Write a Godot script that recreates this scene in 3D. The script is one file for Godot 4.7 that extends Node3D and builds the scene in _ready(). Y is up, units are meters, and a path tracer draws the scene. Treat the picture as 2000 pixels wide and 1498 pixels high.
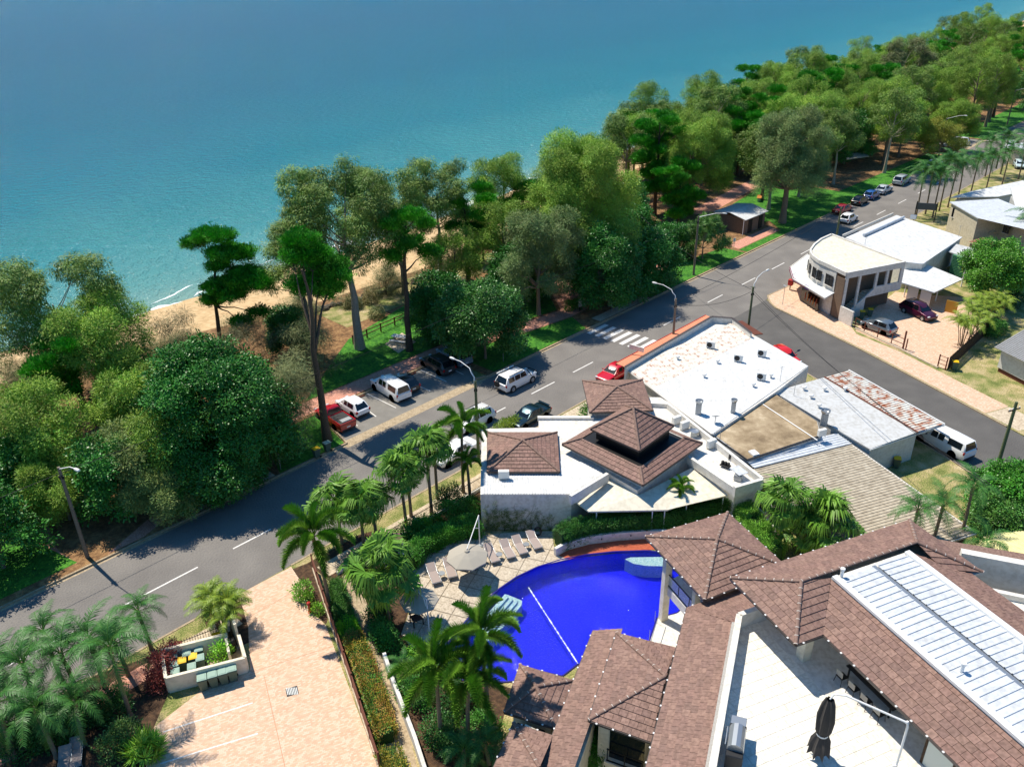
extends Node3D
# A beach-side street seen from the air: sea, tree belt, road, shops, pool garden and a tiled hotel.
var R := RandomNumberGenerator.new()
var M := {}
var T := {}
var used := {}

class MB:
	var v := PackedVector3Array()
	var n := PackedVector3Array()
	var c := PackedColorArray()
	var uv := PackedVector2Array()
	var col := Color(1, 1, 1)
	func tri(a: Vector3, b: Vector3, d: Vector3) -> void:
		var nn := (b - a).cross(d - a).normalized()
		v.append_array(PackedVector3Array([a, d, b]))
		n.append_array(PackedVector3Array([nn, nn, nn]))
		c.append_array(PackedColorArray([col, col, col]))
	func tris(a: Vector3, b: Vector3, d: Vector3, na: Vector3, nb: Vector3, nd: Vector3) -> void:
		v.append_array(PackedVector3Array([a, d, b]))
		n.append_array(PackedVector3Array([na, nd, nb]))
		c.append_array(PackedColorArray([col, col, col]))
	func quad(a: Vector3, b: Vector3, d: Vector3, e: Vector3) -> void:
		tri(a, b, d)
		tri(a, d, e)
	func quads(p: Array, nn: Array) -> void:
		tris(p[0], p[1], p[2], nn[0], nn[1], nn[2])
		tris(p[0], p[2], p[3], nn[0], nn[2], nn[3])
	func quv(a: Vector3, b: Vector3, d: Vector3, e: Vector3, ua: Vector2, ub: Vector2, ud: Vector2, ue: Vector2) -> void:
		tri(a, b, d)
		tri(a, d, e)
		uv.append_array(PackedVector2Array([ua, ud, ub, ua, ue, ud]))
	func box(ctr: Vector3, s: Vector3, b := Basis()) -> void:
		var x := b.x * s.x * 0.5
		var y := b.y * s.y * 0.5
		var z := b.z * s.z * 0.5
		quad(ctr - x - y + z, ctr + x - y + z, ctr + x + y + z, ctr - x + y + z)
		quad(ctr + x - y - z, ctr - x - y - z, ctr - x + y - z, ctr + x + y - z)
		quad(ctr + x - y + z, ctr + x - y - z, ctr + x + y - z, ctr + x + y + z)
		quad(ctr - x - y - z, ctr - x - y + z, ctr - x + y + z, ctr - x + y - z)
		quad(ctr - x + y + z, ctr + x + y + z, ctr + x + y - z, ctr - x + y - z)
		quad(ctr - x - y - z, ctr + x - y - z, ctr + x - y + z, ctr - x - y + z)
	# box with rounded-off (chamfered) edges
	func cbox(ctr: Vector3, s: Vector3, r: float, b := Basis()) -> void:
		var h := s * 0.5
		var k := Vector3(h.x - r, h.y - r, h.z - r)
		var P := func(x: float, y: float, z: float) -> Vector3: return ctr + b.x * x + b.y * y + b.z * z
		for sg in [-1.0, 1.0]:
			for ax in 3:
				var f := []
				var e := []
				for q in [[-1, -1], [1, -1], [1, 1], [-1, 1]]:
					var p := [0.0, 0.0, 0.0]
					p[ax] = sg * h[ax]
					p[(ax + 1) % 3] = q[0] * k[(ax + 1) % 3]
					p[(ax + 2) % 3] = q[1] * k[(ax + 2) % 3]
					f.append(P.call(p[0], p[1], p[2]))
				if sg > 0:
					quad(f[0], f[1], f[2], f[3])
				else:
					quad(f[3], f[2], f[1], f[0])
		for ax in 3:
			var u := (ax + 1) % 3
			var w := (ax + 2) % 3
			for su in [-1.0, 1.0]:
				for sw in [-1.0, 1.0]:
					var p := [[0.0, 0.0, 0.0], [0.0, 0.0, 0.0], [0.0, 0.0, 0.0], [0.0, 0.0, 0.0]]
					for i in 4:
						p[i][ax] = k[ax] * (-1.0 if i in [0, 3] else 1.0)
						p[i][u] = su * (h[u] if i < 2 else k[u])
						p[i][w] = sw * (k[w] if i < 2 else h[w])
					var q := []
					for i in 4:
						q.append(P.call(p[i][0], p[i][1], p[i][2]))
					if su * sw > 0:
						quad(q[0], q[1], q[2], q[3])
					else:
						quad(q[3], q[2], q[1], q[0])
		for sx in [-1.0, 1.0]:
			for sy in [-1.0, 1.0]:
				for sz in [-1.0, 1.0]:
					var a: Vector3 = P.call(sx * h.x, sy * k.y, sz * k.z)
					var d: Vector3 = P.call(sx * k.x, sy * h.y, sz * k.z)
					var e: Vector3 = P.call(sx * k.x, sy * k.y, sz * h.z)
					if sx * sy * sz > 0:
						tri(a, d, e)
					else:
						tri(a, e, d)
	# upright prism over a polygon given as (x, z)
	func prism(poly: PackedVector2Array, y0: float, y1: float, bottom := false) -> void:
		var p := poly
		if Geometry2D.is_polygon_clockwise(p):
			p = p.duplicate()
			p.reverse()
		flat(p, y1)
		if bottom:
			var ids0 := Geometry2D.triangulate_polygon(p)
			for i in range(0, ids0.size(), 3):
				up(p[ids0[i]], p[ids0[i + 1]], p[ids0[i + 2]], y0, -1.0)
		for i in p.size():
			var a := p[i]
			var b := p[(i + 1) % p.size()]
			var nn := Vector3(b.y - a.y, 0, -(b.x - a.x))
			var q := [Vector3(a.x, y0, a.y), Vector3(b.x, y0, b.y), Vector3(b.x, y1, b.y), Vector3(a.x, y1, a.y)]
			if (q[1] - q[0]).cross(q[2] - q[0]).dot(nn) > 0:
				quad(q[0], q[1], q[2], q[3])
			else:
				quad(q[3], q[2], q[1], q[0])
	func up(a: Vector2, b: Vector2, d: Vector2, y: float, s := 1.0) -> void:
		var A := Vector3(a.x, y, a.y)
		var B := Vector3(b.x, y, b.y)
		var D := Vector3(d.x, y, d.y)
		if (B - A).cross(D - A).y * s > 0:
			tri(A, B, D)
		else:
			tri(A, D, B)
	func flat(p: PackedVector2Array, y: float) -> void:
		var ids := Geometry2D.triangulate_polygon(p)
		for i in range(0, ids.size(), 3):
			up(p[ids[i]], p[ids[i + 1]], p[ids[i + 2]], y)
	# flat polygon with texture coordinates along a direction
	func sheet(p: PackedVector2Array, y: float, turn: float, sc: float) -> void:
		var k := v.size()
		flat(p, y)
		var cs := cos(turn)
		var sn := sin(turn)
		for i in range(k, v.size()):
			uv.append(Vector2(v[i].x * cs + v[i].z * sn, -v[i].x * sn + v[i].z * cs) / sc)
	func tube(pts: Array, rad: Array, sides := 6, caps := true) -> void:
		var rings := []
		var norms := []
		var prev := Vector3(1, 0, 0.01)
		for i in pts.size():
			var d: Vector3 = (pts[mini(i + 1, pts.size() - 1)] - pts[maxi(i - 1, 0)]).normalized()
			var u := (prev - d * prev.dot(d)).normalized()
			if u.length() < 0.5:
				u = d.cross(Vector3(0, 0, 1)).normalized()
			prev = u
			var w := d.cross(u)
			var rg := []
			var ng := []
			for k in sides:
				var a := TAU * k / sides
				var o := u * cos(a) + w * sin(a)
				ng.append(o)
				rg.append(pts[i] + o * rad[i])
			rings.append(rg)
			norms.append(ng)
		for i in pts.size() - 1:
			for k in sides:
				var k2 := (k + 1) % sides
				quads([rings[i][k], rings[i][k2], rings[i + 1][k2], rings[i + 1][k]], [norms[i][k], norms[i][k2], norms[i + 1][k2], norms[i + 1][k]])
		if caps:
			for k in range(1, sides - 1):
				tri(rings[0][0], rings[0][k + 1], rings[0][k])
				tri(rings[-1][0], rings[-1][k], rings[-1][k + 1])
	# turned shape: profile of (radius, height)
	func lathe(prof: Array, sides: int, at := Vector3.ZERO, b := Basis()) -> void:
		for i in prof.size() - 1:
			var p: Vector2 = prof[i]
			var q: Vector2 = prof[i + 1]
			var sl := Vector2(q.y - p.y, -(q.x - p.x)).normalized()
			for k in sides:
				var a0 := TAU * k / sides
				var a1 := TAU * (k + 1) / sides
				var pts := []
				var ns := []
				for e in [[p, a0], [q, a0], [q, a1], [p, a1]]:
					var o := Vector3(cos(e[1]), 0, sin(e[1]))
					pts.append(at + b * (o * e[0].x + Vector3(0, e[0].y, 0)))
					ns.append((b * (o * sl.x + Vector3(0, sl.y, 0))).normalized())
				quads(pts, ns)
	func mesh(m: Material) -> ArrayMesh:
		var a := []
		a.resize(Mesh.ARRAY_MAX)
		a[Mesh.ARRAY_VERTEX] = v
		a[Mesh.ARRAY_NORMAL] = n
		a[Mesh.ARRAY_COLOR] = c
		if uv.size() == v.size():
			a[Mesh.ARRAY_TEX_UV] = uv
		var am := ArrayMesh.new()
		am.add_surface_from_arrays(Mesh.PRIMITIVE_TRIANGLES, a)
		am.surface_set_material(0, m)
		return am

func numbered(called: String) -> String:
	if not used.has(called):
		used[called] = 0
		return called
	used[called] += 1
	return "%s_%03d" % [called, used[called]]

func tag(o: Node, label: String, category: String, group := "") -> Node:
	o.set_meta("label", label)
	o.set_meta("category", category)
	if group:
		o.set_meta("group", group)
	return o

func thing(called: String, label: String, category: String, at := Vector3.ZERO, turn := 0.0, group := "") -> Node3D:
	var o := Node3D.new()
	o.name = numbered(called)
	add_child(o)
	o.position = at
	o.rotation.y = turn
	tag(o, label, category, group)
	return o

# a thing whose parts are written in world metres: its node stands at its base and the parts are shifted to it
var worldly := {}
func site(called: String, label: String, category: String, at: Vector2, group := "", y := 0.0) -> Node3D:
	var o := thing(called, label, category, v3(at, y), 0.0, group)
	worldly[o] = o.position
	return o
func origin_of(o: Node) -> Vector3:
	while o and o != self:
		if worldly.has(o):
			return worldly[o]
		o = o.get_parent()
	return Vector3.ZERO

func part(called: String, mb: MB, m: Material, parent: Node) -> MeshInstance3D:
	var o := MeshInstance3D.new()
	o.name = called if parent != self else numbered(called)
	var off := origin_of(parent)
	if off != Vector3.ZERO:
		for i in mb.v.size():
			mb.v[i] -= off
	o.mesh = mb.mesh(m)
	parent.add_child(o, true)
	return o

func inst(called: String, mesh: Mesh, parent: Node, xf := Transform3D()) -> MeshInstance3D:
	var o := MeshInstance3D.new()
	o.name = called if parent != self else numbered(called)
	o.mesh = mesh
	xf.origin -= origin_of(parent)
	o.transform = xf
	parent.add_child(o, true)
	return o

func struct(called: String, mb: MB, m: Material, label := "") -> MeshInstance3D:
	var o := part(called, mb, m, self)
	o.set_meta("kind", "structure")
	if label:
		o.set_meta("label", label)
	return o

func stuff(o: Node) -> Node:
	o.set_meta("kind", "stuff")
	return o

# ---- textures: layers of seamless noise looked up in a colour ramp
func ramp_tex(key: String, size: int, layers: Array, stops: Array, gain := 1.0) -> void:
	var acc := PackedFloat32Array()
	acc.resize(size * size)
	for l in layers:
		var fn := FastNoiseLite.new()
		fn.seed = l[1]
		fn.frequency = l[0]
		fn.fractal_octaves = l[2]
		fn.noise_type = FastNoiseLite.TYPE_SIMPLEX_SMOOTH
		if l.size() > 4:
			fn.noise_type = l[4]
		var d := fn.get_seamless_image(size, size).get_data()
		var w: float = l[3] / 255.0
		for i in acc.size():
			acc[i] += d[i] * w
	var g := Gradient.new()
	g.offsets = PackedFloat32Array()
	g.colors = PackedColorArray()
	var off := PackedFloat32Array()
	var cols := PackedColorArray()
	for s in stops:
		off.append(s[0])
		cols.append(s[1])
	g.offsets = off
	g.colors = cols
	var pal := PackedByteArray()
	for i in 256:
		var q := g.sample(i / 255.0)
		pal.append(clampi(int(q.r * 255), 0, 255))
		pal.append(clampi(int(q.g * 255), 0, 255))
		pal.append(clampi(int(q.b * 255), 0, 255))
	var by := PackedByteArray()
	by.resize(size * size * 3)
	for i in acc.size():
		var k := clampi(int((0.5 + (acc[i] - 0.5) * gain) * 255), 0, 255) * 3
		by[i * 3] = pal[k]
		by[i * 3 + 1] = pal[k + 1]
		by[i * 3 + 2] = pal[k + 2]
	T[key] = ImageTexture.create_from_image(Image.create_from_data(size, size, false, Image.FORMAT_RGB8, by))

func normal_tex(key: String, size: int, layers: Array, strength: float) -> void:
	var acc := PackedFloat32Array()
	acc.resize(size * size)
	for l in layers:
		var fn := FastNoiseLite.new()
		fn.seed = l[1]
		fn.frequency = l[0]
		fn.fractal_octaves = l[2]
		fn.noise_type = FastNoiseLite.TYPE_SIMPLEX_SMOOTH
		var d := fn.get_seamless_image(size, size).get_data()
		for i in acc.size():
			acc[i] += d[i] * l[3] / 255.0
	var by := PackedByteArray()
	by.resize(size * size)
	for i in acc.size():
		by[i] = clampi(int(acc[i] * 255), 0, 255)
	var im := Image.create_from_data(size, size, false, Image.FORMAT_L8, by)
	im.convert(Image.FORMAT_RGBA8)
	im.bump_map_to_normal_map(strength)
	T[key] = ImageTexture.create_from_image(im)

func C(h: String) -> Color:
	return Color.html(h)

# a surface: colour (sRGB), roughness and options
func mt(key: String, col: Color, rough := 0.85, o := {}) -> StandardMaterial3D:
	var m := StandardMaterial3D.new()
	m.resource_name = key
	m.albedo_color = col
	m.roughness = rough
	m.metallic = o.get("metal", 0.0)
	m.metallic_specular = o.get("spec", 0.5)
	if o.has("tex"):
		m.albedo_texture = T[o.tex]
		m.texture_filter = BaseMaterial3D.TEXTURE_FILTER_LINEAR_WITH_MIPMAPS
	if o.has("nrm"):
		m.normal_enabled = true
		m.normal_texture = T[o.nrm]
		m.normal_scale = o.get("ns", 1.0)
	if o.has("scale"):
		m.uv1_triplanar = true
		m.uv1_world_triplanar = true
		m.uv1_scale = Vector3.ONE / o.scale
	if o.has("vcol"):
		m.vertex_color_use_as_albedo = true
	if o.has("back"):
		m.backlight_enabled = true
		m.backlight = o.back
	if o.has("coat"):
		m.clearcoat_enabled = true
		m.clearcoat = o.coat
		m.clearcoat_roughness = 0.05
	if o.has("alpha"):
		m.transparency = BaseMaterial3D.TRANSPARENCY_ALPHA
		m.albedo_color.a = o.alpha
	M[key] = m
	return m

func V(x: float, y: float, z: float) -> Vector3:
	return Vector3(x, y, z)
func W(x: float, z: float) -> Vector2:
	return Vector2(x, z)
func xz(p: Vector3) -> Vector2:
	return Vector2(p.x, p.z)
func v3(p: Vector2, y := 0.0) -> Vector3:
	return Vector3(p.x, y, p.y)
# street coordinates: s metres along the main road, n metres across it
const RA := 0.77667
func sn(s: float, n: float) -> Vector2:
	return Vector2(s * sin(RA) + n * cos(RA), -s * cos(RA) + n * sin(RA))
func strip(s0: float, s1: float, n0: float, n1: float) -> PackedVector2Array:
	return PackedVector2Array([sn(s0, n0), sn(s1, n0), sn(s1, n1), sn(s0, n1)])
func pv(a: Array) -> PackedVector2Array:
	return PackedVector2Array(a)
# basis whose z axis looks along a compass bearing (0 = away from the viewer, 90 = to the right)
func yaw(bearing: float) -> Basis:
	return Basis(Vector3.UP, -deg_to_rad(bearing))
func bar(mb: MB, a: Vector3, b: Vector3, w: float, h: float) -> void:
	var d := (b - a)
	var z := d.normalized()
	var x := Vector3.UP.cross(z).normalized() if absf(z.y) < 0.99 else Vector3(1, 0, 0)
	mb.box((a + b) * 0.5, Vector3(w, h, d.length()), Basis(x, z.cross(x), z))

func _ready() -> void:
	var cam := Camera3D.new()
	cam.name = "camera"
	cam.transform = Transform3D(Basis(Vector3(0.999781, -0.018576, 0.009670), Vector3(0.020942, 0.886816, -0.461647), Vector3(-0.000000, 0.461749, 0.887011)), Vector3(0, 40.00, 0))
	cam.fov = 49.7345
	cam.near = 0.5
	cam.far = 9000.0
	add_child(cam)
	var we := WorldEnvironment.new()
	we.name = "world_environment"
	var env := Environment.new()
	env.background_mode = Environment.BG_SKY
	var sm := ProceduralSkyMaterial.new()
	sm.sky_top_color = C("3f78b4")
	sm.sky_horizon_color = C("6fa9cf")
	sm.sky_curve = 0.12
	sm.ground_bottom_color = C("5a6a66")
	sm.ground_horizon_color = C("6f97a8")
	var sky := Sky.new()
	sky.sky_material = sm
	env.sky = sky
	env.background_energy_multiplier = 0.9
	env.tonemap_mode = Environment.TONE_MAPPER_LINEAR
	env.tonemap_exposure = 1.25
	env.sdfgi_enabled = true
	env.ssao_enabled = true
	env.ssil_enabled = true
	we.environment = env
	add_child(we)
	var sun := DirectionalLight3D.new()
	sun.name = "sun"
	sun.light_energy = 1.5
	sun.light_color = C("fff6e6")
	sun.light_angular_distance = 0.5
	sun.shadow_enabled = true
	var az := deg_to_rad(132.0)
	var el := deg_to_rad(60.0)
	var dir := Vector3(sin(az) * cos(el), -sin(el), -cos(az) * cos(el))
	sun.transform = Transform3D(Basis.looking_at(dir, Vector3.UP), Vector3(0, 100, 0))
	sun.light_bake_mode = Light3D.BAKE_STATIC
	add_child(sun)
	R.seed = 7
	surfaces()
	terrain()
	roads()
	gardens()
	pool_area()
	restaurant()
	shops()
	corner_block()
	back_houses()
	hotel()
	vehicles()
	street_things()
	rooftop_things()
	pool_things()
	bin_yard()
	trees()
	palms()
	shrubs()

func surfaces() -> void:
	ramp_tex("asphalt", 512, [[0.35, 1, 2, 0.3], [0.012, 2, 4, 0.4], [0.006, 3, 3, 0.3]], [[0.0, C("b4b2ae")], [0.45, C("cbc9c5")], [0.6, C("d3d1cc")], [1.0, C("e9e6e0")]], 1.1)
	ramp_tex("concrete", 512, [[0.3, 4, 2, 0.25], [0.02, 5, 5, 0.5], [0.007, 6, 3, 0.25]], [[0.0, C("a39a8c")], [0.4, C("d2cabd")], [0.7, C("e9e3d8")], [1.0, C("f8f4ec")]], 1.4)
	ramp_tex("paint", 512, [[0.02, 7, 5, 0.5], [0.2, 8, 2, 0.25], [0.006, 9, 3, 0.25]], [[0.0, C("d9d6cf")], [0.35, C("efedea")], [0.6, C("ffffff")], [1.0, C("ffffff")]], 1.3)
	ramp_tex("sand", 512, [[0.25, 10, 3, 0.35], [0.02, 11, 4, 0.4], [0.006, 12, 3, 0.25]], [[0.0, C("9c8466")], [0.4, C("cdb692")], [0.6, C("d9c5a3")], [1.0, C("eee0c6")]], 1.3)
	ramp_tex("grass", 512, [[0.3, 13, 3, 0.5], [0.03, 14, 4, 0.3], [0.008, 15, 3, 0.2]], [[0.0, C("123d08")], [0.4, C("2a6a10")], [0.6, C("45891b")], [0.8, C("63a02c")], [1.0, C("93b04e")]], 1.7)
	ramp_tex("dry", 512, [[0.3, 16, 3, 0.35], [0.02, 17, 4, 0.4], [0.006, 18, 3, 0.25]], [[0.0, C("4d5d25")], [0.35, C("7d8445")], [0.55, C("a39765")], [0.75, C("b8a67c")], [1.0, C("cdbd97")]], 1.6)
	ramp_tex("litter", 512, [[0.3, 19, 3, 0.55], [0.03, 20, 4, 0.25], [0.01, 21, 3, 0.2]], [[0.0, C("3a2c1c")], [0.4, C("76593d")], [0.6, C("997a55")], [0.8, C("b3966c")], [1.0, C("d2ba90")]], 1.7)
	ramp_tex("mulch", 256, [[0.3, 22, 3, 0.7], [0.03, 23, 4, 0.3]], [[0.0, C("1d130c")], [0.5, C("4a3524")], [0.8, C("6d5138")], [1.0, C("957554")]], 1.6)
	ramp_tex("bark", 256, [[0.06, 24, 5, 0.7], [0.3, 25, 2, 0.3]], [[0.0, C("3a3128")], [0.45, C("77695a")], [0.7, C("a39889")], [1.0, C("cfc6b8")]], 1.6)
	ramp_tex("palebark", 256, [[0.05, 26, 5, 0.7], [0.3, 27, 2, 0.3]], [[0.0, C("8d8172")], [0.4, C("c2b9ac")], [0.7, C("dcd6cb")], [1.0, C("efebe3")]], 1.5)
	ramp_tex("stain", 512, [[0.012, 28, 5, 0.6], [0.06, 29, 4, 0.25], [0.3, 30, 2, 0.15]], [[0.0, C("7a6b57")], [0.35, C("96876f")], [0.55, C("a69780")], [0.75, C("b5a78f")], [1.0, C("cfc4b0")]], 1.6)
	ramp_tex("tile", 256, [[0.03, 31, 5, 0.6], [0.25, 32, 2, 0.4]], [[0.0, C("a9a19c")], [0.4, C("d8d2ce")], [0.7, C("efebe8")], [1.0, C("ffffff")]], 1.5)
	ramp_tex("foam", 256, [[0.05, 33, 5, 1.0]], [[0.0, C("c5d6d3")], [0.5, C("f0f5f3")], [1.0, C("ffffff")]], 1.6)
	ramp_tex("hedge", 256, [[0.2, 34, 3, 1.0]], [[0.0, C("0d2406")], [0.5, C("1c420c")], [1.0, C("3c6a1c")]], 1.5)
	# rust comes down the sheet in streaks: noise stretched along the ribs
	rust_tex("rust_heavy", 0.57, 35)
	rust_tex("rust_light", 0.68, 36)
	block_tex("blocks", 512, 32, 16, [C("e0bfa3"), C("d9b698"), C("e6c9b0"), C("d3b094")], C("b99a80"))
	block_tex("pinkblocks", 512, 24, 12, [C("c98a72"), C("bf7f68"), C("d39a82"), C("c48b78")], C("9c6d5c"))
	mosaic_tex("mosaic", 256, 24, [C("0a0ad8"), C("0404c0"), C("1212f0"), C("0000d0")], C("0303b0"))
	mosaic_tex("palemosaic", 256, 24, [C("a9cfc8"), C("8dbab4"), C("c6dfd8"), C("74a6a2"), C("b4cdb4")], C("8fb0aa"))
	normal_tex("waves", 1024, [[0.012, 41, 3, 0.6], [0.05, 42, 3, 0.4]], 9.0)
	normal_tex("grain", 512, [[0.2, 43, 3, 1.0]], 3.0)
	normal_tex("ripple", 512, [[0.02, 44, 3, 1.0]], 8.0)

	mt("road", C("979390"), 0.93, {tex = "asphalt", scale = 23.0, nrm = "grain", ns = 0.4})
	mt("sideroad", C("757372"), 0.93, {tex = "asphalt", scale = 17.0, nrm = "grain", ns = 0.4})
	mt("bay", C("a09d98"), 0.93, {tex = "asphalt", scale = 11.0, nrm = "grain", ns = 0.4})
	mt("kerb", C("c6b79f"), 0.9, {tex = "concrete", scale = 2.5})
	mt("footpath", C("e2d6c4"), 0.9, {tex = "concrete", scale = 3.0})
	mt("deck", C("dcd3c6"), 0.85, {tex = "concrete", scale = 2.2})
	mt("joint", C("a89f92"), 0.9, {tex = "concrete", scale = 2.0})
	mt("marking", C("e2e0dc"), 0.7, {tex = "paint", scale = 1.5})
	mt("oldmark", C("cfc9bf"), 0.8, {tex = "concrete", scale = 1.5})
	mt("sand", C("f0e2cc"), 0.95, {tex = "sand", scale = 9.0, nrm = "grain", ns = 0.6})
	mt("lawn", C("ffffff"), 0.95, {tex = "grass", scale = 6.0, nrm = "grain", ns = 1.0})
	mt("drygrass", C("ffffff"), 0.95, {tex = "dry", scale = 19.0, nrm = "grain", ns = 1.0})
	mt("litter", C("fff4e6"), 0.95, {tex = "litter", scale = 7.0, nrm = "grain", ns = 1.0})
	mt("mulch", C("ffffff"), 0.95, {tex = "mulch", scale = 3.0, nrm = "grain", ns = 1.0})
	mt("blocks", C("f4f0ec"), 0.85, {tex = "blocks"})
	mt("pinkblocks", C("ffffff"), 0.9, {tex = "pinkblocks"})
	mt("whitewall", C("dedbd4"), 0.8, {tex = "paint", scale = 4.0})
	mt("creamwall", C("e9e0c8"), 0.8, {tex = "paint", scale = 4.0})
	mt("beigewall", C("cfc4ad"), 0.85, {tex = "paint", scale = 4.0})
	mt("greywall", C("b9bcc0"), 0.8, {tex = "paint", scale = 4.0})
	mt("greenwall", C("4d8a66"), 0.8, {tex = "paint", scale = 3.0})
	mt("brickwall", C("8d7a6c"), 0.9, {tex = "concrete", scale = 1.2})
	mt("whiteroof", C("d9dbdc"), 0.5, {tex = "paint", scale = 6.0, spec = 0.4})
	mt("metalroof", C("ced3d9"), 0.45, {tex = "paint", scale = 5.0, spec = 0.5})
	mt("greyroof", C("c6c7c6"), 0.55, {tex = "paint", scale = 5.0})
	mt("agedroof", C("d0c9bb"), 0.7, {tex = "concrete", scale = 6.0})
	mt("yellowroof", C("e6e0a4"), 0.6, {tex = "paint", scale = 5.0})
	mt("creamroof", C("e0d9c6"), 0.7, {tex = "paint", scale = 5.0})
	mt("rustroof", C("ffffff"), 0.8, {tex = "rust_heavy"})
	mt("rustyroof", C("ffffff"), 0.65, {tex = "rust_light"})
	mt("stained", C("f4ece0"), 0.95, {tex = "stain", scale = 21.0})
	mt("tile_roof", C("ffffff"), 0.75, {tex = "tile", scale = 2.0, vcol = true})
	for i in 4:
		mt("tile_%d" % i, [C("9c7b70"), C("95766b"), C("a28075"), C("927469")][i], 0.75, {tex = "tile", scale = 2.0})
	mt("ridge", C("957a6e"), 0.75, {tex = "tile", scale = 1.5})
	mt("mortar", C("cfc6bd"), 0.9)
	mt("gutter", C("d9d4cc"), 0.5)
	mt("darkgutter", C("4c4441"), 0.5)
	mt("dark", C("1c1d20"), 0.6)
	mt("black", C("0e0e10"), 0.5)
	mt("glass", C("10181e"), 0.06, {spec = 0.6})
	mt("pane", C("cfe0e6"), 0.03, {alpha = 0.25})
	mt("steel", C("b4b8bb"), 0.35, {metal = 0.7})
	mt("galv", C("a8acae"), 0.45, {metal = 0.5})
	mt("whitemetal", C("e8e8e6"), 0.4)
	mt("acwhite", C("e6e5df"), 0.5)
	mt("wood", C("8a7256"), 0.9, {tex = "bark", scale = 1.5})
	mt("greypole", C("9a9388"), 0.9, {tex = "palebark", scale = 1.5})
	mt("greenpole", C("7f8f6c"), 0.9, {tex = "palebark", scale = 1.5})
	mt("rustbrown", C("6d3b2a"), 0.8)
	mt("orange", C("d98a68"), 0.75, {tex = "paint", scale = 3.0})
	mt("parapetblue", C("8fa0b8"), 0.7, {tex = "paint", scale = 3.0})
	mt("red", C("b3211c"), 0.5)
	mt("yellow", C("e3b914"), 0.5)
	mt("binyellow", C("e8b90a"), 0.5)
	mt("bingreen", C("4d6355"), 0.55)
	mt("binlid", C("8aa596"), 0.55)
	mt("canvas", C("a9a295"), 0.9)
	mt("darkcanvas", C("3d3a38"), 0.9)
	mt("sling", C("a2938c"), 0.9)
	mt("rope", C("e8eef2"), 0.6)
	mt("rock", C("6b655c"), 0.95, {tex = "concrete", scale = 1.5})

func rust_tex(key: String, level: float, sd: int) -> void:
	var a := FastNoiseLite.new()
	a.seed = sd
	a.frequency = 0.035
	a.fractal_octaves = 3
	var b := FastNoiseLite.new()
	b.seed = sd + 50
	b.frequency = 0.009
	b.fractal_octaves = 3
	var im := Image.create(512, 512, false, Image.FORMAT_RGB8)
	var base := [C("d8d7cf"), C("cfc9bd")]
	for y in 512:
		for x in 512:
			var s := a.get_noise_2d(x * 3.4, y * 0.16) * 0.5 + 0.5
			var g := b.get_noise_2d(x, y) * 0.5 + 0.5
			var k := clampf((s * 0.55 + g * 0.6 - level) * 6.0, 0.0, 1.0)
			var q: Color = base[0].lerp(base[1], g)
			im.set_pixel(x, y, q.lerp(C("b4633a").lerp(C("8d4526"), s), k))
	T[key] = ImageTexture.create_from_image(im)

func block_tex(key: String, size: int, bw: int, bh: int, cols: Array, gap: Color) -> void:
	var im := Image.create(size, size, false, Image.FORMAT_RGB8)
	var r := RandomNumberGenerator.new()
	r.seed = 5
	im.fill(gap)
	for j in size / bh:
		for i in range(-1, size / bw + 1):
			var q: Color = cols[r.randi() % cols.size()]
			q = q.lerp(Color.WHITE, r.randf() * 0.1)
			im.fill_rect(Rect2i(i * bw + (bw / 2 if j % 2 else 0) + 1, j * bh + 1, bw - 1, bh - 1), q)
	T[key] = ImageTexture.create_from_image(im)

func mosaic_tex(key: String, size: int, cells: int, cols: Array, gap: Color) -> void:
	var im := Image.create(size, size, false, Image.FORMAT_RGB8)
	var r := RandomNumberGenerator.new()
	r.seed = 6
	im.fill(gap)
	var w := size / cells
	for j in cells + 1:
		for i in cells + 1:
			im.fill_rect(Rect2i(i * w, j * w, w - 1, w - 1), cols[r.randi() % cols.size()])
	T[key] = ImageTexture.create_from_image(im)

# ---- sea, beach and ground
func line_at(tab: Array, s: float) -> float:
	for i in tab.size() - 1:
		if s <= tab[i + 1][0]:
			var t: float = clampf((s - tab[i][0]) / (tab[i + 1][0] - tab[i][0]), 0.0, 1.0)
			return lerpf(tab[i][1], tab[i + 1][1], t)
	return tab[-1][1]
var veg := [[-200, -96.0], [0, -95.0], [22, -94.0], [38, -91.0], [55, -88.0], [75, -87.5], [98, -92.0], [142, -101.0], [200, -108.0], [350, -121.0], [700, -150.0], [1200, -230.0]]
var shore := [[-200, -112.0], [0, -108.0], [36, -106.5], [60, -111.0], [90, -111.5], [157, -118.0], [350, -131.0], [700, -160.0], [1200, -240.0]]

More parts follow.
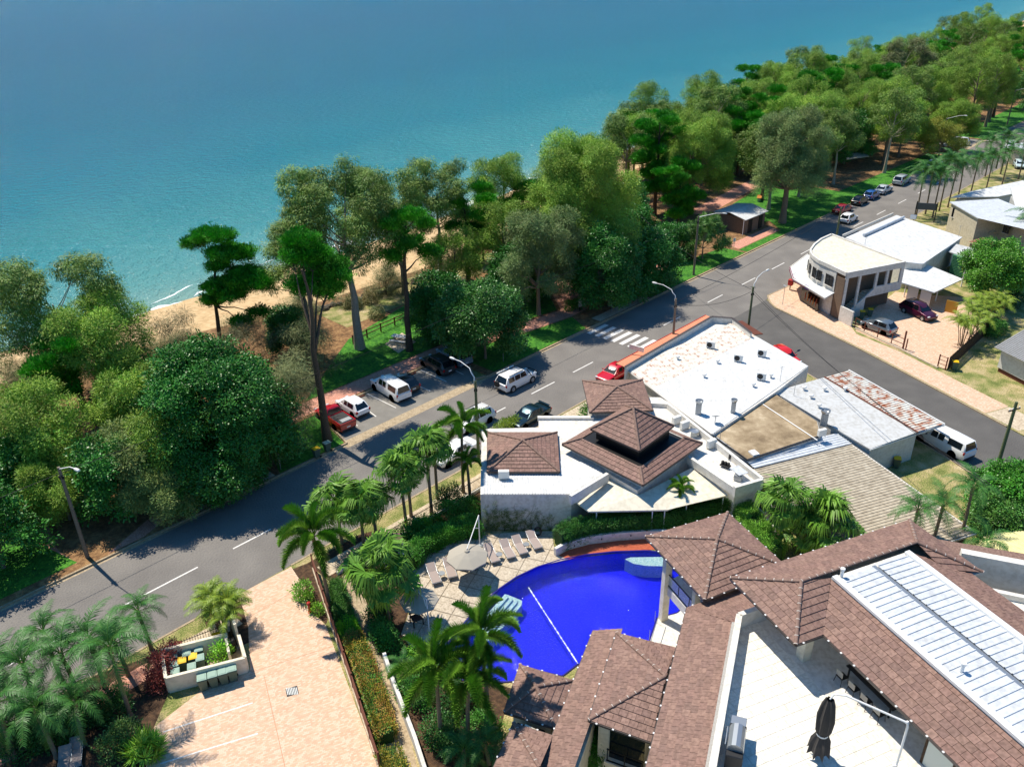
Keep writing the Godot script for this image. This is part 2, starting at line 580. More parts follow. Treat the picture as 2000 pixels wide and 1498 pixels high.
func terrain() -> void:
	var fn := FastNoiseLite.new()
	fn.seed = 3
	fn.frequency = 0.05
	var g := MB.new()
	var ss := []
	var s := -200.0
	while s < 1200.0:
		ss.append(s)
		s += 4.0 if s < 260 else 25.0
	var hole := pool_outline()
	# one sheet of ground behind the beach, out past the edges of the view
	for i in ss.size() - 1:
		var a := sn(ss[i], line_at(veg, ss[i]))
		var b := sn(ss[i + 1], line_at(veg, ss[i + 1]))
		var d := sn(ss[i + 1], 500)
		var e := sn(ss[i], 500)
		for piece in Geometry2D.clip_polygons(pv([a, b, d, e]), hole):
			g.flat(piece, -0.14)
	struct("ground", g, M.drygrass)
	# beach: falls from the trees into the water
	var bm := MB.new()
	var rows := 14
	for i in ss.size() - 1:
		for k in rows:
			var q := []
			for e in [[i, k], [i + 1, k], [i + 1, k + 1], [i, k + 1]]:
				var s1: float = ss[e[0]]
				var t: float = float(e[1]) / rows
				var n0 := line_at(veg, s1) + 1.0
				var n1 := line_at(shore, s1) - 14.0
				var p := sn(s1, lerpf(n0, n1, t))
				q.append(v3(p, lerpf(-0.1, -4.2, pow(t, 1.25)) + fn.get_noise_2d(p.x * 3.0, p.y * 3.0) * 0.12))
			bm.quad(q[0], q[1], q[2], q[3])
	struct("beach", bm, M.sand)
	# sea: rows get wider towards the horizon; the water's own colour goes from sandy green to deep blue
	mt("sea", C("ffffff"), 0.12, {vcol = true, nrm = "waves", scale = 30.0, ns = 2.6, spec = 0.25})
	var w := MB.new()
	var ns := []
	var dn := -8.0
	var step := 1.5
	while dn < 5200.0:
		ns.append(dn)
		dn += step
		step *= 1.07
	var s2 := []
	s = -500.0
	while s < 5200.0:
		s2.append(s)
		s += 6.0 if s > -40 and s < 340 else (30.0 if s < 900 else 200.0)
	var stops := [[-8.0, Color(0.30, 0.38, 0.30)], [2.0, Color(0.21, 0.36, 0.31)], [10.0, Color(0.11, 0.31, 0.29)], [30.0, Color(0.045, 0.24, 0.25)], [70.0, Color(0.008, 0.165, 0.205)], [160.0, Color(0.001, 0.115, 0.165)], [400.0, Color(0.0, 0.085, 0.135)], [6000.0, Color(0.0, 0.07, 0.12)]]
	var cols := {}
	for i in s2.size() - 1:
		for k in ns.size() - 1:
			var q := []
			var cc := []
			for e in [[i, k], [i + 1, k], [i + 1, k + 1], [i, k + 1]]:
				var s1: float = s2[e[0]]
				var d: float = ns[e[1]]
				var p := sn(s1, line_at(shore, s1) - d)
				q.append(v3(p, -2.2))
				var dd := d + fn.get_noise_2d(p.x * 0.5, p.y * 0.5) * minf(18.0, 3.0 + maxf(d, 0.0) * 0.25)
				var cl: Color = stops[-1][1]
				for j in stops.size() - 1:
					if dd <= stops[j + 1][0]:
						cl = stops[j][1].lerp(stops[j + 1][1], clampf((dd - stops[j][0]) / (stops[j + 1][0] - stops[j][0]), 0, 1))
						break
				cc.append(cl)
			w.quad(q[0], q[1], q[2], q[3])
			var z := w.c.size()
			var o := [0, 2, 1, 0, 3, 2]
			for j in 6:
				w.c[z - 6 + j] = cc[o[j]]
	struct("sea", w, M.sea)
	# broken foam where the small waves run up the sand
	mt("foam", C("ffffff"), 0.8, {tex = "foam", scale = 3.0})
	var fm := MB.new()
	R.seed = 91
	for lane in [[0.2, 1.7, 0.1], [3.4, 0.5, -0.15], [6.8, 0.35, -0.25]]:
		s = -30.0
		while s < 330.0:
			var e := s + 0.6
			var w0: float = (fn.get_noise_2d(s * 1.3, lane[0] * 40.0) + lane[2] + 0.35 * fn.get_noise_2d(s * 9.0, 3.0)) * 2.0 * lane[1]
			var w1: float = (fn.get_noise_2d(e * 1.3, lane[0] * 40.0) + lane[2] + 0.35 * fn.get_noise_2d(e * 9.0, 3.0)) * 2.0 * lane[1]
			if w0 > 0.0 or w1 > 0.0:
				var o0: float = lane[0] + fn.get_noise_2d(s * 2.0, 7.0 + lane[0]) * 1.6
				var o1: float = lane[0] + fn.get_noise_2d(e * 2.0, 7.0 + lane[0]) * 1.6
				fm.quad(v3(sn(s, line_at(shore, s) - o0), -2.17), v3(sn(e, line_at(shore, e) - o1), -2.17), v3(sn(e, line_at(shore, e) - o1 - maxf(w1, 0.0)), -2.17), v3(sn(s, line_at(shore, s) - o0 - maxf(w0, 0.0)), -2.17))
			s = e
	var fo := part("sea_foam", fm, M.foam, self)
	tag(fo, "broken white foam of small waves along the sand", "foam")
	stuff(fo)

# ---- streets
var lot_q := Vector2(0.927, -0.375)
var lot_p := Vector2(-0.375, -0.927)
func lot(q: float, p: float) -> Vector2:
	return lot_q * q + lot_p * p
func meet(n: float, q: float) -> Vector2:
	var r = Geometry2D.line_intersects_line(sn(0, n), sn(1, n) - sn(0, n), lot(q, 0), lot_p)
	return r

func kerb_line(mb: MB, pts: Array, w := 0.16, top := 0.03) -> void:
	for i in pts.size() - 1:
		var a: Vector2 = pts[i]
		var b: Vector2 = pts[i + 1]
		var d := (b - a).normalized()
		var o := Vector2(-d.y, d.x) * w * 0.5
		mb.prism(pv([a - o, b - o, b + o, a + o]), -0.14, top)

func roads() -> void:
	var near := -45.8
	var far := -57.0
	var r := MB.new()
	r.flat(strip(-200, 900, far + 0.35, near), -0.1)
	struct("main_road", r, M.road)
	var ch := MB.new()
	ch.flat(strip(-200, 36.2, far, far + 0.35), -0.098)
	ch.flat(strip(36.2, 52.6, far, far + 0.35), -0.098)
	ch.flat(strip(52.6, 900, far, far + 0.35), -0.098)
	struct("road_gutter", ch, M.kerb)
	var c1 := meet(near, 58.1)
	var c2 := meet(near, 67.5)
	var sr := MB.new()
	sr.flat(pv([c1 - lot_q * 3.0 * 0.0, c2, lot(67.5, -60), lot(58.1, -60)]), -0.1)
	struct("side_street", sr, M.sideroad)
	# parking bays cut into the park side
	var bay := MB.new()
	bay.flat(pv([sn(36.2, far), sn(52.6, far), sn(55.4, -61.2), sn(54.0, -63.9), sn(37.2, -63.3)]), -0.1)
	bay.flat(strip(193.0, 214.0, far - 6.0, far), -0.1)
	struct("parking_bay", bay, M.bay)
	var dish := MB.new()
	dish.flat(strip(35.6, 53.0, -57.55, -56.35), -0.092)
	dish.flat(strip(192.0, 215.0, -57.4, -56.6), -0.092)
	struct("concrete_gutter", dish, M.kerb)
	# park: raised ground from the kerb to the beach
	var pk := MB.new()
	var ss := []
	var s := -200.0
	while s < 1200.0:
		ss.append(s)
		s += 8.0 if s < 240 else 40.0
	var extra := [35.9, 52.6, 54.5, 193.0, 214.0]
	ss.append_array(extra)
	ss.sort()
	for i in ss.size() - 1:
		var a0: float = ss[i]
		var b0: float = ss[i + 1]
		var m := (a0 + b0) * 0.5
		var edge := far
		if m > 35.9 and m < 54.5:
			edge = -63.7
		elif m > 193.0 and m < 214.0:
			edge = far - 6.0
		pk.prism(pv([sn(a0, edge), sn(b0, edge), sn(b0, line_at(veg, b0) - 0.6), sn(a0, line_at(veg, a0) - 0.6)]), -0.3, 0.0)
	struct("park_ground", pk, M.litter)
	# town blocks
	var b1 := MB.new()
	# the slab is laid in two halves so that the pool can be left open between them
	var whole := pv([sn(-200, near), c1 - (c2 - c1) * 0.12, c1 + lot_p * -1.6, lot(58.1, -60), Vector2(-200, 60)])
	for half in [pv([Vector2(6, -400), Vector2(6, 200), Vector2(-600, 200), Vector2(-600, -400)]), pv([Vector2(6, -400), Vector2(6, 200), Vector2(600, 200), Vector2(600, -400)])]:
		for piece in Geometry2D.intersect_polygons(whole, half):
			for rest in Geometry2D.clip_polygons(piece, pool_outline()):
				b1.prism(rest, -0.14, 0.0)
	struct("hotel_block", b1, M.drygrass)
	var b2 := MB.new()
	var k2: Vector2 = W(33.4, -100.04)
	b2.prism(pv([k2, W(33.01, -97.76), W(33.24, -95.86), W(34.2, -93.99), lot(67.5, 60.0), lot(67.5, -60), Vector2(700, 60), sn(900, near), sn(100, near)]), -0.14, 0.0)
	struct("corner_town_block", b2, M.drygrass)
	# kerbs
	var kb := MB.new()
	kerb_line(kb, [sn(-200, far), sn(36.0, far), sn(36.6, -60.0), sn(37.2, -63.5)])
	kerb_line(kb, [sn(37.4, -63.7), sn(54.2, -63.9)])
	kerb_line(kb, [sn(54.2, -63.9), sn(55.4, -61.2), sn(53.0, -57.6), sn(54.5, far), sn(192.5, far)])
	kerb_line(kb, [sn(214.5, far), sn(900, far)])
	kerb_line(kb, [sn(-200, near), sn(18.4, near)])
	kerb_line(kb, [sn(22.8, near), c1 - (c2 - c1) * 0.12, c1 + lot_p * -1.6, lot(58.1, 37.0)])
	kerb_line(kb, [sn(900, near), sn(100, near), k2, W(33.01, -97.76), W(33.24, -95.86), W(34.2, -93.99), lot(67.5, 62.0), lot(67.5, 44.0)])
	kerb_line(kb, [lot(67.5, 41.0), lot(67.5, -60)])
	struct("kerb", kb, M.kerb)
	# markings
	var mk := MB.new()
	for p in [[12.4, 18.0], [20.9, 24.2], [29.4, 33.2], [38.4, 42.0], [47.2, 50.8], [54.6, 58.2], [61.2, 64.6], [78.0, 81.6], [87.8, 91.4], [96.2, 99.8], [104.4, 108.0], [113.0, 116.6], [122.0, 125.6], [131.0, 134.6], [140.0, 143.6], [149, 152.6], [158, 161.6], [167, 170.6], [176, 179.6], [185, 188.6], [194, 197.6], [203, 206.6], [212, 215.6]]:
		mk.flat(strip(p[0], p[1], -50.97, -50.83), -0.096)
	mk.flat(strip(3.0, 9.0, -50.97, -50.83), -0.096)
	var o := part("lane_marking", mk, M.marking, self)
	o.set_meta("kind", "structure")
	# zebra crossing, each bar on its own
	var zc := Node3D.new()
	zc.name = "zebra_crossing"
	add_child(zc)
	zc.set_meta("kind", "structure")
	for i in 9:
		var n0 := -56.4 + i * 1.16
		var z := MB.new()
		z.flat(strip(70.2 + i * 0.03, 73.7 + i * 0.03, n0, n0 + 0.58), -0.095)
		part("crossing_bar", z, M.marking, zc)
	var gl := MB.new()
	gl.flat(strip(67.2, 69.2, -48.6, -48.48), -0.095)
	part("crossing_bar", gl, M.marking, zc)
	# bay lines
	var bl := MB.new()
	for q in [[W(-15.15, -75.58), W(-11.65, -72.28)], [W(-16.55, -70.73), W(-14.95, -68.88)], [W(-10.31, -81.06), W(-6.92, -77.74)], [W(-10.82, -77.8), W(-8.49, -75.73)], [W(-7.38, -81.68), W(-5.2, -79.34)], [W(-14.78, -72.41), W(-13.41, -70.6)]]:
		var d: Vector2 = (q[1] - q[0]).normalized()
		var w := Vector2(-d.y, d.x) * 0.05
		bl.flat(pv([q[0] - w, q[1] - w, q[1] + w, q[0] + w]), -0.094)
	var bo := part("bay_line", bl, M.marking, self)
	bo.set_meta("kind", "structure")
	# wheel stops
	for q in [[W(-16.18, -74.08), W(-15.17, -75.02)], [W(-17.8, -72.12), W(-17.25, -72.73)], [W(-10.96, -79.24), W(-10.37, -79.95)]]:
		var ws := MB.new()
		var d: Vector2 = (q[1] - q[0]).normalized()
		ws.cbox(v3((q[0] + q[1]) * 0.5, -0.04), Vector3(q[0].distance_to(q[1]), 0.12, 0.16), 0.02, Basis(v3(d), Vector3.UP, v3(d).cross(Vector3.UP)))
		tag(part("wheel_stop", ws, M.rustbrown, self), ["brown wheel stop at the head of the empty bay by the white hatchback", "brown wheel stop in front of the white hatchback", "brown wheel stop in front of the black hatchback"][used.wheel_stop], "wheel stop", "wheel stops in the beach parking bays")
	# red shared path behind the bays and its branches
	var pth := MB.new()
	pth.sheet(strip(33.0, 58.0, -66.6, -64.2), 0.006, RA, 3.0)
	pth.sheet(pv([sn(58.0, -66.6), sn(58.0, -64.2), sn(64.0, -62.0), sn(73.0, -60.8), sn(84.0, -61.5), sn(100, -62.6), sn(100, -64.4), sn(84.0, -63.6), sn(73.0, -63.2), sn(65.0, -64.2)]), 0.006, RA, 3.0)
	pth.sheet(pv([sn(73.5, -63.3), sn(78.5, -63.3), sn(82.0, -70.0), sn(79.0, -70.8)]), 0.006, RA, 3.0)
	pth.sheet(pv([sn(14.0, -57.3), sn(33.0, -66.6), sn(33.0, -64.2), sn(16.8, -57.3)]), 0.006, RA, 3.0)
	pth.sheet(pv([sn(109, -58.8), sn(121, -58.8), sn(122.5, -61.0), sn(109.5, -61.0)]), 0.006, RA, 3.0)
	pth.sheet(pv([sn(121, -72.0), sn(150, -76.0), sn(150, -79.0), sn(120, -75.5)]), 0.006, RA, 3.0)
	struct("park_path", pth, M.pinkblocks)
	# loop path in the shade at the left
	var lp := MB.new()
	var pin := []
	for q in [W(-34.77, -48.61), W(-36.34, -49.84), W(-37.76, -51.73), W(-38.76, -53.7), W(-39.4, -56.12), W(-38.87, -57.91)]:
		pin.append(q)
	var pout := []
	for q in [W(-37.6, -57.5), W(-37.94, -56.07), W(-37.49, -54.19), W(-36.3, -51.99), W(-34.92, -50.52), W(-32.92, -49.14)]:
		pout.append(q)
	lp.sheet(pv(pin + pout), 0.006, 0.4, 3.0)
	struct("loop_path", lp, M.pinkblocks)
	# pale concrete strip at the crossing ramp
	var rm := MB.new()
	rm.flat(pv([sn(73.8, -57.2), sn(84.0, -57.2), sn(84.0, -58.6), sn(73.8, -58.6)]), 0.010)
	rm.flat(pv([sn(21.0, -57.2), sn(28.5, -57.2), sn(28.5, -58.4), sn(21.0, -58.4)]), 0.010)
	struct("crossing_ramp", rm, M.footpath)
	# lawns
	var ln := MB.new()
	for poly in [
		[sn(29.0, -57.2), sn(35.8, -57.2), sn(37.0, -63.6), sn(31.0, -63.6)],
		[sn(38.0, -66.8), sn(58.0, -66.8), sn(66.0, -74.0), sn(62.0, -79.5), sn(50.0, -76.0), sn(44.0, -71.5)],
		[sn(55.5, -57.2), sn(71.0, -57.2), sn(72.5, -60.6), sn(64.0, -61.8), sn(57.0, -63.6), sn(55.4, -60.8)],
		[sn(66.0, -64.6), sn(73.0, -63.6), sn(78.0, -70.0), sn(70.0, -72.0)],
		[sn(84.4, -57.2), sn(108.0, -57.2), sn(108.0, -61.0), sn(96.0, -62.0), sn(84.4, -61.0)],
		[sn(108.6, -57.2), sn(192, -57.2), sn(192, -61.5), sn(125, -62.5), sn(121.5, -58.6), sn(108.6, -58.6)],
		[sn(123, -62.6), sn(150, -62.0), sn(150, -75.5), sn(128, -72.0)],
		[sn(215, -57.2), sn(300, -57.2), sn(300, -66), sn(215, -64)],
		[sn(-30.0, -57.2), sn(12.0, -58.0), sn(10.0, -66.0), sn(-8, -72.0), sn(-30, -70)]]:
		ln.flat(pv(poly), 0.012)
	struct("lawn", ln, M.lawn)
	# rough grass bank above the beach with low rocks
	var bk := MB.new()
	bk.flat(pv([sn(52, -79.0), sn(64, -79.8), sn(78, -80.5), sn(90, -84.0), sn(80, -87.0), sn(64, -86.5), sn(52, -85.5)]), 0.012)
	struct("grass_bank", bk, M.drygrass)
	# near-side footpath of the main road
	var fp := MB.new()
	fp.flat(strip(24.0, 44.0, -44.2, -42.7), 0.008)
	fp.flat(strip(44.0, 66.0, -45.6, -42.2), 0.008)
	fp.flat(strip(13.0, 17.2, -44.4, -43.0), 0.008)
	struct("footpath", fp, M.footpath)
	var lf := MB.new()
	lf.sheet(strip(-20.0, 13.0, -44.4, -43.0), 0.008, RA, 2.6)
	struct("brick_footpath", lf, M.pinkblocks)
	# corner footpath of small blocks
	var cp := MB.new()
	cp.sheet(pv([sn(98.5, -46.0), W(33.48, -99.86), W(33.14, -97.75), W(33.39, -95.94), W(34.35, -94.06), lot(67.75, 62.0), lot(67.75, 46.6), lot(70.9, 46.6), lot(70.9, 60.5), lot(70.0, 66.0), sn(102, -42.0), sn(112, -43.0), sn(112, -46.0)]), 0.008, -0.38, 3.4)
	struct("corner_footpath", cp, M.blocks)
	var yd := MB.new()
	yd.sheet(pv([W(40.4, -88.38), W(43.1, -92.54), W(50.12, -100.36), W(52.97, -99.28), W(57.67, -98.12), W(56.53, -89.64), W(45.98, -77.92), W(43.55, -82.35)]), 0.008, -0.38, 3.4)
	struct("yard_paving", yd, M.blocks)
	var ap := MB.new()
	ap.flat(pv([lot(67.75, 46.5), lot(67.75, 43.0), lot(70.9, 42.6), lot(70.9, 46.5)]), 0.008)
	struct("driveway_apron", ap, M.footpath)
	var sk := MB.new()
	for q in [[W(35.79, -68.92), W(37.28, -69.06), 0.05]]:
		var d: Vector2 = (q[1] - q[0]).normalized()
		var w: Vector2 = Vector2(-d.y, d.x) * q[2]
		sk.flat(pv([q[0] - w, q[1] - w * 0.4, q[1] + w * 0.5, q[0] + w]), -0.096)
	struct("road_patch", sk, M.oldmark)

# ---- roofs
func face(mb: MB, pts: Array, up: Vector3) -> void:
	var nn: Vector3 = (pts[1] - pts[0]).cross(pts[2] - pts[0])
	var p := pts.duplicate()
	if nn.dot(up) < 0:
		p.reverse()
	for i in range(1, p.size() - 1):
		mb.tri(p[0], p[i], p[i + 1])

# covers planar faces with overlapping tiles; the nearest full ones become tiles of their own
func tile_roof(th: Node3D, faces: Array, single := 0, w := 0.42, ex := 0.37) -> void:
	var deck := MB.new()
	deck.col = Color(0.05, 0.04, 0.035)
	var rest := MB.new()
	var fulls := []
	var r := RandomNumberGenerator.new()
	r.seed = faces.size() * 77 + int(faces[0][0].x * 10.0)
	var tones := [Color(0.33, 0.205, 0.165), Color(0.30, 0.185, 0.15), Color(0.355, 0.225, 0.18), Color(0.285, 0.178, 0.146)]
	for pts in faces:
		var e: Vector3 = (pts[1] - pts[0]).normalized()
		var nn: Vector3 = (pts[1] - pts[0]).cross(pts[2] - pts[0]).normalized()
		if nn.y < 0:
			nn = -nn
		var u := nn.cross(e)
		if u.y < 0:
			u = -u
		face(deck, pts, nn)
		var poly := PackedVector2Array()
		var hi := 0.0
		var x0 := 1e9
		var x1 := -1e9
		for p in pts:
			var q := Vector2((p - pts[0]).dot(e), (p - pts[0]).dot(u))
			poly.append(q)
			hi = maxf(hi, q.y)
			x0 = minf(x0, q.x)
			x1 = maxf(x1, q.x)
		var row := 0
		var y := 0.0
		while y < hi - 0.02:
			var x := x0 - w * (0.5 if row % 2 else 0.0)
			while x < x1:
				var rect := pv([Vector2(x + 0.008, y), Vector2(x + w - 0.008, y), Vector2(x + w - 0.008, y + ex), Vector2(x + 0.008, y + ex)])
				var got := Geometry2D.intersect_polygons(rect, poly)
				for g in got:
					if g.size() == 4 and absf(area2(g)) > (w - 0.016) * ex * 0.985:
						var o: Vector3 = pts[0] + e * (x + w * 0.5) + u * y
						fulls.append([o.distance_to(Vector3(0, 40, 0)), o, e, u, nn])
					else:
						rest.col = tones[r.randi() % 4] * r.randf_range(0.93, 1.06)
						slab(rest, g, y, ex, pts[0], e, u, nn)
				x += w
			y += ex
			row += 1
	fulls.sort_custom(func(a, b): return a[0] < b[0])
	var base := []
	for k in 4:
		var mb := MB.new()
		slab(mb, pv([Vector2(-w * 0.5 + 0.008, 0), Vector2(w * 0.5 - 0.008, 0), Vector2(w * 0.5 - 0.008, ex), Vector2(-w * 0.5 + 0.008, ex)]), 0.0, ex, Vector3.ZERO, Vector3(1, 0, 0), Vector3(0, 0, -1), Vector3(0, 1, 0))
		base.append(mb.mesh(M["tile_%d" % k]))
	for i in fulls.size():
		var f: Array = fulls[i]
		if i < single:
			var b := Basis(f[2], f[4], -f[3])
			if b.determinant() < 0:
				b = Basis(-f[2], f[4], -f[3])
			inst("tile", base[r.randi() % 4], th, Transform3D(b, f[1]))
		else:
			rest.col = tones[r.randi() % 4] * r.randf_range(0.93, 1.06)
			slab(rest, pv([Vector2(-w * 0.5 + 0.008, 0), Vector2(w * 0.5 - 0.008, 0), Vector2(w * 0.5 - 0.008, ex), Vector2(-w * 0.5 + 0.008, ex)]), 0.0, ex, f[1], f[2], f[3], f[4])
	part("roof_deck", deck, M.tile_roof, th)
	var o := part("tile_field", rest, M.tile_roof, th)
	if single > 0:
		stuff(o)

func area2(p: PackedVector2Array) -> float:
	var a := 0.0
	for i in p.size():
		a += p[i].cross(p[(i + 1) % p.size()])
	return a * 0.5

func slab(mb: MB, g: PackedVector2Array, y0: float, ex: float, o: Vector3, e: Vector3, u: Vector3, nn: Vector3) -> void:
	var top := []
	var bot := []
	for q in g:
		var lift := 0.008 + 0.045 * clampf(1.0 - (q.y - y0) / ex, 0.0, 1.0)
		top.append(o + e * q.x + u * q.y + nn * lift)
		bot.append(o + e * q.x + u * q.y + nn * 0.002)
	face(mb, top, nn)
	for i in g.size():
		var j := (i + 1) % g.size()
		var mid: Vector3 = (top[i] + top[j]) * 0.5
		var ctr := Vector3.ZERO
		for t in top:
			ctr += t
		face(mb, [bot[i], bot[j], top[j], top[i]], mid - ctr / top.size())

# rounded capping along hips and ridges, each cap a piece with a mortar joint
func caps(th: Node3D, lines: Array, single := true, joints := false, seg := 0.44) -> void:
	var cm := MB.new()
	var prof := []
	for k in 6:
		var a := PI * k / 5.0
		prof.append(Vector2(cos(a) * 0.11, sin(a) * 0.085))
	for k in 5:
		cm.quad(Vector3(prof[k].x, prof[k].y, 0), Vector3(prof[k].x * 0.9, prof[k].y * 0.9, 1), Vector3(prof[k + 1].x * 0.9, prof[k + 1].y * 0.9, 1), Vector3(prof[k + 1].x, prof[k + 1].y, 0))
	for k in range(1, 5):
		cm.tri(Vector3(prof[0].x, 0, 0), Vector3(prof[k].x, prof[k].y, 0), Vector3(prof[k + 1].x if k < 5 else 0.0, prof[k + 1].y if k < 5 else 0.0, 0))
	var mesh := cm.mesh(M.ridge)
	var jm := MB.new()
	var all := MB.new()
	for l in lines:
		var a: Vector3 = l[0]
		var b: Vector3 = l[1]
		var d := (b - a).normalized()
		var n := maxi(1, int(round(a.distance_to(b) / seg)))
		var L := a.distance_to(b) / n
		var x := Vector3.UP.cross(d).normalized()
		var y := d.cross(x)
		for i in n:
			var bs := Basis(x, y, d * L * 1.04)
			var at := a + d * (L * i) + y * 0.05
			if single:
				inst("ridge_cap", mesh, th, Transform3D(bs, at))
			else:
				for k in cm.v.size():
					all.v.append(at + bs * cm.v[k])
					all.n.append((bs.inverse().transposed() * cm.n[k]).normalized())
					all.c.append(Color(1, 1, 1))
			if joints:
				for k in 4:
					var p0: Vector2 = prof[k] * 1.06
					var p1: Vector2 = prof[k + 1] * 1.06
					jm.quad(at + x * p0.x + y * p0.y, at + x * p0.x + y * p0.y + d * 0.035, at + x * p1.x + y * p1.y + d * 0.035, at + x * p1.x + y * p1.y)
	if not single:
		part("ridge_capping", all, M.ridge, th)
	if joints:
		part("mortar_joint", jm, M.mortar, th)

func gutters(th: Node3D, lines: Array, m: Material, w := 0.13, brackets := false) -> void:
	var g := MB.new()
	var bk := MB.new()
	for l in lines:
		var a: Vector3 = l[0]
		var b: Vector3 = l[1]
		bar(g, a + Vector3(0, -0.05, 0), b + Vector3(0, -0.05, 0), w, 0.12)
		if brackets:
			var d := (b - a).normalized()
			var n := int(a.distance_to(b) / 0.9)
			for i in n:
				var p := a + d * (i + 0.5) * 0.9
				bk.box(p + Vector3(0, 0.02, 0), Vector3(0.1, 0.03, 0.2), Basis(d, Vector3.UP, d.cross(Vector3.UP)))
	part("gutter", g, m, th)
	if brackets:
		part("gutter_bracket", bk, M.whitemetal, th)

func pyramid(c: Array, apex: Vector3) -> Array:
	var f := []
	for i in 4:
		f.append([c[i], c[(i + 1) % 4], apex])
	return f
func hips(c: Array, apex: Vector3) -> Array:
	var f := []
	for i in 4:
		f.append([c[i], apex])
	return f
func loop(c: Array) -> Array:
	var f := []
	for i in c.size():
		f.append([c[i], c[(i + 1) % c.size()]])
	return f
func centre(c: Array) -> Vector3:
	var s := Vector3.ZERO
	for p in c:
		s += p
	return s / c.size()
func poly_of(c: Array, inset := 0.0) -> PackedVector2Array:
	var p := PackedVector2Array()
	for q in c:
		p.append(xz(q))
	if inset != 0.0:
		var got := Geometry2D.offset_polygon(p, -inset, Geometry2D.JOIN_MITER)
		if got.size():
			return got[0]
	return p

# profiled metal sheet on a four-cornered face: a-b runs along the eave, ribs run from a-b up to d-c
func ribbed(mb: MB, a: Vector3, b: Vector3, c: Vector3, d: Vector3, pitch := 0.3, hgt := 0.035, texscale := 3.0, flatrib := 0.3) -> void:
	var n := maxi(2, int(round(a.distance_to(b) / pitch)))
	var nn := (b - a).cross(d - a).normalized()
	if nn.y < 0:
		nn = -nn
	var L := a.distance_to(b)
	for i in n:
		var ts := [float(i) / n, (i + 1.0 - flatrib) / n, (i + 1.0 - flatrib * 0.75) / n, (i + 1.0 - flatrib * 0.25) / n, (i + 1.0) / n]
		var hs := [0.0, 0.0, hgt, hgt, 0.0]
		for k in 4:
			var p0: Vector3 = a.lerp(b, ts[k]) + nn * hs[k]
			var p1: Vector3 = a.lerp(b, ts[k + 1]) + nn * hs[k + 1]
			var q0: Vector3 = d.lerp(c, ts[k]) + nn * hs[k]
			var q1: Vector3 = d.lerp(c, ts[k + 1]) + nn * hs[k + 1]
			var H := a.distance_to(d)
			if (p1 - p0).cross(q1 - p0).dot(nn) > 0:
				mb.quv(p0, p1, q1, q0, Vector2(ts[k] * L, H) / texscale, Vector2(ts[k + 1] * L, H) / texscale, Vector2(ts[k + 1] * L, 0) / texscale, Vector2(ts[k] * L, 0) / texscale)
			else:
				mb.quv(q0, q1, p1, p0, Vector2(ts[k] * L, 0) / texscale, Vector2(ts[k + 1] * L, 0) / texscale, Vector2(ts[k + 1] * L, H) / texscale, Vector2(ts[k] * L, H) / texscale)

# a wall between two plan points with thickness, window openings cut as real recesses
func wall(mb: MB, a: Vector2, b: Vector2, y0: float, y1: float, th := 0.2) -> void:
	var d := (b - a).normalized()
	var o := Vector2(-d.y, d.x) * th * 0.5
	mb.prism(pv([a - o, b - o, b + o, a + o]), y0, y1)

# window set on a wall face: frame, pane and sill. p = centre of the window on the face, out = outward direction
func window(th: Node3D, p: Vector3, out: Vector3, w: float, h: float, lights := 2, fm: Material = null, sill := true) -> void:
	var z := out.normalized()
	var x := Vector3.UP.cross(z).normalized()
	var bs := Basis(x, Vector3.UP, z)
	var f := MB.new()
	f.box(p + Vector3.UP * (h * 0.5) + z * 0.02, Vector3(w + 0.08, 0.07, 0.07), bs)
	f.box(p - Vector3.UP * (h * 0.5) + z * 0.02, Vector3(w + 0.08, 0.07, 0.07), bs)
	for i in lights + 1:
		f.box(p + x * (w * (float(i) / lights - 0.5)) + z * 0.02, Vector3(0.06, h, 0.066), bs)
	var wn := MB.new()
	wn.box(p + z * 0.012, Vector3(w, h, 0.02), bs)
	var o := part("window", wn, M.glass, th)
	part("frame", f, fm if fm else M.whitemetal, o)
	if sill:
		var s := MB.new()
		s.box(p - Vector3.UP * (h * 0.5 + 0.06) + z * 0.06, Vector3(w + 0.2, 0.05, 0.16), bs)
		part("sill", s, M.whitewall, o)

func roof_slab(mb: MB, pts: Array, t := 0.1) -> void:
	var nn: Vector3 = Vector3.UP
	face(mb, pts, nn)
	var low := []
	for p in pts:
		low.append(p - Vector3.UP * t)
	face(mb, low, -nn)
	var ctr := centre(pts)
	for i in pts.size():
		var j := (i + 1) % pts.size()
		face(mb, [low[i], low[j], pts[j], pts[i]], (pts[i] + pts[j]) * 0.5 - ctr)

# flat shape in an upright plane: poly is (along, up) measured from o, pushed back by t against out
func plate(mb: MB, o: Vector3, along: Vector3, out: Vector3, poly: Array, t: float) -> void:
	var ids := Geometry2D.triangulate_polygon(pv(poly))
	var fr := []
	var bk := []
	for q in poly:
		fr.append(o + along * q.x + Vector3.UP * q.y)
		bk.append(o + along * q.x + Vector3.UP * q.y - out * t)
	for i in range(0, ids.size(), 3):
		face(mb, [fr[ids[i]], fr[ids[i + 1]], fr[ids[i + 2]]], out)
		face(mb, [bk[ids[i]], bk[ids[i + 1]], bk[ids[i + 2]]], -out)
	var cw := area2(pv(poly)) < 0
	for i in poly.size():
		var j := (i + 1) % poly.size()
		var d: Vector2 = poly[j] - poly[i]
		var nn := along * d.y - Vector3.UP * d.x
		face(mb, [fr[i], fr[j], bk[j], bk[i]], -nn if cw else nn)

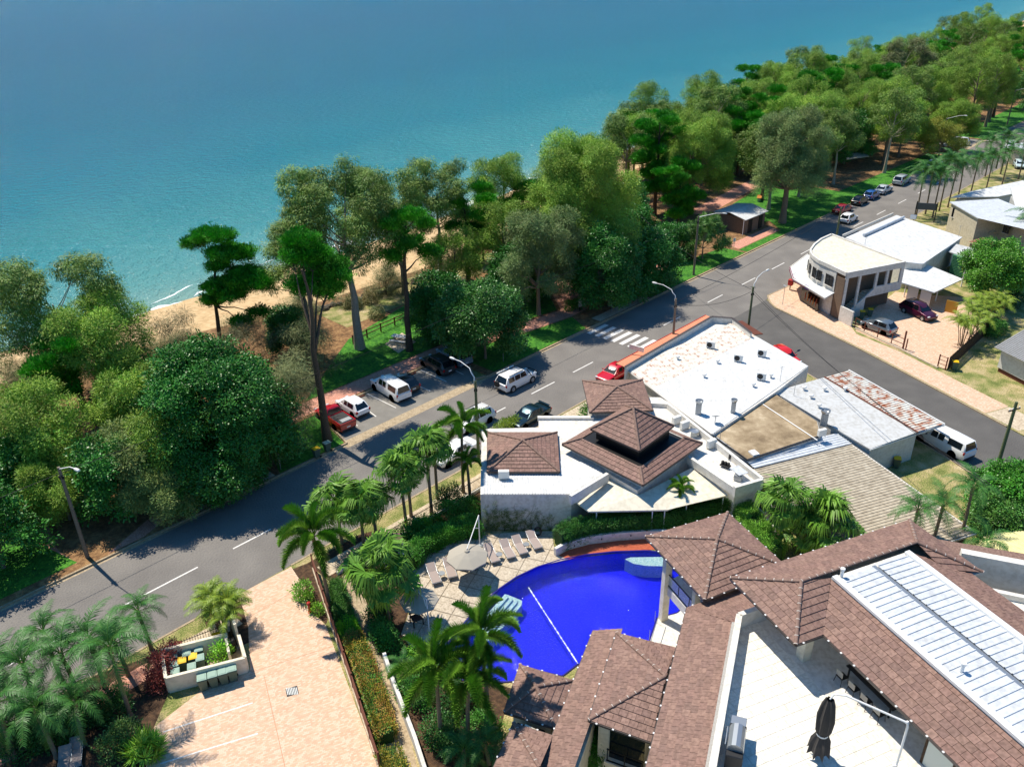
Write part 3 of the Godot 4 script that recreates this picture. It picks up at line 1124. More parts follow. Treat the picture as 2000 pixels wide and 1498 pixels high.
func restaurant() -> void:
	var th := site("pool_restaurant", "white poolside restaurant with brown tiled pavilion roofs and a vine-covered wall", "building", W(10.05, -56.89))
	var body := MB.new()
	body.prism(pv([W(-2.6, -52.22), W(4.35, -51.97), W(7.43, -54.79), W(9.43, -52.32), W(14.3, -57.08), W(17.03, -52.59), W(19.42, -53.69), W(14.42, -65.9), W(13.69, -67.11), W(7.09, -67.4), W(7.08, -63.77), W(2.31, -63.97), W(2.24, -62.1), W(-2.71, -62.04)]), 0.0, 3.3)
	part("wall", body, M.whitewall, th)
	var rs := MB.new()
	ribbed(rs, V(-2.49, 3.32, -52.25), V(4.23, 3.32, -52.01), V(3.81, 3.36, -56.62), V(-2.42, 3.36, -56.86), 0.22, 0.03)
	ribbed(rs, V(4.23, 3.32, -52.01), V(7.14, 3.32, -54.7), V(7.09, 3.36, -56.12), V(3.81, 3.36, -56.62), 0.22, 0.03)
	part("metal_roof", rs, M.whiteroof, th)
	var pp := MB.new()
	for l in [[W(4.2, -51.13), W(7.33, -54.04), 3.8], [W(14.01, -64.83), W(19.08, -52.75), 3.9], [W(16.66, -51.67), W(19.07, -52.68), 3.9], [W(14.14, -56.46), W(16.75, -51.96), 3.7], [W(12, -65.48), W(14.08, -65.19), 3.7]]:
		wall(pp, l[0], l[1], 3.0, l[2], 0.28)
	part("parapet", pp, M.whitewall, th)
	# low hip at the street end
	var lh := [V(-2.09, 3.6, -54.84), V(3.61, 3.6, -54.63), V(3.76, 3.6, -60.67), V(-2.19, 3.6, -60.91)]
	var ap: Vector3 = centre(lh) + Vector3(0, 1.09, 0)
	var w1 := MB.new()
	w1.prism(poly_of(lh, 0.45), 3.28, 3.6)
	part("eave_wall", w1, M.greywall, th)
	var nw := [V(6.79, 4, -63.29), V(12.35, 4, -63.42), V(12.33, 4, -69.33), V(6.68, 4, -69.38)]
	var ap2: Vector3 = centre(nw) + Vector3(0, 0.9, 0)
	var w2 := MB.new()
	w2.prism(poly_of(nw, 0.5), 0.0, 4.0)
	part("entry_wall", w2, M.greywall, th)
	var pl := V(4.02, 4.1, -57.94)
	var pf := V(9.75, 4.1, -51.83)
	var pr := V(15.48, 4.1, -57.64)
	var pav := [pl, pf, pr, pl + pr - pf]
	var pc := centre(pav)
	var w3 := MB.new()
	w3.prism(poly_of(pav, 0.55), 0.0, 4.1)
	part("pavilion_wall", w3, M.whitewall, th)
	# the lower skirt of the two-tier roof stops at a dark louvred band
	var inner := []
	for p in pav:
		var q: Vector3 = pc + (p - pc) * 0.72
		inner.append(Vector3(q.x, 4.66, q.z))
	var lou := MB.new()
	var li := []
	for p in inner:
		li.append(pc + (p - pc) * 0.72)
	lou.prism(poly_of(li), 4.3, 5.68)
	lou.prism(poly_of(inner, 0.02), 4.3, 4.62)
	part("louvre_band", lou, M.black, th)
	var up := []
	for p in pav:
		var q: Vector3 = pc + (p - pc) * 0.60
		up.append(Vector3(q.x, 5.7, q.z))
	var ul := V(6.3, 5.7, -57.62)
	var uf := V(9.73, 5.7, -54.15)
	var ur := V(13.05, 5.7, -57.83)
	up = [ul, uf, ur, ul + ur - uf]
	var uc := centre(up) + Vector3(0, 1.8, 0)
	var soff := MB.new()
	face(soff, [up[0] - Vector3(0, 0.06, 0), up[1] - Vector3(0, 0.06, 0), up[2] - Vector3(0, 0.06, 0), up[3] - Vector3(0, 0.06, 0)], Vector3.DOWN)
	part("soffit", soff, M.dark, th)
	var faces := pyramid(lh, ap) + pyramid(nw, ap2) + pyramid(up, uc)
	for i in 4:
		var j := (i + 1) % 4
		faces.append([pav[i], pav[j], inner[j], inner[i]])
	tile_roof(th, faces, 300, 0.42, 0.37)
	caps(th, hips(lh, ap) + hips(nw, ap2) + hips(up, uc) + [[pav[0], inner[0]], [pav[1], inner[1]], [pav[2], inner[2]], [pav[3], inner[3]]], false)
	gutters(th, loop(lh) + loop(nw) + loop(up) + loop(pav), M.darkgutter, 0.1)
	# terrace roof folded round the front corner of the pavilion
	var tr := MB.new()
	roof_slab(tr, [V(4.53, 2.6, -52.21), V(7.46, 2.95, -54.95), V(9.64, 2.95, -52.27), V(11.52, 2.45, -50.92), V(5.6, 2.45, -50.93)], 0.12)
	roof_slab(tr, [V(9.64, 2.95, -52.27), V(14.67, 2.95, -56.08), V(16.56, 2.5, -52.59), V(12.66, 2.5, -51.46), V(11.52, 2.45, -50.92)], 0.12)
	part("terrace_roof", tr, M.creamroof, th)
	for p in [V(6.21, 2.35, -50.79), V(10.45, 2.35, -50.77), V(11.4, 2.35, -50.86), V(13.19, 2.35, -51.52), V(16.23, 2.35, -52.48)]:
		var ps := MB.new()
		ps.tube([Vector3(p.x, 0, p.z + 0.35 - 0.6), Vector3(p.x, 2.5, p.z - 0.25)], [0.05, 0.05], 8)
		part("post", ps, M.whitemetal, th)
	var fl := MB.new()
	fl.prism(pv([W(4.57, -52.23), W(17.63, -53.1), W(18.56, -57.32), W(7.79, -56.97), W(4.73, -54.23)]), -0.1, 0.05)
	part("terrace_floor", fl, M.brickwall, th)
	var fc := MB.new()
	fc.prism(pv([W(2.2, -63.36), W(7.15, -63.15), W(7.18, -63.51), W(2.21, -63.72)]), 3.2, 3.55)
	part("street_fascia", fc, M.whitewall, th)
	R.seed = 12
	var ti := 0
	for q in [W(5.19, -53.4), W(7.34, -53.32), W(9.57, -53.51), W(15.51, -54.54)]:
		var tb := thing("terrace_table", ["brown dining table at the vine wall end of the terrace", "second brown dining table under the terrace roof from the vine wall", "third brown dining table under the terrace roof from the vine wall", "brown dining table at the parapet end of the terrace"][ti], "table", v3(q, 0.05), R.randf(), "dining tables under the terrace roof")
		ti += 1
		var tt := MB.new()
		tt.cbox(Vector3(0, 0.73, 0), Vector3(1.5, 0.05, 0.8), 0.015)
		part("table_top", tt, M.wood, tb)
		for e in [[-0.65, -0.32], [0.65, -0.32], [-0.65, 0.32], [0.65, 0.32]]:
			var lg := MB.new()
			lg.box(Vector3(e[0], 0.35, e[1]), Vector3(0.06, 0.7, 0.06))
			part("leg", lg, M.dark, tb)

func shops() -> void:
	# ---- white-roofed corner shop with the salmon awning
	var th := site("white_roof_shop", "corner shop with a broad white metal roof, parapet and salmon street awning", "building", sn(66, -36))
	var b := MB.new()
	b.prism(pv([W(11.3, -73.4), W(22.55, -84.51), W(24.5, -84.12), W(25.89, -80.85), W(29.32, -72.89), W(25.05, -68.22), W(17.05, -60.37), W(14.46, -66.1)]), 0.0, 3.26)
	part("wall", b, M.whitewall, th)
	var a0 := V(17.07, 3.3, -60.46)
	var b0 := V(29.27, 3.3, -72.89)
	var c0 := V(24.34, 3.48, -83.56)
	var d0 := V(11.28, 3.48, -72.92)
	var r1 := MB.new()
	ribbed(r1, a0, b0, b0.lerp(c0, 0.66), a0.lerp(d0, 0.66), 0.26, 0.03)
	part("roof_sheet", r1, M.whiteroof, th)
	var r2 := MB.new()
	ribbed(r2, a0.lerp(d0, 0.66), b0.lerp(c0, 0.66), c0, d0, 0.26, 0.03, 4.0)
	part("rusting_roof_sheet", r2, M.rustyroof, th).set_meta("label", "roof sheet with rust streaks behind the parapet")
	var pp := MB.new()
	for l in [[W(11.12, -72.22), W(22.24, -84.18)], [W(22.24, -84.18), W(24.36, -83.63)], [W(24.36, -83.63), W(25.36, -79.58)]]:
		wall(pp, l[0], l[1], 0.0, 4.0, 0.2)
	part("parapet", pp, M.whitewall, th)
	var cp := MB.new()
	for l in [[V(11.11, 4.02, -72.18), V(22.23, 4.02, -84.13)], [V(22.23, 4.02, -84.13), V(24.35, 4.02, -83.58)], [V(24.35, 4.02, -83.58), V(25.35, 4.02, -79.53)]]:
		bar(cp, l[0], l[1], 0.26, 0.05)
	part("coping", cp, M.darkgutter, th)
	var aw := MB.new()
	var s0 := 60.6
	roof_slab(aw, [v3(sn(s0, -42.95), 3.15), v3(sn(77.0, -42.95), 3.15), v3(sn(78.2, -45.4), 2.72), v3(sn(61.4, -45.4), 2.72)], 0.08)
	part("awning", aw, M.orange, th)
	var aw2 := MB.new()
	roof_slab(aw2, [V(24.84, 3.1, -84.71), V(25.96, 3.1, -81.03), V(27.47, 2.7, -82.12), V(26.15, 2.7, -85.86)], 0.08)
	part("side_awning", aw2, M.rustbrown, th)
	var fs := MB.new()
	bar(fs, v3(sn(61.4, -45.42), 2.6), v3(sn(78.2, -45.42), 2.6), 0.06, 0.34)
	part("fascia", fs, M.red, th)
	var sg := MB.new()
	bar(sg, V(12.29, 3.6, -77.76), V(13.61, 3.6, -76.7), 0.14, 0.5)
	var so := part("sign_board", sg, M.whitewall, th)
	var st := MB.new()
	bar(st, V(12.37, 3.42, -77.89) + Vector3(-0.05, 0, 0.06), V(13.59, 3.42, -76.83) + Vector3(-0.05, 0, 0.06), 0.05, 0.14)
	part("sign_stripe", st, M.red, so)
	var gt := MB.new()
	bar(gt, V(11.32, 3.36, -72.82), V(16.96, 3.3, -60.37), 0.14, 0.1)
	part("gutter", gt, M.gutter, th)
	window(th, V(13.73, 2, -68.29), v3(-lot_q), 0.9, 0.6, 2)
	# ---- building with a stained flat concrete roof
	var t2 := site("concrete_roof_shop", "low shop with a stained flat brown concrete roof between the metal roofs", "building", W(23.31, -64.52))
	var b2 := MB.new()
	b2.prism(pv([W(17.31, -60.61), W(24.59, -67.99), W(26.77, -62.65), W(26.33, -60.32), W(19.06, -56.75)]), 0.0, 2.96)
	part("wall", b2, M.greywall, t2)
	var f2 := MB.new()
	f2.flat(pv([W(17.39, -60.6), W(24.56, -67.89), W(26.72, -62.66), W(26.27, -60.41), W(19.09, -56.86)]), 3.0)
	part("roof", f2, M.stained, t2)
	var e2 := MB.new()
	bar(e2, V(17.14, 3.06, -60.68), V(24.64, 3.06, -68.18), 0.18, 0.14)
	bar(e2, V(17.09, 3.06, -60.43), V(19.05, 3.06, -56.58), 0.1, 0.1)
	bar(e2, V(19.07, 3.02, -56.64), V(26.33, 3.02, -60.21), 0.1, 0.1)
	part("roof_edge", e2, M.dark, t2)
	var h2 := MB.new()
	h2.box(V(19.81, 3.1, -57.57), Vector3(0.75, 0.16, 0.6), yaw(70))
	part("roof_hatch", h2, M.whitemetal, t2)
	var pi := MB.new()
	pi.tube([V(22.87, 3.06, -65.78), V(25.67, 3.06, -59.42)], [0.05, 0.05], 6)
	part("roof_pipe", pi, M.whitemetal, t2)
	# ---- grey shop with the rusting ribbed roof
	var t3 := site("rusting_roof_shop", "long low shop with a pale grey roof and a rust-streaked ribbed roof on the street", "building", W(33.13, -66.89))
	var b3 := MB.new()
	b3.prism(pv([W(24.77, -68.36), W(30.39, -70.94), W(34.77, -60.83), W(29.86, -58.45)]), 0.0, 2.66)
	part("wall", b3, M.whitewall, t3)
	var f3 := MB.new()
	roof_slab(f3, [V(24.68, 2.85, -68.57), V(30.31, 2.95, -71.09), V(34.67, 2.95, -60.58), V(29.76, 2.75, -58.37)], 0.08)
	part("flat_roof", f3, M.greyroof, t3)
	var r3 := MB.new()
	ribbed(r3, V(33.28, 2.78, -72.73), V(37.68, 2.78, -62.04), V(34.7, 2.96, -60.56), V(30.36, 2.96, -71.07), 0.32, 0.06, 5.0, 0.45)
	part("rusting_roof_sheet", r3, M.rustroof, t3).set_meta("label", "ribbed roof strip with orange rust streaks")
	var v3g := MB.new()
	bar(v3g, V(30.31, 3, -71.1), V(34.66, 3, -60.5), 0.16, 0.05)
	part("rusty_flashing", v3g, M.rustbrown, t3)
	var g3 := MB.new()
	bar(g3, V(33.4, 2.7, -72.99), V(37.81, 2.7, -62.18), 0.12, 0.14)
	bar(g3, V(37.76, 2.7, -62.09), V(29.77, 2.66, -58.35), 0.1, 0.12)
	part("gutter", g3, M.whitemetal, t3)
	window(t3, V(31.57, 1.55, -59.97), v3(-lot_p), 0.8, 0.5, 2, null, false)
	window(t3, V(33.79, 1.55, -61.05), v3(-lot_p), 0.75, 0.5, 2, null, false)
	var d3 := MB.new()
	d3.box(V(32.94, 0.95, -60.87), Vector3(0.8, 1.9, 0.06), Basis(v3(lot_q), Vector3.UP, v3(-lot_p)))
	part("door", d3, M.acwhite, t3)
	# ---- big corrugated shed
	var t4 := site("corrugated_shed", "wide shed with an aged beige corrugated roof behind the palms", "shed", lot(44, 38))
	var b4 := MB.new()
	b4.prism(pv([lot(39.2, 46.0), lot(48.7, 46.0), lot(48.3, 32.0), lot(38.6, 32.2)]), 0.0, 2.34)
	part("wall", b4, M.dark, t4)
	var r4 := MB.new()
	ribbed(r4, v3(lot(49.0, 44.6), 2.4), v3(lot(48.5, 31.6), 2.4), v3(lot(38.4, 31.8), 2.62), v3(lot(38.6, 44.6), 2.62), 0.3, 0.05, 3.0, 0.5)
	part("roof_sheet", r4, M.agedroof, t4)
	var r5 := MB.new()
	ribbed(r5, v3(lot(49.1, 46.4), 2.5), v3(lot(49.1, 44.55), 2.46), v3(lot(39.0, 44.55), 2.7), v3(lot(39.0, 46.6), 2.75), 0.3, 0.05, 3.0, 0.5)
	part("white_roof_sheet", r5, M.metalroof, t4)
	var g4 := MB.new()
	bar(g4, v3(lot(49.05, 44.5), 2.34), v3(lot(48.55, 31.55), 2.34), 0.12, 0.12)
	bar(g4, v3(lot(48.5, 31.5), 2.36), v3(lot(38.4, 31.7), 2.5), 0.1, 0.12)
	part("gutter", g4, M.gutter, t4)

func corner_block() -> void:
	# ---- two-storey corner shop with the rounded front
	var th := site("rounded_corner_shop", "white two-storey corner shop with a rounded front and wide street awning", "building", lot(75, 76))
	var plan := pv([W(39.55, -91.59), W(47.89, -95.05), W(43.01, -106.47), W(41, -104.61), W(39.31, -102.36), W(38.19, -100.36), W(37.8, -98.97), W(37.72, -97.6), W(37.93, -96.15), W(38.43, -94.9)])
	# the rear strip is an open stair porch, so the closed body starts behind it
	var qa := lot(71.05, 70.1)
	var body := pv([lot(71.05, 71.7), lot(79.9, 71.7), W(43.01, -106.47), W(41, -104.61), W(39.31, -102.36), W(38.19, -100.36), W(37.8, -98.97), W(37.72, -97.6), W(37.93, -96.15), W(38.43, -94.9)])
	var b := MB.new()
	b.prism(body, 0.0, 5.8)
	part("wall", b, M.whitewall, th)
	var rim := MB.new()
	var n := plan.size()
	for i in n:
		wall(rim, plan[i], plan[(i + 1) % n], 5.3 if i == 0 else 5.6, 6.05, 0.22)
	part("parapet", rim, M.whitewall, th)
	var rf := MB.new()
	rf.prism(Geometry2D.offset_polygon(plan, -0.13)[0], 5.7, 5.86, true)
	part("roof", rf, M.creamroof, th)
	# stair porch facing the yard
	var out := v3(-lot_p)
	var al := v3(lot_q)
	var o := v3(lot(71.0, 70.0))
	var pm := MB.new()
	for poly in [
		[Vector2(0, 0), Vector2(0.42, 0), Vector2(0.42, 5.3), Vector2(0, 5.3)],
		[Vector2(2.05, 1.15), Vector2(2.35, 1.35), Vector2(2.35, 5.3), Vector2(2.05, 5.3)],
		[Vector2(4.65, 3.2), Vector2(5.0, 3.5), Vector2(5.0, 5.3), Vector2(4.65, 5.3)],
		[Vector2(6.3, 3.5), Vector2(6.65, 3.5), Vector2(6.65, 5.3), Vector2(6.3, 5.3)],
		[Vector2(8.5, 3.5), Vector2(9.0, 3.5), Vector2(9.0, 5.3), Vector2(8.5, 5.3)],
		[Vector2(0.42, 0), Vector2(3.6, 0), Vector2(3.6, 2.3), Vector2(9.0, 2.5), Vector2(9.0, 3.5), Vector2(5.0, 3.5), Vector2(0.9, 0.55), Vector2(0.42, 0.5)]]:
		plate(pm, o, al, out, poly, 0.2)
	part("stair_wall", pm, M.whitewall, th)
	var st := MB.new()
	for i in 12:
		st.box(o + al * (0.7 + i * 0.33) - out * 0.8 + Vector3(0, 0.14 + i * 0.22, 0), Vector3(0.36, 0.22, 1.1), Basis(al, Vector3.UP, out))
	part("stair", st, M.beigewall, th)
	var fl := MB.new()
	fl.box(o + al * 6.9 - out * 0.9 + Vector3(0, 2.45, 0), Vector3(4.2, 0.2, 1.5), Basis(al, Vector3.UP, out))
	part("landing", fl, M.beigewall, th)
	var bw := MB.new()
	bw.box(v3(lot(75.5, 71.62), 2.9), Vector3(8.8, 5.6, 0.1), Basis(al, Vector3.UP, out))
	part("porch_back_wall", bw, M.brickwall, th)
	var lw := MB.new()
	wall(lw, lot(70.95, 70.0), lot(70.95, 67.9), 0.0, 1.9, 0.2)
	part("side_screen", lw, M.whitewall, th)
	# upper windows, following the curve
	for w in [[5, 0.5, 0.42, 1.2, 1], [6, 0.5, 0.42, 1.2, 1], [7, 0.5, 0.75, 1.2, 2], [8, 0.3, 0.75, 1.2, 2], [9, 0.25, 1.3, 1.25, 2]]:
		var pa: Vector2 = plan[w[0] if w[0] < 10 else 0]
		var pb: Vector2 = plan[(w[0] + 1) % 10]
		var wd := (pb - pa).normalized()
		var wo := Vector2(wd.y, -wd.x)
		if wo.dot(pa - lot(76, 76)) < 0:
			wo = -wo
		window(th, v3(pa.lerp(pb, w[1]) + wo * 0.1, 4.2), v3(wo), w[2], w[3], w[4], M.dark)
	var dn := MB.new()
	dn.box(v3(plan[9].lerp(plan[0], 0.82), 2.7) - v3(lot_q) * 0.1, Vector3(0.08, 5.0, 1.3), Basis(v3(lot_q), Vector3.UP, v3(lot_q).cross(Vector3.UP)))
	part("entry_recess", dn, M.brickwall, th)
	# awning over the footpath
	var aw := MB.new()
	roof_slab(aw, [V(39.81, 3.15, -93.5), V(39.32, 3.2, -96.2), V(38.37, 3.25, -98.88), V(38.93, 3.3, -101.6), V(40.85, 3.3, -105.55), V(40.72, 2.75, -107.83), V(36.7, 2.75, -102.7), V(35.86, 2.75, -98.72), V(37.61, 2.75, -91.96)], 0.1)
	part("awning", aw, M.whiteroof, th)
	var fa := MB.new()
	bar(fa, V(40.84, 2.58, -108.11), V(36.81, 2.58, -102.97), 0.08, 0.42)
	bar(fa, V(36.96, 2.55, -95.66), V(37.81, 2.55, -92.45), 0.08, 0.46)
	bar(fa, V(37.81, 2.55, -92.45), V(40.02, 2.9, -93.97), 0.08, 0.46)
	part("fascia", fa, M.whitewall, th)
	mt("maroon", C("7d2f4d"), 0.6)
	mt("violet", C("6b4a9c"), 0.6)
	mt("pinktext", C("e9c0c8"), 0.6)
	var f1 := MB.new()
	bar(f1, V(36.83, 2.55, -103.05), V(36, 2.55, -98.88), 0.09, 0.46)
	bar(f1, V(36, 2.55, -98.88), V(36.72, 2.55, -96.47), 0.09, 0.46)
	var sg := part("sign_fascia", f1, M.maroon, th)
	var f2 := MB.new()
	bar(f2, V(36.72, 2.55, -96.47), V(36.96, 2.55, -95.66), 0.09, 0.5)
	part("sign_end", f2, M.violet, sg)
	var f3 := MB.new()
	R.seed = 4
	var a0 := V(36, 2.55, -98.88)
	var a1 := V(36.72, 2.55, -96.47)
	for i in 11:
		var p := a0.lerp(a1, 0.1 + i * 0.08)
		f3.box(p + Vector3(-0.05, R.randf_range(-0.03, 0.03), 0.04), Vector3(0.1, R.randf_range(0.1, 0.2), 0.12), Basis(Vector3.UP, 0.6))
	part("sign_lettering", f3, M.pinktext, sg)
	# shop front under the awning
	var gw := MB.new()
	bar(gw, V(37.1, 1, -98.17), V(37.95, 1, -94.32), 0.12, 1.9)
	var go := part("shopfront", gw, M.glass, th)
	mt("display", C("c98a3c"), 0.8)
	mt("display2", C("b5522f"), 0.8)
	for i in 5:
		var q := V(37.05, 1.1, -97.03).lerp(V(37.72, 1.1, -94.09), (i + 0.5) / 5.0)
		var dp := MB.new()
		dp.box(q + Vector3(-0.07, 0.1, 0.05), Vector3(0.5, 0.9, 0.03), yaw(122))
		part("window_poster", dp, M.display if i % 2 else M.display2, go)
	var sd := MB.new()
	sd.box(V(39.52, 1, -92.75), Vector3(0.9, 2.0, 0.1), yaw(68))
	part("door", sd, M.dark, th)
	# ---- long white shop next door
	var t2 := site("long_white_shop", "long low shop with a broad plain white roof beside the rounded shop", "building", W(59.8, -118.77))
	var b2 := MB.new()
	b2.prism(pv([W(47.57, -112.21), W(58.62, -121.83), W(63.22, -111.37), W(53.28, -101.23), W(51.4, -101.75)]), 0.0, 3.5)
	part("wall", b2, M.whitewall, t2)
	var r2 := MB.new()
	roof_slab(r2, [V(47.3, 3.65, -112.07), V(58.88, 3.65, -122.46), V(63.43, 3.6, -111.36), V(53.25, 3.55, -100.98), V(51.38, 3.55, -101.69)], 0.12)
	part("roof", r2, M.whiteroof, t2)
	var p2 := MB.new()
	p2.tube([V(49.92, 3.9, -112.28), V(59.07, 3.9, -120.49)], [0.2, 0.2], 8)
	part("roof_duct", p2, M.metalroof, t2)
	var p3 := MB.new()
	bar(p3, V(47, 3.75, -112.48), V(58.42, 3.75, -122.7), 0.12, 0.4)
	part("parapet", p3, M.whitewall, t2)
	var ac := MB.new()
	ac.cbox(V(60.31, 4, -120.05), Vector3(0.9, 0.6, 0.7), 0.05, yaw(30))
	part("roof_fan", ac, M.steel, t2)
	# ---- carport with roller gates
	var t3 := site("white_carport", "white flat-roofed carport with two grey roller doors in the paved yard", "carport", W(55.16, -101.92))
	var r3 := MB.new()
	roof_slab(r3, [V(52.39, 2.6, -104.36), V(54.86, 2.6, -103.8), V(57.28, 2.4, -98.2), V(51.67, 2.4, -93.9), V(49, 2.5, -97.32)], 0.14)
	part("roof", r3, M.whiteroof, t3)
	var c3 := MB.new()
	for q in [V(53.73, 0, -96.95), V(59.29, 0, -101.68), V(50.41, 0, -98.54)]:
		c3.box(q + Vector3(0, 1.15, 0), Vector3(0.12, 2.3, 0.12))
	part("post", c3, M.whitemetal, t3)
	for l in [[V(50.01, 0, -97.15), V(51.03, 0, -96.41)], [V(50.99, 0, -95.73), V(51.71, 0, -94.51)]]:
		var dr := MB.new()
		var up := Vector3(0, 2.05, 0)
		ribbed(dr, l[0], l[1], l[1] + up, l[0] + up, 0.14, 0.03)
		part("roller_door", dr, M.acwhite, t3)
	var yg := MB.new()
	bar(yg, V(53.26, 0.75, -93.59), V(54.27, 0.75, -92.71), 0.08, 1.5)
	mt("ochre", C("c9983a"), 0.8)
	part("gate", yg, M.ochre, t3)

func back_houses() -> void:
	# ---- beige two-storey flats
	var th := site("beige_flats", "beige two-storey block of flats with a pale metal roof behind the palms", "building", W(72.52, -120.4))
	var b := MB.new()
	b.prism(pv([W(67.2, -123.05), W(74.56, -123.93), W(75.99, -111.72), W(72.11, -107.48), W(71.48, -111.8), W(71.1, -115.88), W(67.31, -115.38)]), 0.0, 5.1)
	part("wall", b, M.beigewall, th)
	var r := MB.new()
	roof_slab(r, [V(66.97, 5.3, -123.28), V(74.52, 5.5, -123.7), V(75.75, 5.5, -111.22), V(71.98, 5.2, -107.04), V(71.25, 5.25, -111.16), V(70.56, 5.3, -115.06), V(67.06, 5.2, -114.89)], 0.14)
	part("roof", r, M.metalroof, th)
	var f1 := v3(lot(106.0, 82.0))
	for w in [[V(67.29, 4, -121.71), 0.9, 1.3], [V(67.81, 4, -119.5), 0.9, 1.4], [V(67.7, 1.6, -121.76), 0.9, 1.4]]:
		window(th, w[0], Vector3(-0.93, 0, 0.38), w[1], w[2], 2, M.dark)
	for w in [[V(70.71, 4, -113.64), 0.9, 1.3], [V(72.09, 1.4, -113.19), 0.8, 1.0]]:
		window(th, w[0], Vector3(-0.93, 0, 0.38), w[1], w[2], 2, M.dark)
	for w in [[V(68.07, 1.7, -118.32), 0.4, 0.5], [V(68.14, 1.7, -117.57), 0.4, 0.5]]:
		window(th, w[0], Vector3(-0.93, 0, 0.38), w[1], w[2], 1)
	var sr := MB.new()
	for i in 9:
		var p := V(71.68, 0, -121.47).lerp(V(70.38, 2.8, -115.61), i / 8.0)
		sr.box(p, Vector3(1.0, 0.1, 0.32), yaw(70))
	part("stair", sr, M.beigewall, th)
	var rail := MB.new()
	bar(rail, V(69.77, 0.9, -118.75), V(69.42, 3.7, -114.22), 0.05, 0.12)
	part("stair_rail", rail, M.steel, th)
	# ---- green weatherboard house
	var t2 := site("green_house", "green weatherboard house with a pale metal roof and boarded window", "house", W(63.29, -105.31))
	var b2 := MB.new()
	b2.prism(pv([W(59.72, -106.07), W(61.98, -109.42), W(66.6, -102.72), W(63.88, -98.96)]), 0.25, 2.9)
	part("wall", b2, M.greenwall, t2)
	var bd := MB.new()
	var wa := V(59.72, 3, -106.07)
	var wb := V(63.88, 3, -98.96)
	for i in 13:
		var y := 0.35 + i * 0.2
		bar(bd, Vector3(wa.x, y, wa.z), Vector3(wb.x, y, wb.z), 0.05, 0.02)
		var wc := V(61.98, 3, -109.42)
		bar(bd, Vector3(wa.x, y, wa.z), Vector3(wc.x, y, wc.z), 0.05, 0.02)
	part("weatherboard_edge", bd, M.greenwall, t2)
	var st := MB.new()
	for i in 6:
		var p := wa.lerp(wb, i / 5.0)
		st.box(Vector3(p.x, 0.12, p.z - 0.3), Vector3(0.2, 0.26, 0.2))
	part("stump", st, M.dark, t2)
	var r2 := MB.new()
	roof_slab(r2, [V(59.55, 3, -107.15), V(61.63, 3.3, -109.42), V(66.67, 3.3, -102.25), V(63.93, 3, -98.58), V(61.64, 3, -103.23)], 0.1)
	part("roof", r2, M.greyroof, t2)
	var wn := MB.new()
	wn.box(V(60.25, 1.9, -103.83) , Vector3(1.1, 1.1, 0.12), yaw(115))
	var wo := part("boarded_window", wn, M.ochre, t2)
	var hd := MB.new()
	hd.box(V(60.14, 2.5, -103.75), Vector3(1.2, 0.06, 0.4), yaw(115))
	part("window_hood", hd, M.creamwall, wo)
	# ---- rusty shed
	var t3 := site("rusty_shed", "small shed with a rusty brown roof between the flats and the green house", "shed", W(70.81, -115.66))
	var b3 := MB.new()
	b3.prism(pv([W(65.32, -112.43), W(67.89, -113.9), W(69.87, -109.61), W(67.58, -108.65)]), 0.0, 2.3)
	part("wall", b3, M.brickwall, t3)
	var r3 := MB.new()
	ribbed(r3, V(65.35, 2.35, -113.05), V(67.44, 2.35, -108.37), V(69.93, 2.55, -109.15), V(67.91, 2.55, -114.15), 0.25, 0.03, 2.0)
	mt("oldrust", C("c9a08a"), 0.85, {tex = "rust_heavy"})
	part("roof_sheet", r3, M.oldrust, t3)
	# ---- white roofs beyond the flats
	for d in [["white_roof_motel", "white roof of the building beyond the beige flats, under palms", [V(72.49, 3.2, -133.45), V(77.78, 3.2, -136.96), V(89.89, 3.2, -143.3), V(87.44, 3, -137.28), V(80.49, 3, -133.89)]], ["tall_white_gable", "bright white steep roof at the photo's edge beside the flats", [V(78.69, 6, -128.17), V(82.72, 6.5, -127.75), V(75.07, 6, -110.55), V(75.94, 5, -121.39)]]]:
		var t4 := site(d[0], d[1], "building", xz(centre(d[2])))
		var b4 := MB.new()
		b4.prism(poly_of(d[2], 0.3), 0.0, d[2][-1].y - 0.3)
		part("wall", b4, M.greywall, t4)
		var r4 := MB.new()
		roof_slab(r4, d[2], 0.15)
		part("roof", r4, M.whiteroof, t4)
	var t8 := site("far_flat_roof", "flat white roof beside the far road by the palms", "building", W(111.81, -183))
	var r8 := MB.new()
	roof_slab(r8, [V(103.87, 3.4, -171.79), V(112.18, 3.4, -175.64), V(106.42, 3.4, -162.29), V(101.65, 3.4, -168.5)], 0.2)
	part("roof", r8, M.metalroof, t8)
	var b8 := MB.new()
	b8.prism(pv([W(103.8, -171.29), W(111.6, -174.63), W(106.49, -162.75), W(101.98, -168.71)]), 0.0, 3.2)
	part("wall", b8, M.beigewall, t8)
	# ---- house at the right edge
	var t5 := site("grey_roof_house", "white bungalow with a grey ribbed roof on the side-street lawn", "house", W(52.39, -76.08))
	var e0 := V(50.26, 2.7, -77.56)
	var e1 := V(52.65, 2.7, -70.22)
	var back := v3(lot_q * 3.6 + lot_p * 1.0, 1.3)
	var b5 := MB.new()
	b5.prism(pv([xz(e0) + lot_q * 0.6 - lot_p * 0.5, xz(e1) + lot_q * 0.6, xz(e1) + lot_q * 7.0, xz(e0) + lot_q * 7.0 - lot_p * 0.5]), 0.5, 2.6)
	part("wall", b5, M.whitewall, t5)
	var b6 := MB.new()
	b6.prism(pv([xz(e0) + lot_q * 0.7 - lot_p * 0.6, xz(e1) + lot_q * 0.7, xz(e1) + lot_q * 6.9, xz(e0) + lot_q * 6.9 - lot_p * 0.6]), 0.0, 0.5)
	part("base_wall", b6, M.rustbrown, t5)
	var r5 := MB.new()
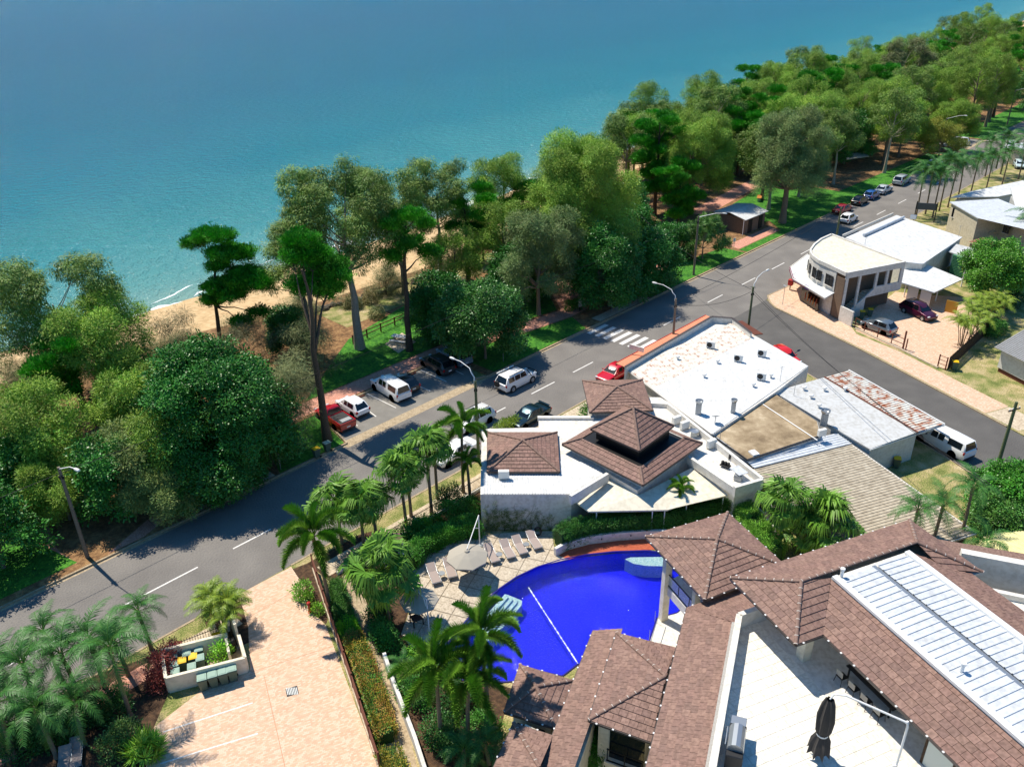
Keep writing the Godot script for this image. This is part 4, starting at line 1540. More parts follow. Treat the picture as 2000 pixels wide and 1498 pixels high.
	ribbed(r5, e0, e1, e1 + v3(lot_q * 3.8, 1.3), e0 + v3(lot_q * 3.8, 1.3), 0.25, 0.04)
	ribbed(r5, e1 + v3(lot_q * 7.6), e0 + v3(lot_q * 7.6), e0 + v3(lot_q * 3.8, 1.3), e1 + v3(lot_q * 3.8, 1.3), 0.25, 0.04)
	mt("darkroof", C("8e8f90"), 0.7, {tex = "paint", scale = 4.0})
	part("roof_sheet", r5, M.darkroof, t5)
	window(t5, V(52.07, 1.8, -76.64) + v3(lot_q * 0.6 - lot_p * 0.0), v3(-lot_q), 0.9, 0.7, 2)
	window(t5, V(52.39, 1.8, -75.78) + v3(lot_q * 0.6), v3(-lot_q), 0.9, 0.7, 2)
	# ---- toilet block in the park
	var t6 := site("toilet_block", "small brick toilet block with a white roof on the park lawn", "building", W(38.4, -130.8))
	var p0 := V(36.85, 2.5, -125.29)
	var p1 := V(41.79, 2.5, -130.09)
	var p2 := V(33.01, 2.5, -130.45)
	var p3 := p2 + p1 - p0
	var b7 := MB.new()
	b7.prism(poly_of([p0, p1, p3, p2], 0.35), 0.0, 2.5)
	part("wall", b7, M.brickwall, t6)
	var r7 := MB.new()
	var ra := (p0 + p2) * 0.5 + Vector3(0, 0.55, 0)
	var rb := (p1 + p3) * 0.5 + Vector3(0, 0.55, 0)
	roof_slab(r7, [p0, p1, rb, ra], 0.08)
	roof_slab(r7, [p2, p3, rb, ra], 0.08)
	part("roof", r7, M.whiteroof, t6)
	var dk := MB.new()
	var inw := (p1 - p0).normalized()
	for t in [0.3, 0.75]:
		var q := p0.lerp(p1, t)
		dk.box(Vector3(q.x, 1.05, q.z) + (p2 - p0).normalized() * 0.33, Vector3(1.1, 2.1, 0.1), Basis(inw, Vector3.UP, inw.cross(Vector3.UP)))
	part("doorway", dk, M.black, t6)
	var pt := MB.new()
	pt.tube([Vector3(p0.x, 0, p0.z) + (p2 - p0).normalized() * 0.3, p0 + (p2 - p0).normalized() * 0.3 + Vector3(0, -0.1, 0)], [0.05, 0.05], 6)
	part("downpipe", pt, M.whitemetal, t6)
	# ---- pale yellow roof at the right edge
	var t9 := site("yellow_roof_house", "house with a pale yellow hipped metal roof behind the hotel", "house", W(36.84, -47.48))
	var y0 := V(32.82, 3.6, -45.86)
	var yl := V(30.54, 2.8, -44.38)
	var yr := V(34.5, 3, -39.43)
	var yt := V(40.78, 2.8, -47.33)
	var hp := V(33.75, 4.4, -40.48)
	var b9 := MB.new()
	b9.prism(pv([W(33.38, -46.39), W(30.74, -44.14), W(33.74, -38.65), W(39.95, -46.64)]), 0.0, 2.6)
	part("wall", b9, M.creamwall, t9)
	var r9 := MB.new()
	ribbed(r9, V(30.81, 2.7, -44.6), V(33.97, 2.7, -38.41), hp, y0, 0.24, 0.04)
	ribbed(r9, y0, yt, yt + Vector3(2, 0.2, 1), hp, 0.24, 0.04)
	part("roof_sheet", r9, M.yellowroof, t9)

func lot3(q: float, p: float, y: float) -> Vector3:
	return v3(lot(q, p), y)

func hotel() -> void:
	var th := site("tiled_hotel", "large hotel with brown tiled hip roofs, white roof terrace and ribbed white roof", "building", lot(27, 24))
	var faces := []
	var ridges := []
	var gut := []
	# corner tower over the pool
	var g := [lot3(24.25, 37.1, 5.8), lot3(30.7, 37.1, 5.8), lot3(30.7, 30.9, 5.8), lot3(24.35, 30.5, 5.8)]
	var ga := centre(g) + Vector3(0, 1.05, 0)
	faces += pyramid(g, ga)
	ridges += hips(g, ga)
	gut += loop(g)
	# skirt roof round the terrace
	var e1 := V(10.14, 5.2, -37.41)
	var e2 := V(6.09, 5.2, -26.74)
	var dv := (e2 - e1).normalized()
	e2 = e1 + dv * 17.0
	var t1 := V(12.35, 6.3, -34.88)
	var t2 := t1 + dv * 17.0
	var e3 := lot3(29.5, 31.0, 5.2)
	var t3 := lot3(29.5, 27.9, 6.3)
	faces.append([e1, e2, t2, t1])
	faces.append([e1, e3, t3, t1])
	gut += [[e1, e2], [e1, e3]]
	# bay roof below the skirt
	var c0 := V(5.88, 4.3, -36.41)
	var c1 := V(9.12, 4.3, -35.14)
	var c2 := V(6.69, 4.3, -28.79)
	var c3 := V(3.65, 4.3, -30.23)
	var ca := V(7.96, 5.2, -32.24)
	var cin := c1.lerp(c2, 0.36)
	faces += [[c0, c1, ca], [c0, c3, ca], [c3, c2, ca]]
	faces.append([c1, c2, ca])
	ridges += [[c3, ca], [c0, ca]]
	gut += [[c0, c1], [c0, c3], [c3, c2]]
	# lower strip roof and its hipped ends
	var d0 := V(4.65, 3.2, -37.78)
	var d1 := V(1.75, 3.2, -30.19)
	var d2 := d0 + (c1 - c0) * 0.52 + Vector3(0, 0.75, 0)
	var dd := (d1 - d0).normalized()
	var d4 := d0 + dd * 14.0
	var d3 := d4 + (c1 - c0) * 0.52 + Vector3(0, 0.75, 0)
	faces.append([d0, d4, d3, d2])
	gut.append([d0, d1])
	gut.append([d0, d0 + (c1 - c0) * 0.4])
	var s0 := V(0.13, 3, -35.35)
	var s1 := V(3.16, 3, -34.08)
	var s2 := V(1.95, 3, -30.87)
	var s3 := V(-0.8, 3, -31.99)
	var sa := V(0.99, 3.72, -33.04)
	faces += pyramid([s0, s1, s2, s3], sa)
	ridges += hips([s0, s1, s2, s3], sa)
	gut += [[s0, s1], [s0, s3], [s3, s2]]
	var f0 := V(-0.3, 3.2, -31.06)
	var f1 := V(1.78, 3.2, -30.19)
	var f2 := f0 + dd * 9.0
	var fa := V(0.97, 4, -27.67)
	faces.append([f0, f1, fa])
	faces.append([f0, f2, fa + dd * 6.0, fa])
	faces.append([f1, f1 + dd * 8.0, fa + dd * 6.0, fa])
	ridges.append([f0, fa])
	gut += [[f0, f1], [f0, f2]]
	# penthouse
	var q0 := lot3(24.7, 28.9, 8.6)
	var q1 := lot3(37.9, 28.9, 8.6)
	var q2 := lot3(37.9, 23.6, 8.6)
	var q3 := lot3(24.7, 23.4, 8.6)
	var r0 := lot3(27.2, 26.2, 9.62)
	var r1 := lot3(35.4, 26.2, 9.62)
	faces.append([q0, q1, r1, r0])
	faces.append([q0, q3, r0])
	faces.append([q1, q2, r1])
	faces.append([q3, lot3(26.45, 23.4, 8.6), lot3(28.95, 25.9, 9.5), r0])
	faces.append([lot3(35.6, 24.4, 8.98), q2, r1])
	ridges += [[q0, r0], [q3, r0], [r0, r1], [q1, r1], [q2, r1]]
	gut += [[q0, q1], [q0, q3], [q3, lot3(26.45, 23.4, 8.6)]]
	# long arm towards the viewer, with the ribbed crown
	var l0 := lot3(26.45, 23.4, 8.6)
	var l1 := lot3(26.45, 2.0, 8.6)
	var l2 := lot3(28.95, 2.0, 9.4)
	var l3 := lot3(28.95, 25.9, 9.45)
	faces.append([l1, l0, l3, l2])
	faces.append([lot3(37.2, 2.0, 8.6), lot3(37.2, 24.0, 8.6), lot3(34.5, 25.9, 9.45), lot3(34.5, 2.0, 9.4)])
	gut.append([l0, l1])
	tile_roof(th, faces, 300, 0.45, 0.4)
	caps(th, ridges, true, true, 0.5)
	gutters(th, gut, M.darkgutter, 0.12, true)
	var box := MB.new()
	box.prism(pv([lot(29.0, 25.9), lot(34.4, 25.9), lot(34.4, 2.0), lot(29.0, 2.0)]), 9.0, 9.52)
	part("crown_wall", box, M.whitewall, th)
	var rb := MB.new()
	ribbed(rb, lot3(29.25, 25.6, 9.56), lot3(29.25, 2.0, 9.56), lot3(31.6, 2.0, 9.62), lot3(31.6, 25.6, 9.62), 0.42, 0.05, 3.0, 0.25)
	ribbed(rb, lot3(34.1, 2.0, 9.56), lot3(34.1, 25.6, 9.56), lot3(31.9, 25.6, 9.62), lot3(31.9, 2.0, 9.62), 0.42, 0.05, 3.0, 0.25)
	part("ribbed_roof", rb, M.metalroof, th)
	var fl := MB.new()
	for q in [29.1, 34.25]:
		bar(fl, lot3(q, 25.8, 9.64), lot3(q, 2.0, 9.64), 0.34, 0.16)
	part("roof_flashing", fl, M.whitemetal, th)
	var cg := MB.new()
	bar(cg, lot3(31.75, 25.7, 9.56), lot3(31.75, 2.0, 9.56), 0.26, 0.04)
	part("box_gutter", cg, M.steel, th)
	for a in [[33.6, 17.9], [29.9, 18.2], [29.5, 25.7]]:
		var vp := MB.new()
		vp.lathe([Vector2(0.09, 0), Vector2(0.09, 0.45), Vector2(0.13, 0.45), Vector2(0.13, 0.55), Vector2(0.0, 0.58)], 10, lot3(a[0], a[1], 9.6))
		part("vent_pipe", vp, M.whitemetal, th)
	# terrace floor and parapet
	var pb := t1 + (t1 - e1).normalized() * 0.15
	var tf := MB.new()
	tf.prism(pv([xz(t1), xz(t2), lot(27.2, 8.0), lot(37.0, 8.0), lot(37.0, 27.9), lot(29.5, 27.9)]), 5.6, 6.0)
	part("terrace_floor", tf, M.whitewall, th)
	# pale floor tiles of the terrace, each laid on its own
	var tile := MB.new()
	tile.cbox(Vector3(0, 0.012, 0), Vector3(0.585, 0.024, 0.585), 0.006)
	mt("floor_tile", C("e9e5da"), 0.75, {tex = "paint", scale = 2.5})
	var tmesh := tile.mesh(M.floor_tile)
	var ground := Geometry2D.offset_polygon(pv([xz(t1) + lot_q * 0.25, xz(t2) + lot_q * 0.25, lot(27.0, 12.0), lot(30.5, 14.0), lot(30.5, 27.5), lot(25.0, 27.5)]), -0.1)[0]
	var cnt := 0
	var bx := v3(lot_q)
	for i in 40:
		for j in 34:
			var c := lot(13.0 + i * 0.6, 10.0 + j * 0.6)
			if Geometry2D.is_point_in_polygon(c, ground) and cnt < 300:
				inst("floor_tile", tmesh, th, Transform3D(Basis(bx, Vector3.UP, bx.cross(Vector3.UP)), v3(c, 6.0)))
				cnt += 1
	var pa := MB.new()
	wall(pa, xz(t1) + lot_q * 0.1, xz(t2) + lot_q * 0.1, 5.0, 7.0, 0.34)
	wall(pa, xz(t1) + lot_q * 0.1, lot(29.6, 27.75), 5.0, 7.0, 0.3)
	part("parapet", pa, M.whitewall, th)
	var fs := MB.new()
	var o3 := (t1 - e1).normalized() * -0.32
	var fa0 := t1 + o3 + Vector3(0, 0.05, 0)
	face(fs, [fa0, fa0 + dv * 17.0, t2 + Vector3(0, 0.12, 0), t1 + Vector3(0, 0.12, 0)], Vector3.UP)
	mt("lead", C("b9bcc2"), 0.6, {tex = "concrete", scale = 0.8})
	part("lead_flashing", fs, M.lead, th)
	# penthouse body
	var pw := MB.new()
	pw.prism(pv([lot(30.2, 27.9), lot(37.3, 27.9), lot(37.3, 24.3), lot(36.6, 24.0), lot(36.6, 2.0), lot(30.2, 2.0)]), 6.0, 8.6)
	part("penthouse_wall", pw, M.creamwall, th)
	var co := MB.new()
	co.box(lot3(26.5, 24.45, 7.3), Vector3(0.55, 2.6, 0.55), Basis(bx, Vector3.UP, bx.cross(Vector3.UP)))
	part("column", co, M.creamwall, th)
	var so := MB.new()
	so.prism(pv([lot(24.8, 28.8), lot(37.8, 28.8), lot(37.8, 23.7), lot(37.1, 23.7), lot(37.1, 2.0), lot(26.55, 2.0), lot(26.55, 23.5), lot(24.8, 23.5)]), 8.46, 8.52, true)
	part("soffit", so, M.whitewall, th)
	# glazed doors of the near arm, just inside the eave
	for i in 3:
		var gz := MB.new()
		gz.box(lot3(27.2, 16.3 - i * 1.5, 7.2), Vector3(1.36, 2.3, 0.06), Basis(v3(lot_p), Vector3.UP, v3(lot_p).cross(Vector3.UP)))
		mt("screen", C("c9cfc6"), 0.5)
		part("glass_screen", gz, M.screen, th)
		var gp := MB.new()
		gp.box(lot3(27.2, 17.05 - i * 1.5, 7.2), Vector3(0.12, 2.4, 0.1), Basis(v3(lot_p), Vector3.UP, v3(lot_p).cross(Vector3.UP)))
		part("screen_post", gp, M.wood, th)
	# white walls of the wing at the right edge
	var rw := MB.new()
	wall(rw, lot(39.6, 26.3), lot(47.0, 19.4), 0.0, 7.6, 0.5)
	wall(rw, lot(38.4, 24.9), lot(46.0, 17.6), 0.0, 6.6, 0.3)
	part("wing_parapet", rw, M.whitewall, th)
	var rwf := MB.new()
	rwf.flat(pv([lot(37.4, 24.9), lot(38.6, 24.9), lot(46.0, 17.8), lot(46.0, 4.0), lot(37.4, 4.0)]), 6.2)
	part("wing_terrace", rwf, M.floor_tile, th)
	var rr := MB.new()
	rr.flat(pv([lot(39.5, 26.5), lot(47.0, 19.6), lot(48.0, 21.2), lot(39.7, 28.4)]), 7.0)
	part("wing_ledge", rr, M.ridge, th)
	# lower walls
	var lw := MB.new()
	lw.prism(pv([xz(e1) + lot_q * 0.9 - lot_p * 0.6, xz(e2) + lot_q * 0.9, lot(36.8, 0.0), lot(36.8, 27.6), lot(30.0, 30.6)]), 0.0, 5.3)
	part("lower_wall", lw, M.whitewall, th)
	var bw := MB.new()
	bw.prism(poly_of([c0, c1, c2, c3], 0.45), 0.0, 4.25)
	part("bay_wall", bw, M.creamwall, th)
	var dw := MB.new()
	dw.prism(pv([xz(d0) + lot_q * 0.8 - lot_p * 0.5, xz(d4) + lot_q * 0.8, xz(d3), xz(d2)]), 0.0, 3.15)
	part("strip_wall", dw, M.creamwall, th)
	var sw := MB.new()
	sw.prism(poly_of([s0, s1, s2, s3], 0.4), 0.0, 2.95)
	part("porch_wall", sw, M.creamwall, th)
	var fw := MB.new()
	fw.prism(pv([xz(f0) + lot_q * 0.6 - lot_p * 0.2, xz(f2) + lot_q * 0.6, xz(f1) + xz(dd) * 8.0, xz(f1)]), 0.0, 3.1)
	part("front_wall", fw, M.creamwall, th)
	window(th, V(0.67, 2.2, -31.47) - dd * -0.05, dd, 1.5, 0.5, 2, M.dark, false)
	# glazed balcony of the bay
	var cd := (c2 - c3).normalized()
	var co2 := cd.cross(Vector3.UP)
	if co2.dot(dv) < 0:
		co2 = -co2
	var bm := c3.lerp(c2, 0.5) - co2 * 0.42
	var bg := MB.new()
	bg.box(Vector3(bm.x, 2.6, bm.z) + co2 * 0.04 + cd * 0.35, Vector3(1.9, 2.2, 0.06), Basis(cd, Vector3.UP, co2))
	part("bay_glazing", bg, M.glass, th)
	var br := MB.new()
	for yy in [1.7, 2.55]:
		br.box(Vector3(bm.x, yy, bm.z) + co2 * 0.35 + cd * 0.35, Vector3(2.0, 0.06, 0.06), Basis(cd, Vector3.UP, co2))
	for k in 3:
		br.box(Vector3(bm.x, 2.1, bm.z) + co2 * 0.35 + cd * (0.35 + (k - 1) * 0.95), Vector3(0.05, 0.9, 0.05), Basis(cd, Vector3.UP, co2))
	part("balcony_rail", br, M.black, th)
	var bf := MB.new()
	bf.box(Vector3(bm.x, 1.5, bm.z) + co2 * 0.2 + cd * 0.35, Vector3(2.2, 0.3, 0.5), Basis(cd, Vector3.UP, co2))
	part("balcony_floor", bf, M.creamwall, th)
	# tower: columns, balcony, rail
	for a in [[24.85, 35.2, 0.5], [30.2, 36.5, 0.4], [30.2, 31.6, 0.4], [24.9, 32.0, 0.4]]:
		var cm := MB.new()
		cm.box(lot3(a[0], a[1], 2.85), Vector3(a[2], 5.9, a[2] * 0.8), Basis(bx, Vector3.UP, bx.cross(Vector3.UP)))
		part("column", cm, M.creamwall, th)
	var ff := MB.new()
	ff.prism(pv([lot(24.85, 35.4), lot(30.4, 36.6), lot(30.4, 31.4), lot(24.85, 31.4)]), 2.35, 3.0, true)
	part("balcony_slab", ff, M.whitewall, th)
	var gs := MB.new()
	gs.prism(pv([lot(24.5, 36.8), lot(30.5, 36.8), lot(30.5, 31.2), lot(24.6, 30.8)]), 5.66, 5.72, true)
	part("tower_soffit", gs, M.whitewall, th)
	var rl := MB.new()
	bar(rl, lot3(24.9, 35.1, 4.0), lot3(24.9, 31.4, 4.0), 0.06, 0.06)
	bar(rl, lot3(24.9, 35.1, 3.12), lot3(24.9, 31.4, 3.12), 0.06, 0.06)
	for k in 4:
		var pk := lot3(24.9, 35.05 - k * 1.2, 3.55)
		rl.box(pk, Vector3(0.05, 0.9, 0.05))
	part("tower_rail", rl, M.black, th)
	for k in 3:
		var pn := MB.new()
		pn.box(lot3(24.9, 34.45 - k * 1.2, 3.56), Vector3(1.12, 0.8, 0.012), Basis(v3(lot_p), Vector3.UP, v3(lot_p).cross(Vector3.UP)))
		part("rail_pane", pn, M.pane, th)

# ---- pool, deck, walls
func pool_outline() -> PackedVector2Array:
	return pv([W(-5.28, -38.84), W(-4.75, -39.7), W(-4.14, -40.87), W(-3.38, -42.22), W(-2.38, -43.82), W(-1.21, -45.24), W(0.08, -46.5), W(1.59, -47.52), W(3.33, -48.27), W(5.27, -48.79), W(7.41, -49.08), W(9.79, -49.12), W(11.28, -48.83), W(12.41, -47.97), W(12.61, -46), W(11.75, -43.5), W(10.88, -42.58), W(9.92, -42.26), W(9.4, -42.08), W(8.61, -40.14), W(8.14, -38.38), W(6.09, -38.02), W(3.77, -38.21), W(2.74, -37.27), W(1.55, -37.64), W(-0.23, -36.94), W(-2.6, -36.81), W(-4.35, -37.46)])

func pool_area() -> void:
	var po := pool_outline()
	# everything is laid out round the pool opening
	var deck := pv([W(-7.54, -47.3), W(-6.52, -49.47), W(-4.96, -50.64), W(-2.82, -51.38), W(-0.24, -51.68), W(2.87, -51.77), W(2.95, -48.92), W(3.9, -48.36), W(1.6, -47.6), W(0.08, -46.58), W(-1.21, -45.32), W(-2.38, -43.9), W(-3.38, -42.29), W(-4.14, -40.94), W(-4.75, -39.77), W(-5.35, -38.84), W(-7.04, -40.04), W(-7.72, -41.06), W(-7.36, -43.21), W(-7.37, -45.54)])
	var dk := MB.new()
	dk.flat(deck, 0.02)
	var dn := struct("pool_deck", dk, M.joint)
	var dir := Vector2(sin(0.3578), -cos(0.3578))
	var sid := Vector2(-dir.y, dir.x)
	var o0 := Vector2(-4.78, -46.04)
	var pvm := MB.new()
	pvm.cbox(Vector3(0, 0.014, 0), Vector3(1.37, 0.028, 1.37), 0.008)
	var pm := pvm.mesh(M.deck)
	for i in range(-8, 14):
		for j in range(-8, 12):
			var c := o0 + dir * (i + 0.5) * 1.45 + sid * (j + 0.5) * 1.43
			var sq := pv([c - dir * 0.685 - sid * 0.685, c + dir * 0.685 - sid * 0.685, c + dir * 0.685 + sid * 0.685, c - dir * 0.685 + sid * 0.685])
			for gq in Geometry2D.intersect_polygons(sq, deck):
				if absf(area2(gq)) > 1.86:
					var b := Basis(v3(sid), Vector3.UP, v3(sid).cross(Vector3.UP))
					inst("paver", pm, dn, Transform3D(b, v3(c, 0.02)))
				elif absf(area2(gq)) > 0.05:
					var cm := MB.new()
					cm.prism(gq, 0.0205, 0.048)
					part("paver", cm, M.deck, dn)
	# coping, shell, water
	var shell := MB.new()
	var n := po.size()
	mt("pool_tile", C("ffffff"), 0.35, {tex = "mosaic", scale = 1.2})
	mt("pale_tile", C("ffffff"), 0.5, {tex = "palemosaic", scale = 1.2})
	for i in n:
		var a := po[i]
		var b := po[(i + 1) % n]
		face(shell, [v3(a, 0.06), v3(b, 0.06), v3(b, -1.3), v3(a, -1.3)], v3(Vector2(8, -42) - a))
	shell.flat(po, -1.3)
	struct("pool_basin", shell, M.pool_tile)
	var cp := MB.new()
	for i in n:
		var a := po[i]
		var b := po[(i + 1) % n]
		var mid := (a + b) * 0.5 - Vector2(7.5, -43)
		var nv := Vector2(-(b - a).y, (b - a).x).normalized()
		if nv.dot(mid) < 0:
			nv = -nv
		cp.prism(pv([a + nv * 0.004, b + nv * 0.004, b + nv * 0.1, a + nv * 0.1]), -0.2, 0.065)
	mt("navy", C("1c1470"), 0.4)
	struct("pool_edge", cp, M.navy)
	mt("pool_water", C("2038ff"), 0.02, {alpha = 0.06, nrm = "ripple", scale = 2.2, ns = 1.2})
	var wt := MB.new()
	wt.flat(po, -0.06)
	struct("pool_water", wt, M.pool_water)
	# steps in the corner
	var st := Node3D.new()
	st.name = "pool_steps"
	add_child(st)
	st.set_meta("kind", "structure")
	var A := W(-2.71, -41.86)
	var B := W(-0.81, -44.91)
	var along := (B - A).normalized()
	var outw := Vector2(-along.y, along.x)
	if outw.dot(Vector2(7, -42) - A) < 0:
		outw = -outw
	for k in 4:
		var s := MB.new()
		var wdt := 0.05 + 0.33 * k
		s.prism(pv([A - along * (k * 0.16), B + along * (k * 0.14), B + along * (k * 0.14) + outw * (wdt + 0.12), B + along * (-0.15 + k * 0.05) + outw * (wdt + 0.32), A - along * (-0.25 + k * 0.06) + outw * (wdt + 0.32), A - along * (k * 0.16) + outw * (wdt + 0.08)]), -1.295, -0.1 - k * 0.14)
		part("pool_step", s, M.pale_tile, st)
	var bn := MB.new()
	bn.prism(pv([W(8.14, -48.52), W(8.58, -48.71), W(11.18, -48.69), W(11.36, -47.6), W(9.58, -47.72), W(8.71, -47.98)]), -1.29, -0.2)
	var bo := part("pool_bench", bn, M.pale_tile, self)
	bo.set_meta("kind", "structure")
	# brick strip and curved white wall behind the pool
	var arc := [W(2.98, -48.81), W(3.91, -49.55), W(5.59, -50.17), W(7.78, -50.53), W(10.04, -50.7), W(11.52, -50.65)]
	var bs := MB.new()
	bs.sheet(pv(arc + [W(11.28, -49.31), W(9.81, -49.24), W(7.42, -49.17), W(5.28, -48.88), W(3.98, -48.36)]), 0.03, 0.3, 2.0)
	mt("redblocks", C("e0a184"), 0.9, {tex = "pinkblocks"})
	struct("brick_edge", bs, M.redblocks)
	var wn := site("curved_planter_wall", "low curved white planter wall behind the pool under the hedge", "wall", arc[2])
	var wm := MB.new()
	for i in arc.size() - 1:
		var d: Vector2 = (arc[i + 1] - arc[i]).normalized() * 0.05
		wall(wm, arc[i] - d, arc[i + 1] + d, 0.0, 0.75, 0.25)
	part("wall", wm, M.whitewall, wn)
	for t in [V(4.44, 0.45, -49.52), V(6.56, 0.45, -50.24), V(8.82, 0.45, -50.6)]:
		var lm := MB.new()
		lm.box(t + Vector3(0.0, 0, 0.12), Vector3(0.09, 0.12, 0.06))
		part("wall_light", lm, M.dark, wn)
	# walkway round the tower, white tiles
	var wk := MB.new()
	wk.flat(pv([W(8.63, -40.05), W(9.43, -42.01), W(9.94, -42.19), W(10.9, -42.5), W(11.81, -43.45), W(13.3, -42.85), lot(23.4, 29.0), W(7.4, -35.94), W(8.14, -38.34)]), 0.05)
	struct("walkway", wk, M.floor_tile if M.has("floor_tile") else M.whitewall)
	var hr := thing("pool_handrail", "thin grey handrail along the white walkway by the pool", "handrail", V(8.59, 0.05, -40))
	var hm := MB.new()
	var h0 := V(8.59, 0.05, -40)
	for q in [V(9.76, 0.05, -43), V(9.23, 0.05, -41.7), V(8.59, 0.05, -40)]:
		hm.tube([q - h0, q - h0 + Vector3(0, 0.95, 0)], [0.02, 0.02], 6)
	part("post", hm, M.galv, hr)
	var hm2 := MB.new()
	hm2.tube([V(9.53, 0.98, -42) - h0 + Vector3(-0.02, 0, 0.4), V(9.02, 0.98, -40.73) - h0 + Vector3(-0.02, 0, 0.4), V(8.39, 0.98, -39.06) - h0 + Vector3(-0.02, 0, 0.4)], [0.025, 0.025, 0.025], 6)
	part("rail", hm2, M.galv, hr)

func gardens() -> void:
	# hotel car court of pale blocks
	var c := MB.new()
	c.sheet(pv([W(-19.7, -45.33), W(-16.65, -48.21), W(-15.07, -45.77), W(-14.36, -43.42), W(-13.52, -42.76), W(-12.9, -42.06), W(-7.76, -30.79), W(-5.55, -25.13), W(-21.34, -25.47), W(-20.92, -31.34), W(-21.5, -34.04), W(-19.52, -36.77), W(-16.96, -38.18), W(-18.15, -42.07)]), 0.008, -0.39, 3.2)
	struct("car_court", c, M.blocks)
	var jl := MB.new()
	for l in [[W(-18.34, -42.99), W(-15.65, -45.74)], [W(-16.87, -38.1), W(-12.08, -40.18)], [W(-15.98, -37.78), W(-13.11, -31.15)]]:
		var d: Vector2 = (l[1] - l[0]).normalized()
		var w := Vector2(-d.y, d.x) * 0.02
		jl.flat(pv([l[0] - w, l[1] - w, l[1] + w, l[0] + w]), 0.012)
	mt("jointline", C("c08f72"), 0.9)
	struct("paving_joint", jl, M.jointline)
	var mk := MB.new()
	for l in [[W(-20.82, -33.67), W(-16.12, -35.66)], [W(-20.21, -31.52), W(-15.22, -33.42)]]:
		var d: Vector2 = (l[1] - l[0]).normalized()
		var w := Vector2(-d.y, d.x) * 0.05
		mk.flat(pv([l[0] - w, l[1] - w, l[1] + w, l[0] + w]), 0.013)
	struct("court_marking", mk, M.marking)
	var dr := thing("storm_drain", "small dark steel drain grate set in the pale car court", "drain grate", V(-13.92, 0.01, -36.49))
	var dm := MB.new()
	for i in 7:
		dm.box(Vector3(-0.3 + i * 0.1, 0.01, 0), Vector3(0.05, 0.02, 0.6), yaw(-22))
	part("bar", dm, M.galv, dr)
	var db := MB.new()
	db.box(Vector3(0, 0.0, 0), Vector3(0.72, 0.01, 0.66), yaw(-22))
	part("frame", db, M.dark, dr)
	# planting beds
	var b := MB.new()
	for poly in [
		[W(-16.51, -47.92), W(-15.31, -48.69), W(-12.87, -42.64), W(-12.92, -42.16), W(-13.53, -42.8), W(-14.34, -43.47), W(-15.06, -45.88)],
		[W(-15.51, -48.58), W(-12.21, -51.83), W(-10.13, -52.73), W(-6.93, -55.69), W(-2.9, -59.26), W(-2.72, -52.08), W(-4.98, -50.89), W(-6.53, -49.59), W(-7.58, -47.35), W(-7.43, -43.22), W(-7.75, -41.06), W(-5.24, -38.33), W(-0.39, -36.35), W(-0.87, -34.44), W(-1.58, -30.81), W(-3.14, -30.85), W(-5.56, -30.97), W(-8.12, -37.98), W(-11.25, -45.65), W(-12.72, -45.7)],
		[W(-39.9, -34.51), W(-30.27, -33.54), W(-27.68, -37.68), W(-22.77, -40.12), W(-21.55, -36.71), W(-21.5, -34.04), W(-20.89, -31.27), W(-19.8, -25.43), W(-33.72, -25.73)],
		[W(-21.65, -43.39), W(-20.67, -45.41), W(-18.63, -43.8), W(-17.7, -40.66), W(-18.15, -40.35), W(-20.36, -40.96)]]:
		b.flat(pv(poly), 0.006)
	struct("garden_bed", b, M.mulch)
	var gp := MB.new()
	gp.flat(pv([W(-12.66, -47.06), W(-11.83, -47.43), W(-10.69, -44.84), W(-9.13, -39.96), W(-8.07, -37.57), W(-6.33, -32.95), W(-5.11, -29.01), W(-6.49, -29.05), W(-7.48, -33.69), W(-8.82, -37.17), W(-10.7, -42.09), W(-12.19, -45.15)]), 0.014)
	struct("garden_path", gp, M.kerb)
	# brown slatted boundary fence on a low wall
	var f0 := W(-14.88, -47.7)
	var f1 := W(-7.75, -30.76)
	var fd := (f1 - f0).normalized()
	var fe := site("boundary_fence", "long brown slatted fence on a low wall beside the car court", "fence", (f0 + f1) * 0.5)
	var fw := MB.new()
	wall(fw, f0, f1, 0.0, 0.35, 0.16)
	part("base_wall", fw, M.footpath, fe)
	var L := f0.distance_to(f1)
	var np := int(L / 1.9)
	for i in np + 1:
		var pm := MB.new()
		pm.box(v3(f0 + fd * (L * i / np), 0.9), Vector3(0.1, 1.3, 0.1), Basis(v3(fd), Vector3.UP, v3(fd).cross(Vector3.UP)))
		part("post", pm, M.rustbrown, fe)
	for i in np:
		for k in 6:
			var sm := MB.new()
			bar(sm, v3(f0 + fd * (L * i / np + 0.06), 0.48 + k * 0.18), v3(f0 + fd * (L * (i + 1) / np - 0.06), 0.48 + k * 0.18), 0.05, 0.11)
			part("slat", sm, M.rustbrown, fe)
	# white garden wall beside the path
	var gw := site("garden_wall", "low white rendered garden wall beside the narrow path", "wall", W(-6.47, -34.39))
	var gm := MB.new()
	for l in [[W(-8.46, -38.63), W(-7.52, -36.14)], [W(-7.52, -36.14), W(-5.91, -32.25)], [W(-5.91, -32.25), W(-4.52, -28.41)]]:
		wall(gm, l[0], l[1], 0.0, 0.9, 0.22)
	part("wall", gm, M.whitewall, gw)
	# black railing on a white plinth along the street
	var r0 := sn(24.5, -42.4)
	var r1 := sn(43.5, -42.4)
	var rl := site("street_railing", "black picket railing on a low white plinth along the hotel footpath", "railing", (r0 + r1) * 0.5)
	railing(rl, r0, r1, 0.25, 1.1, 0.13)

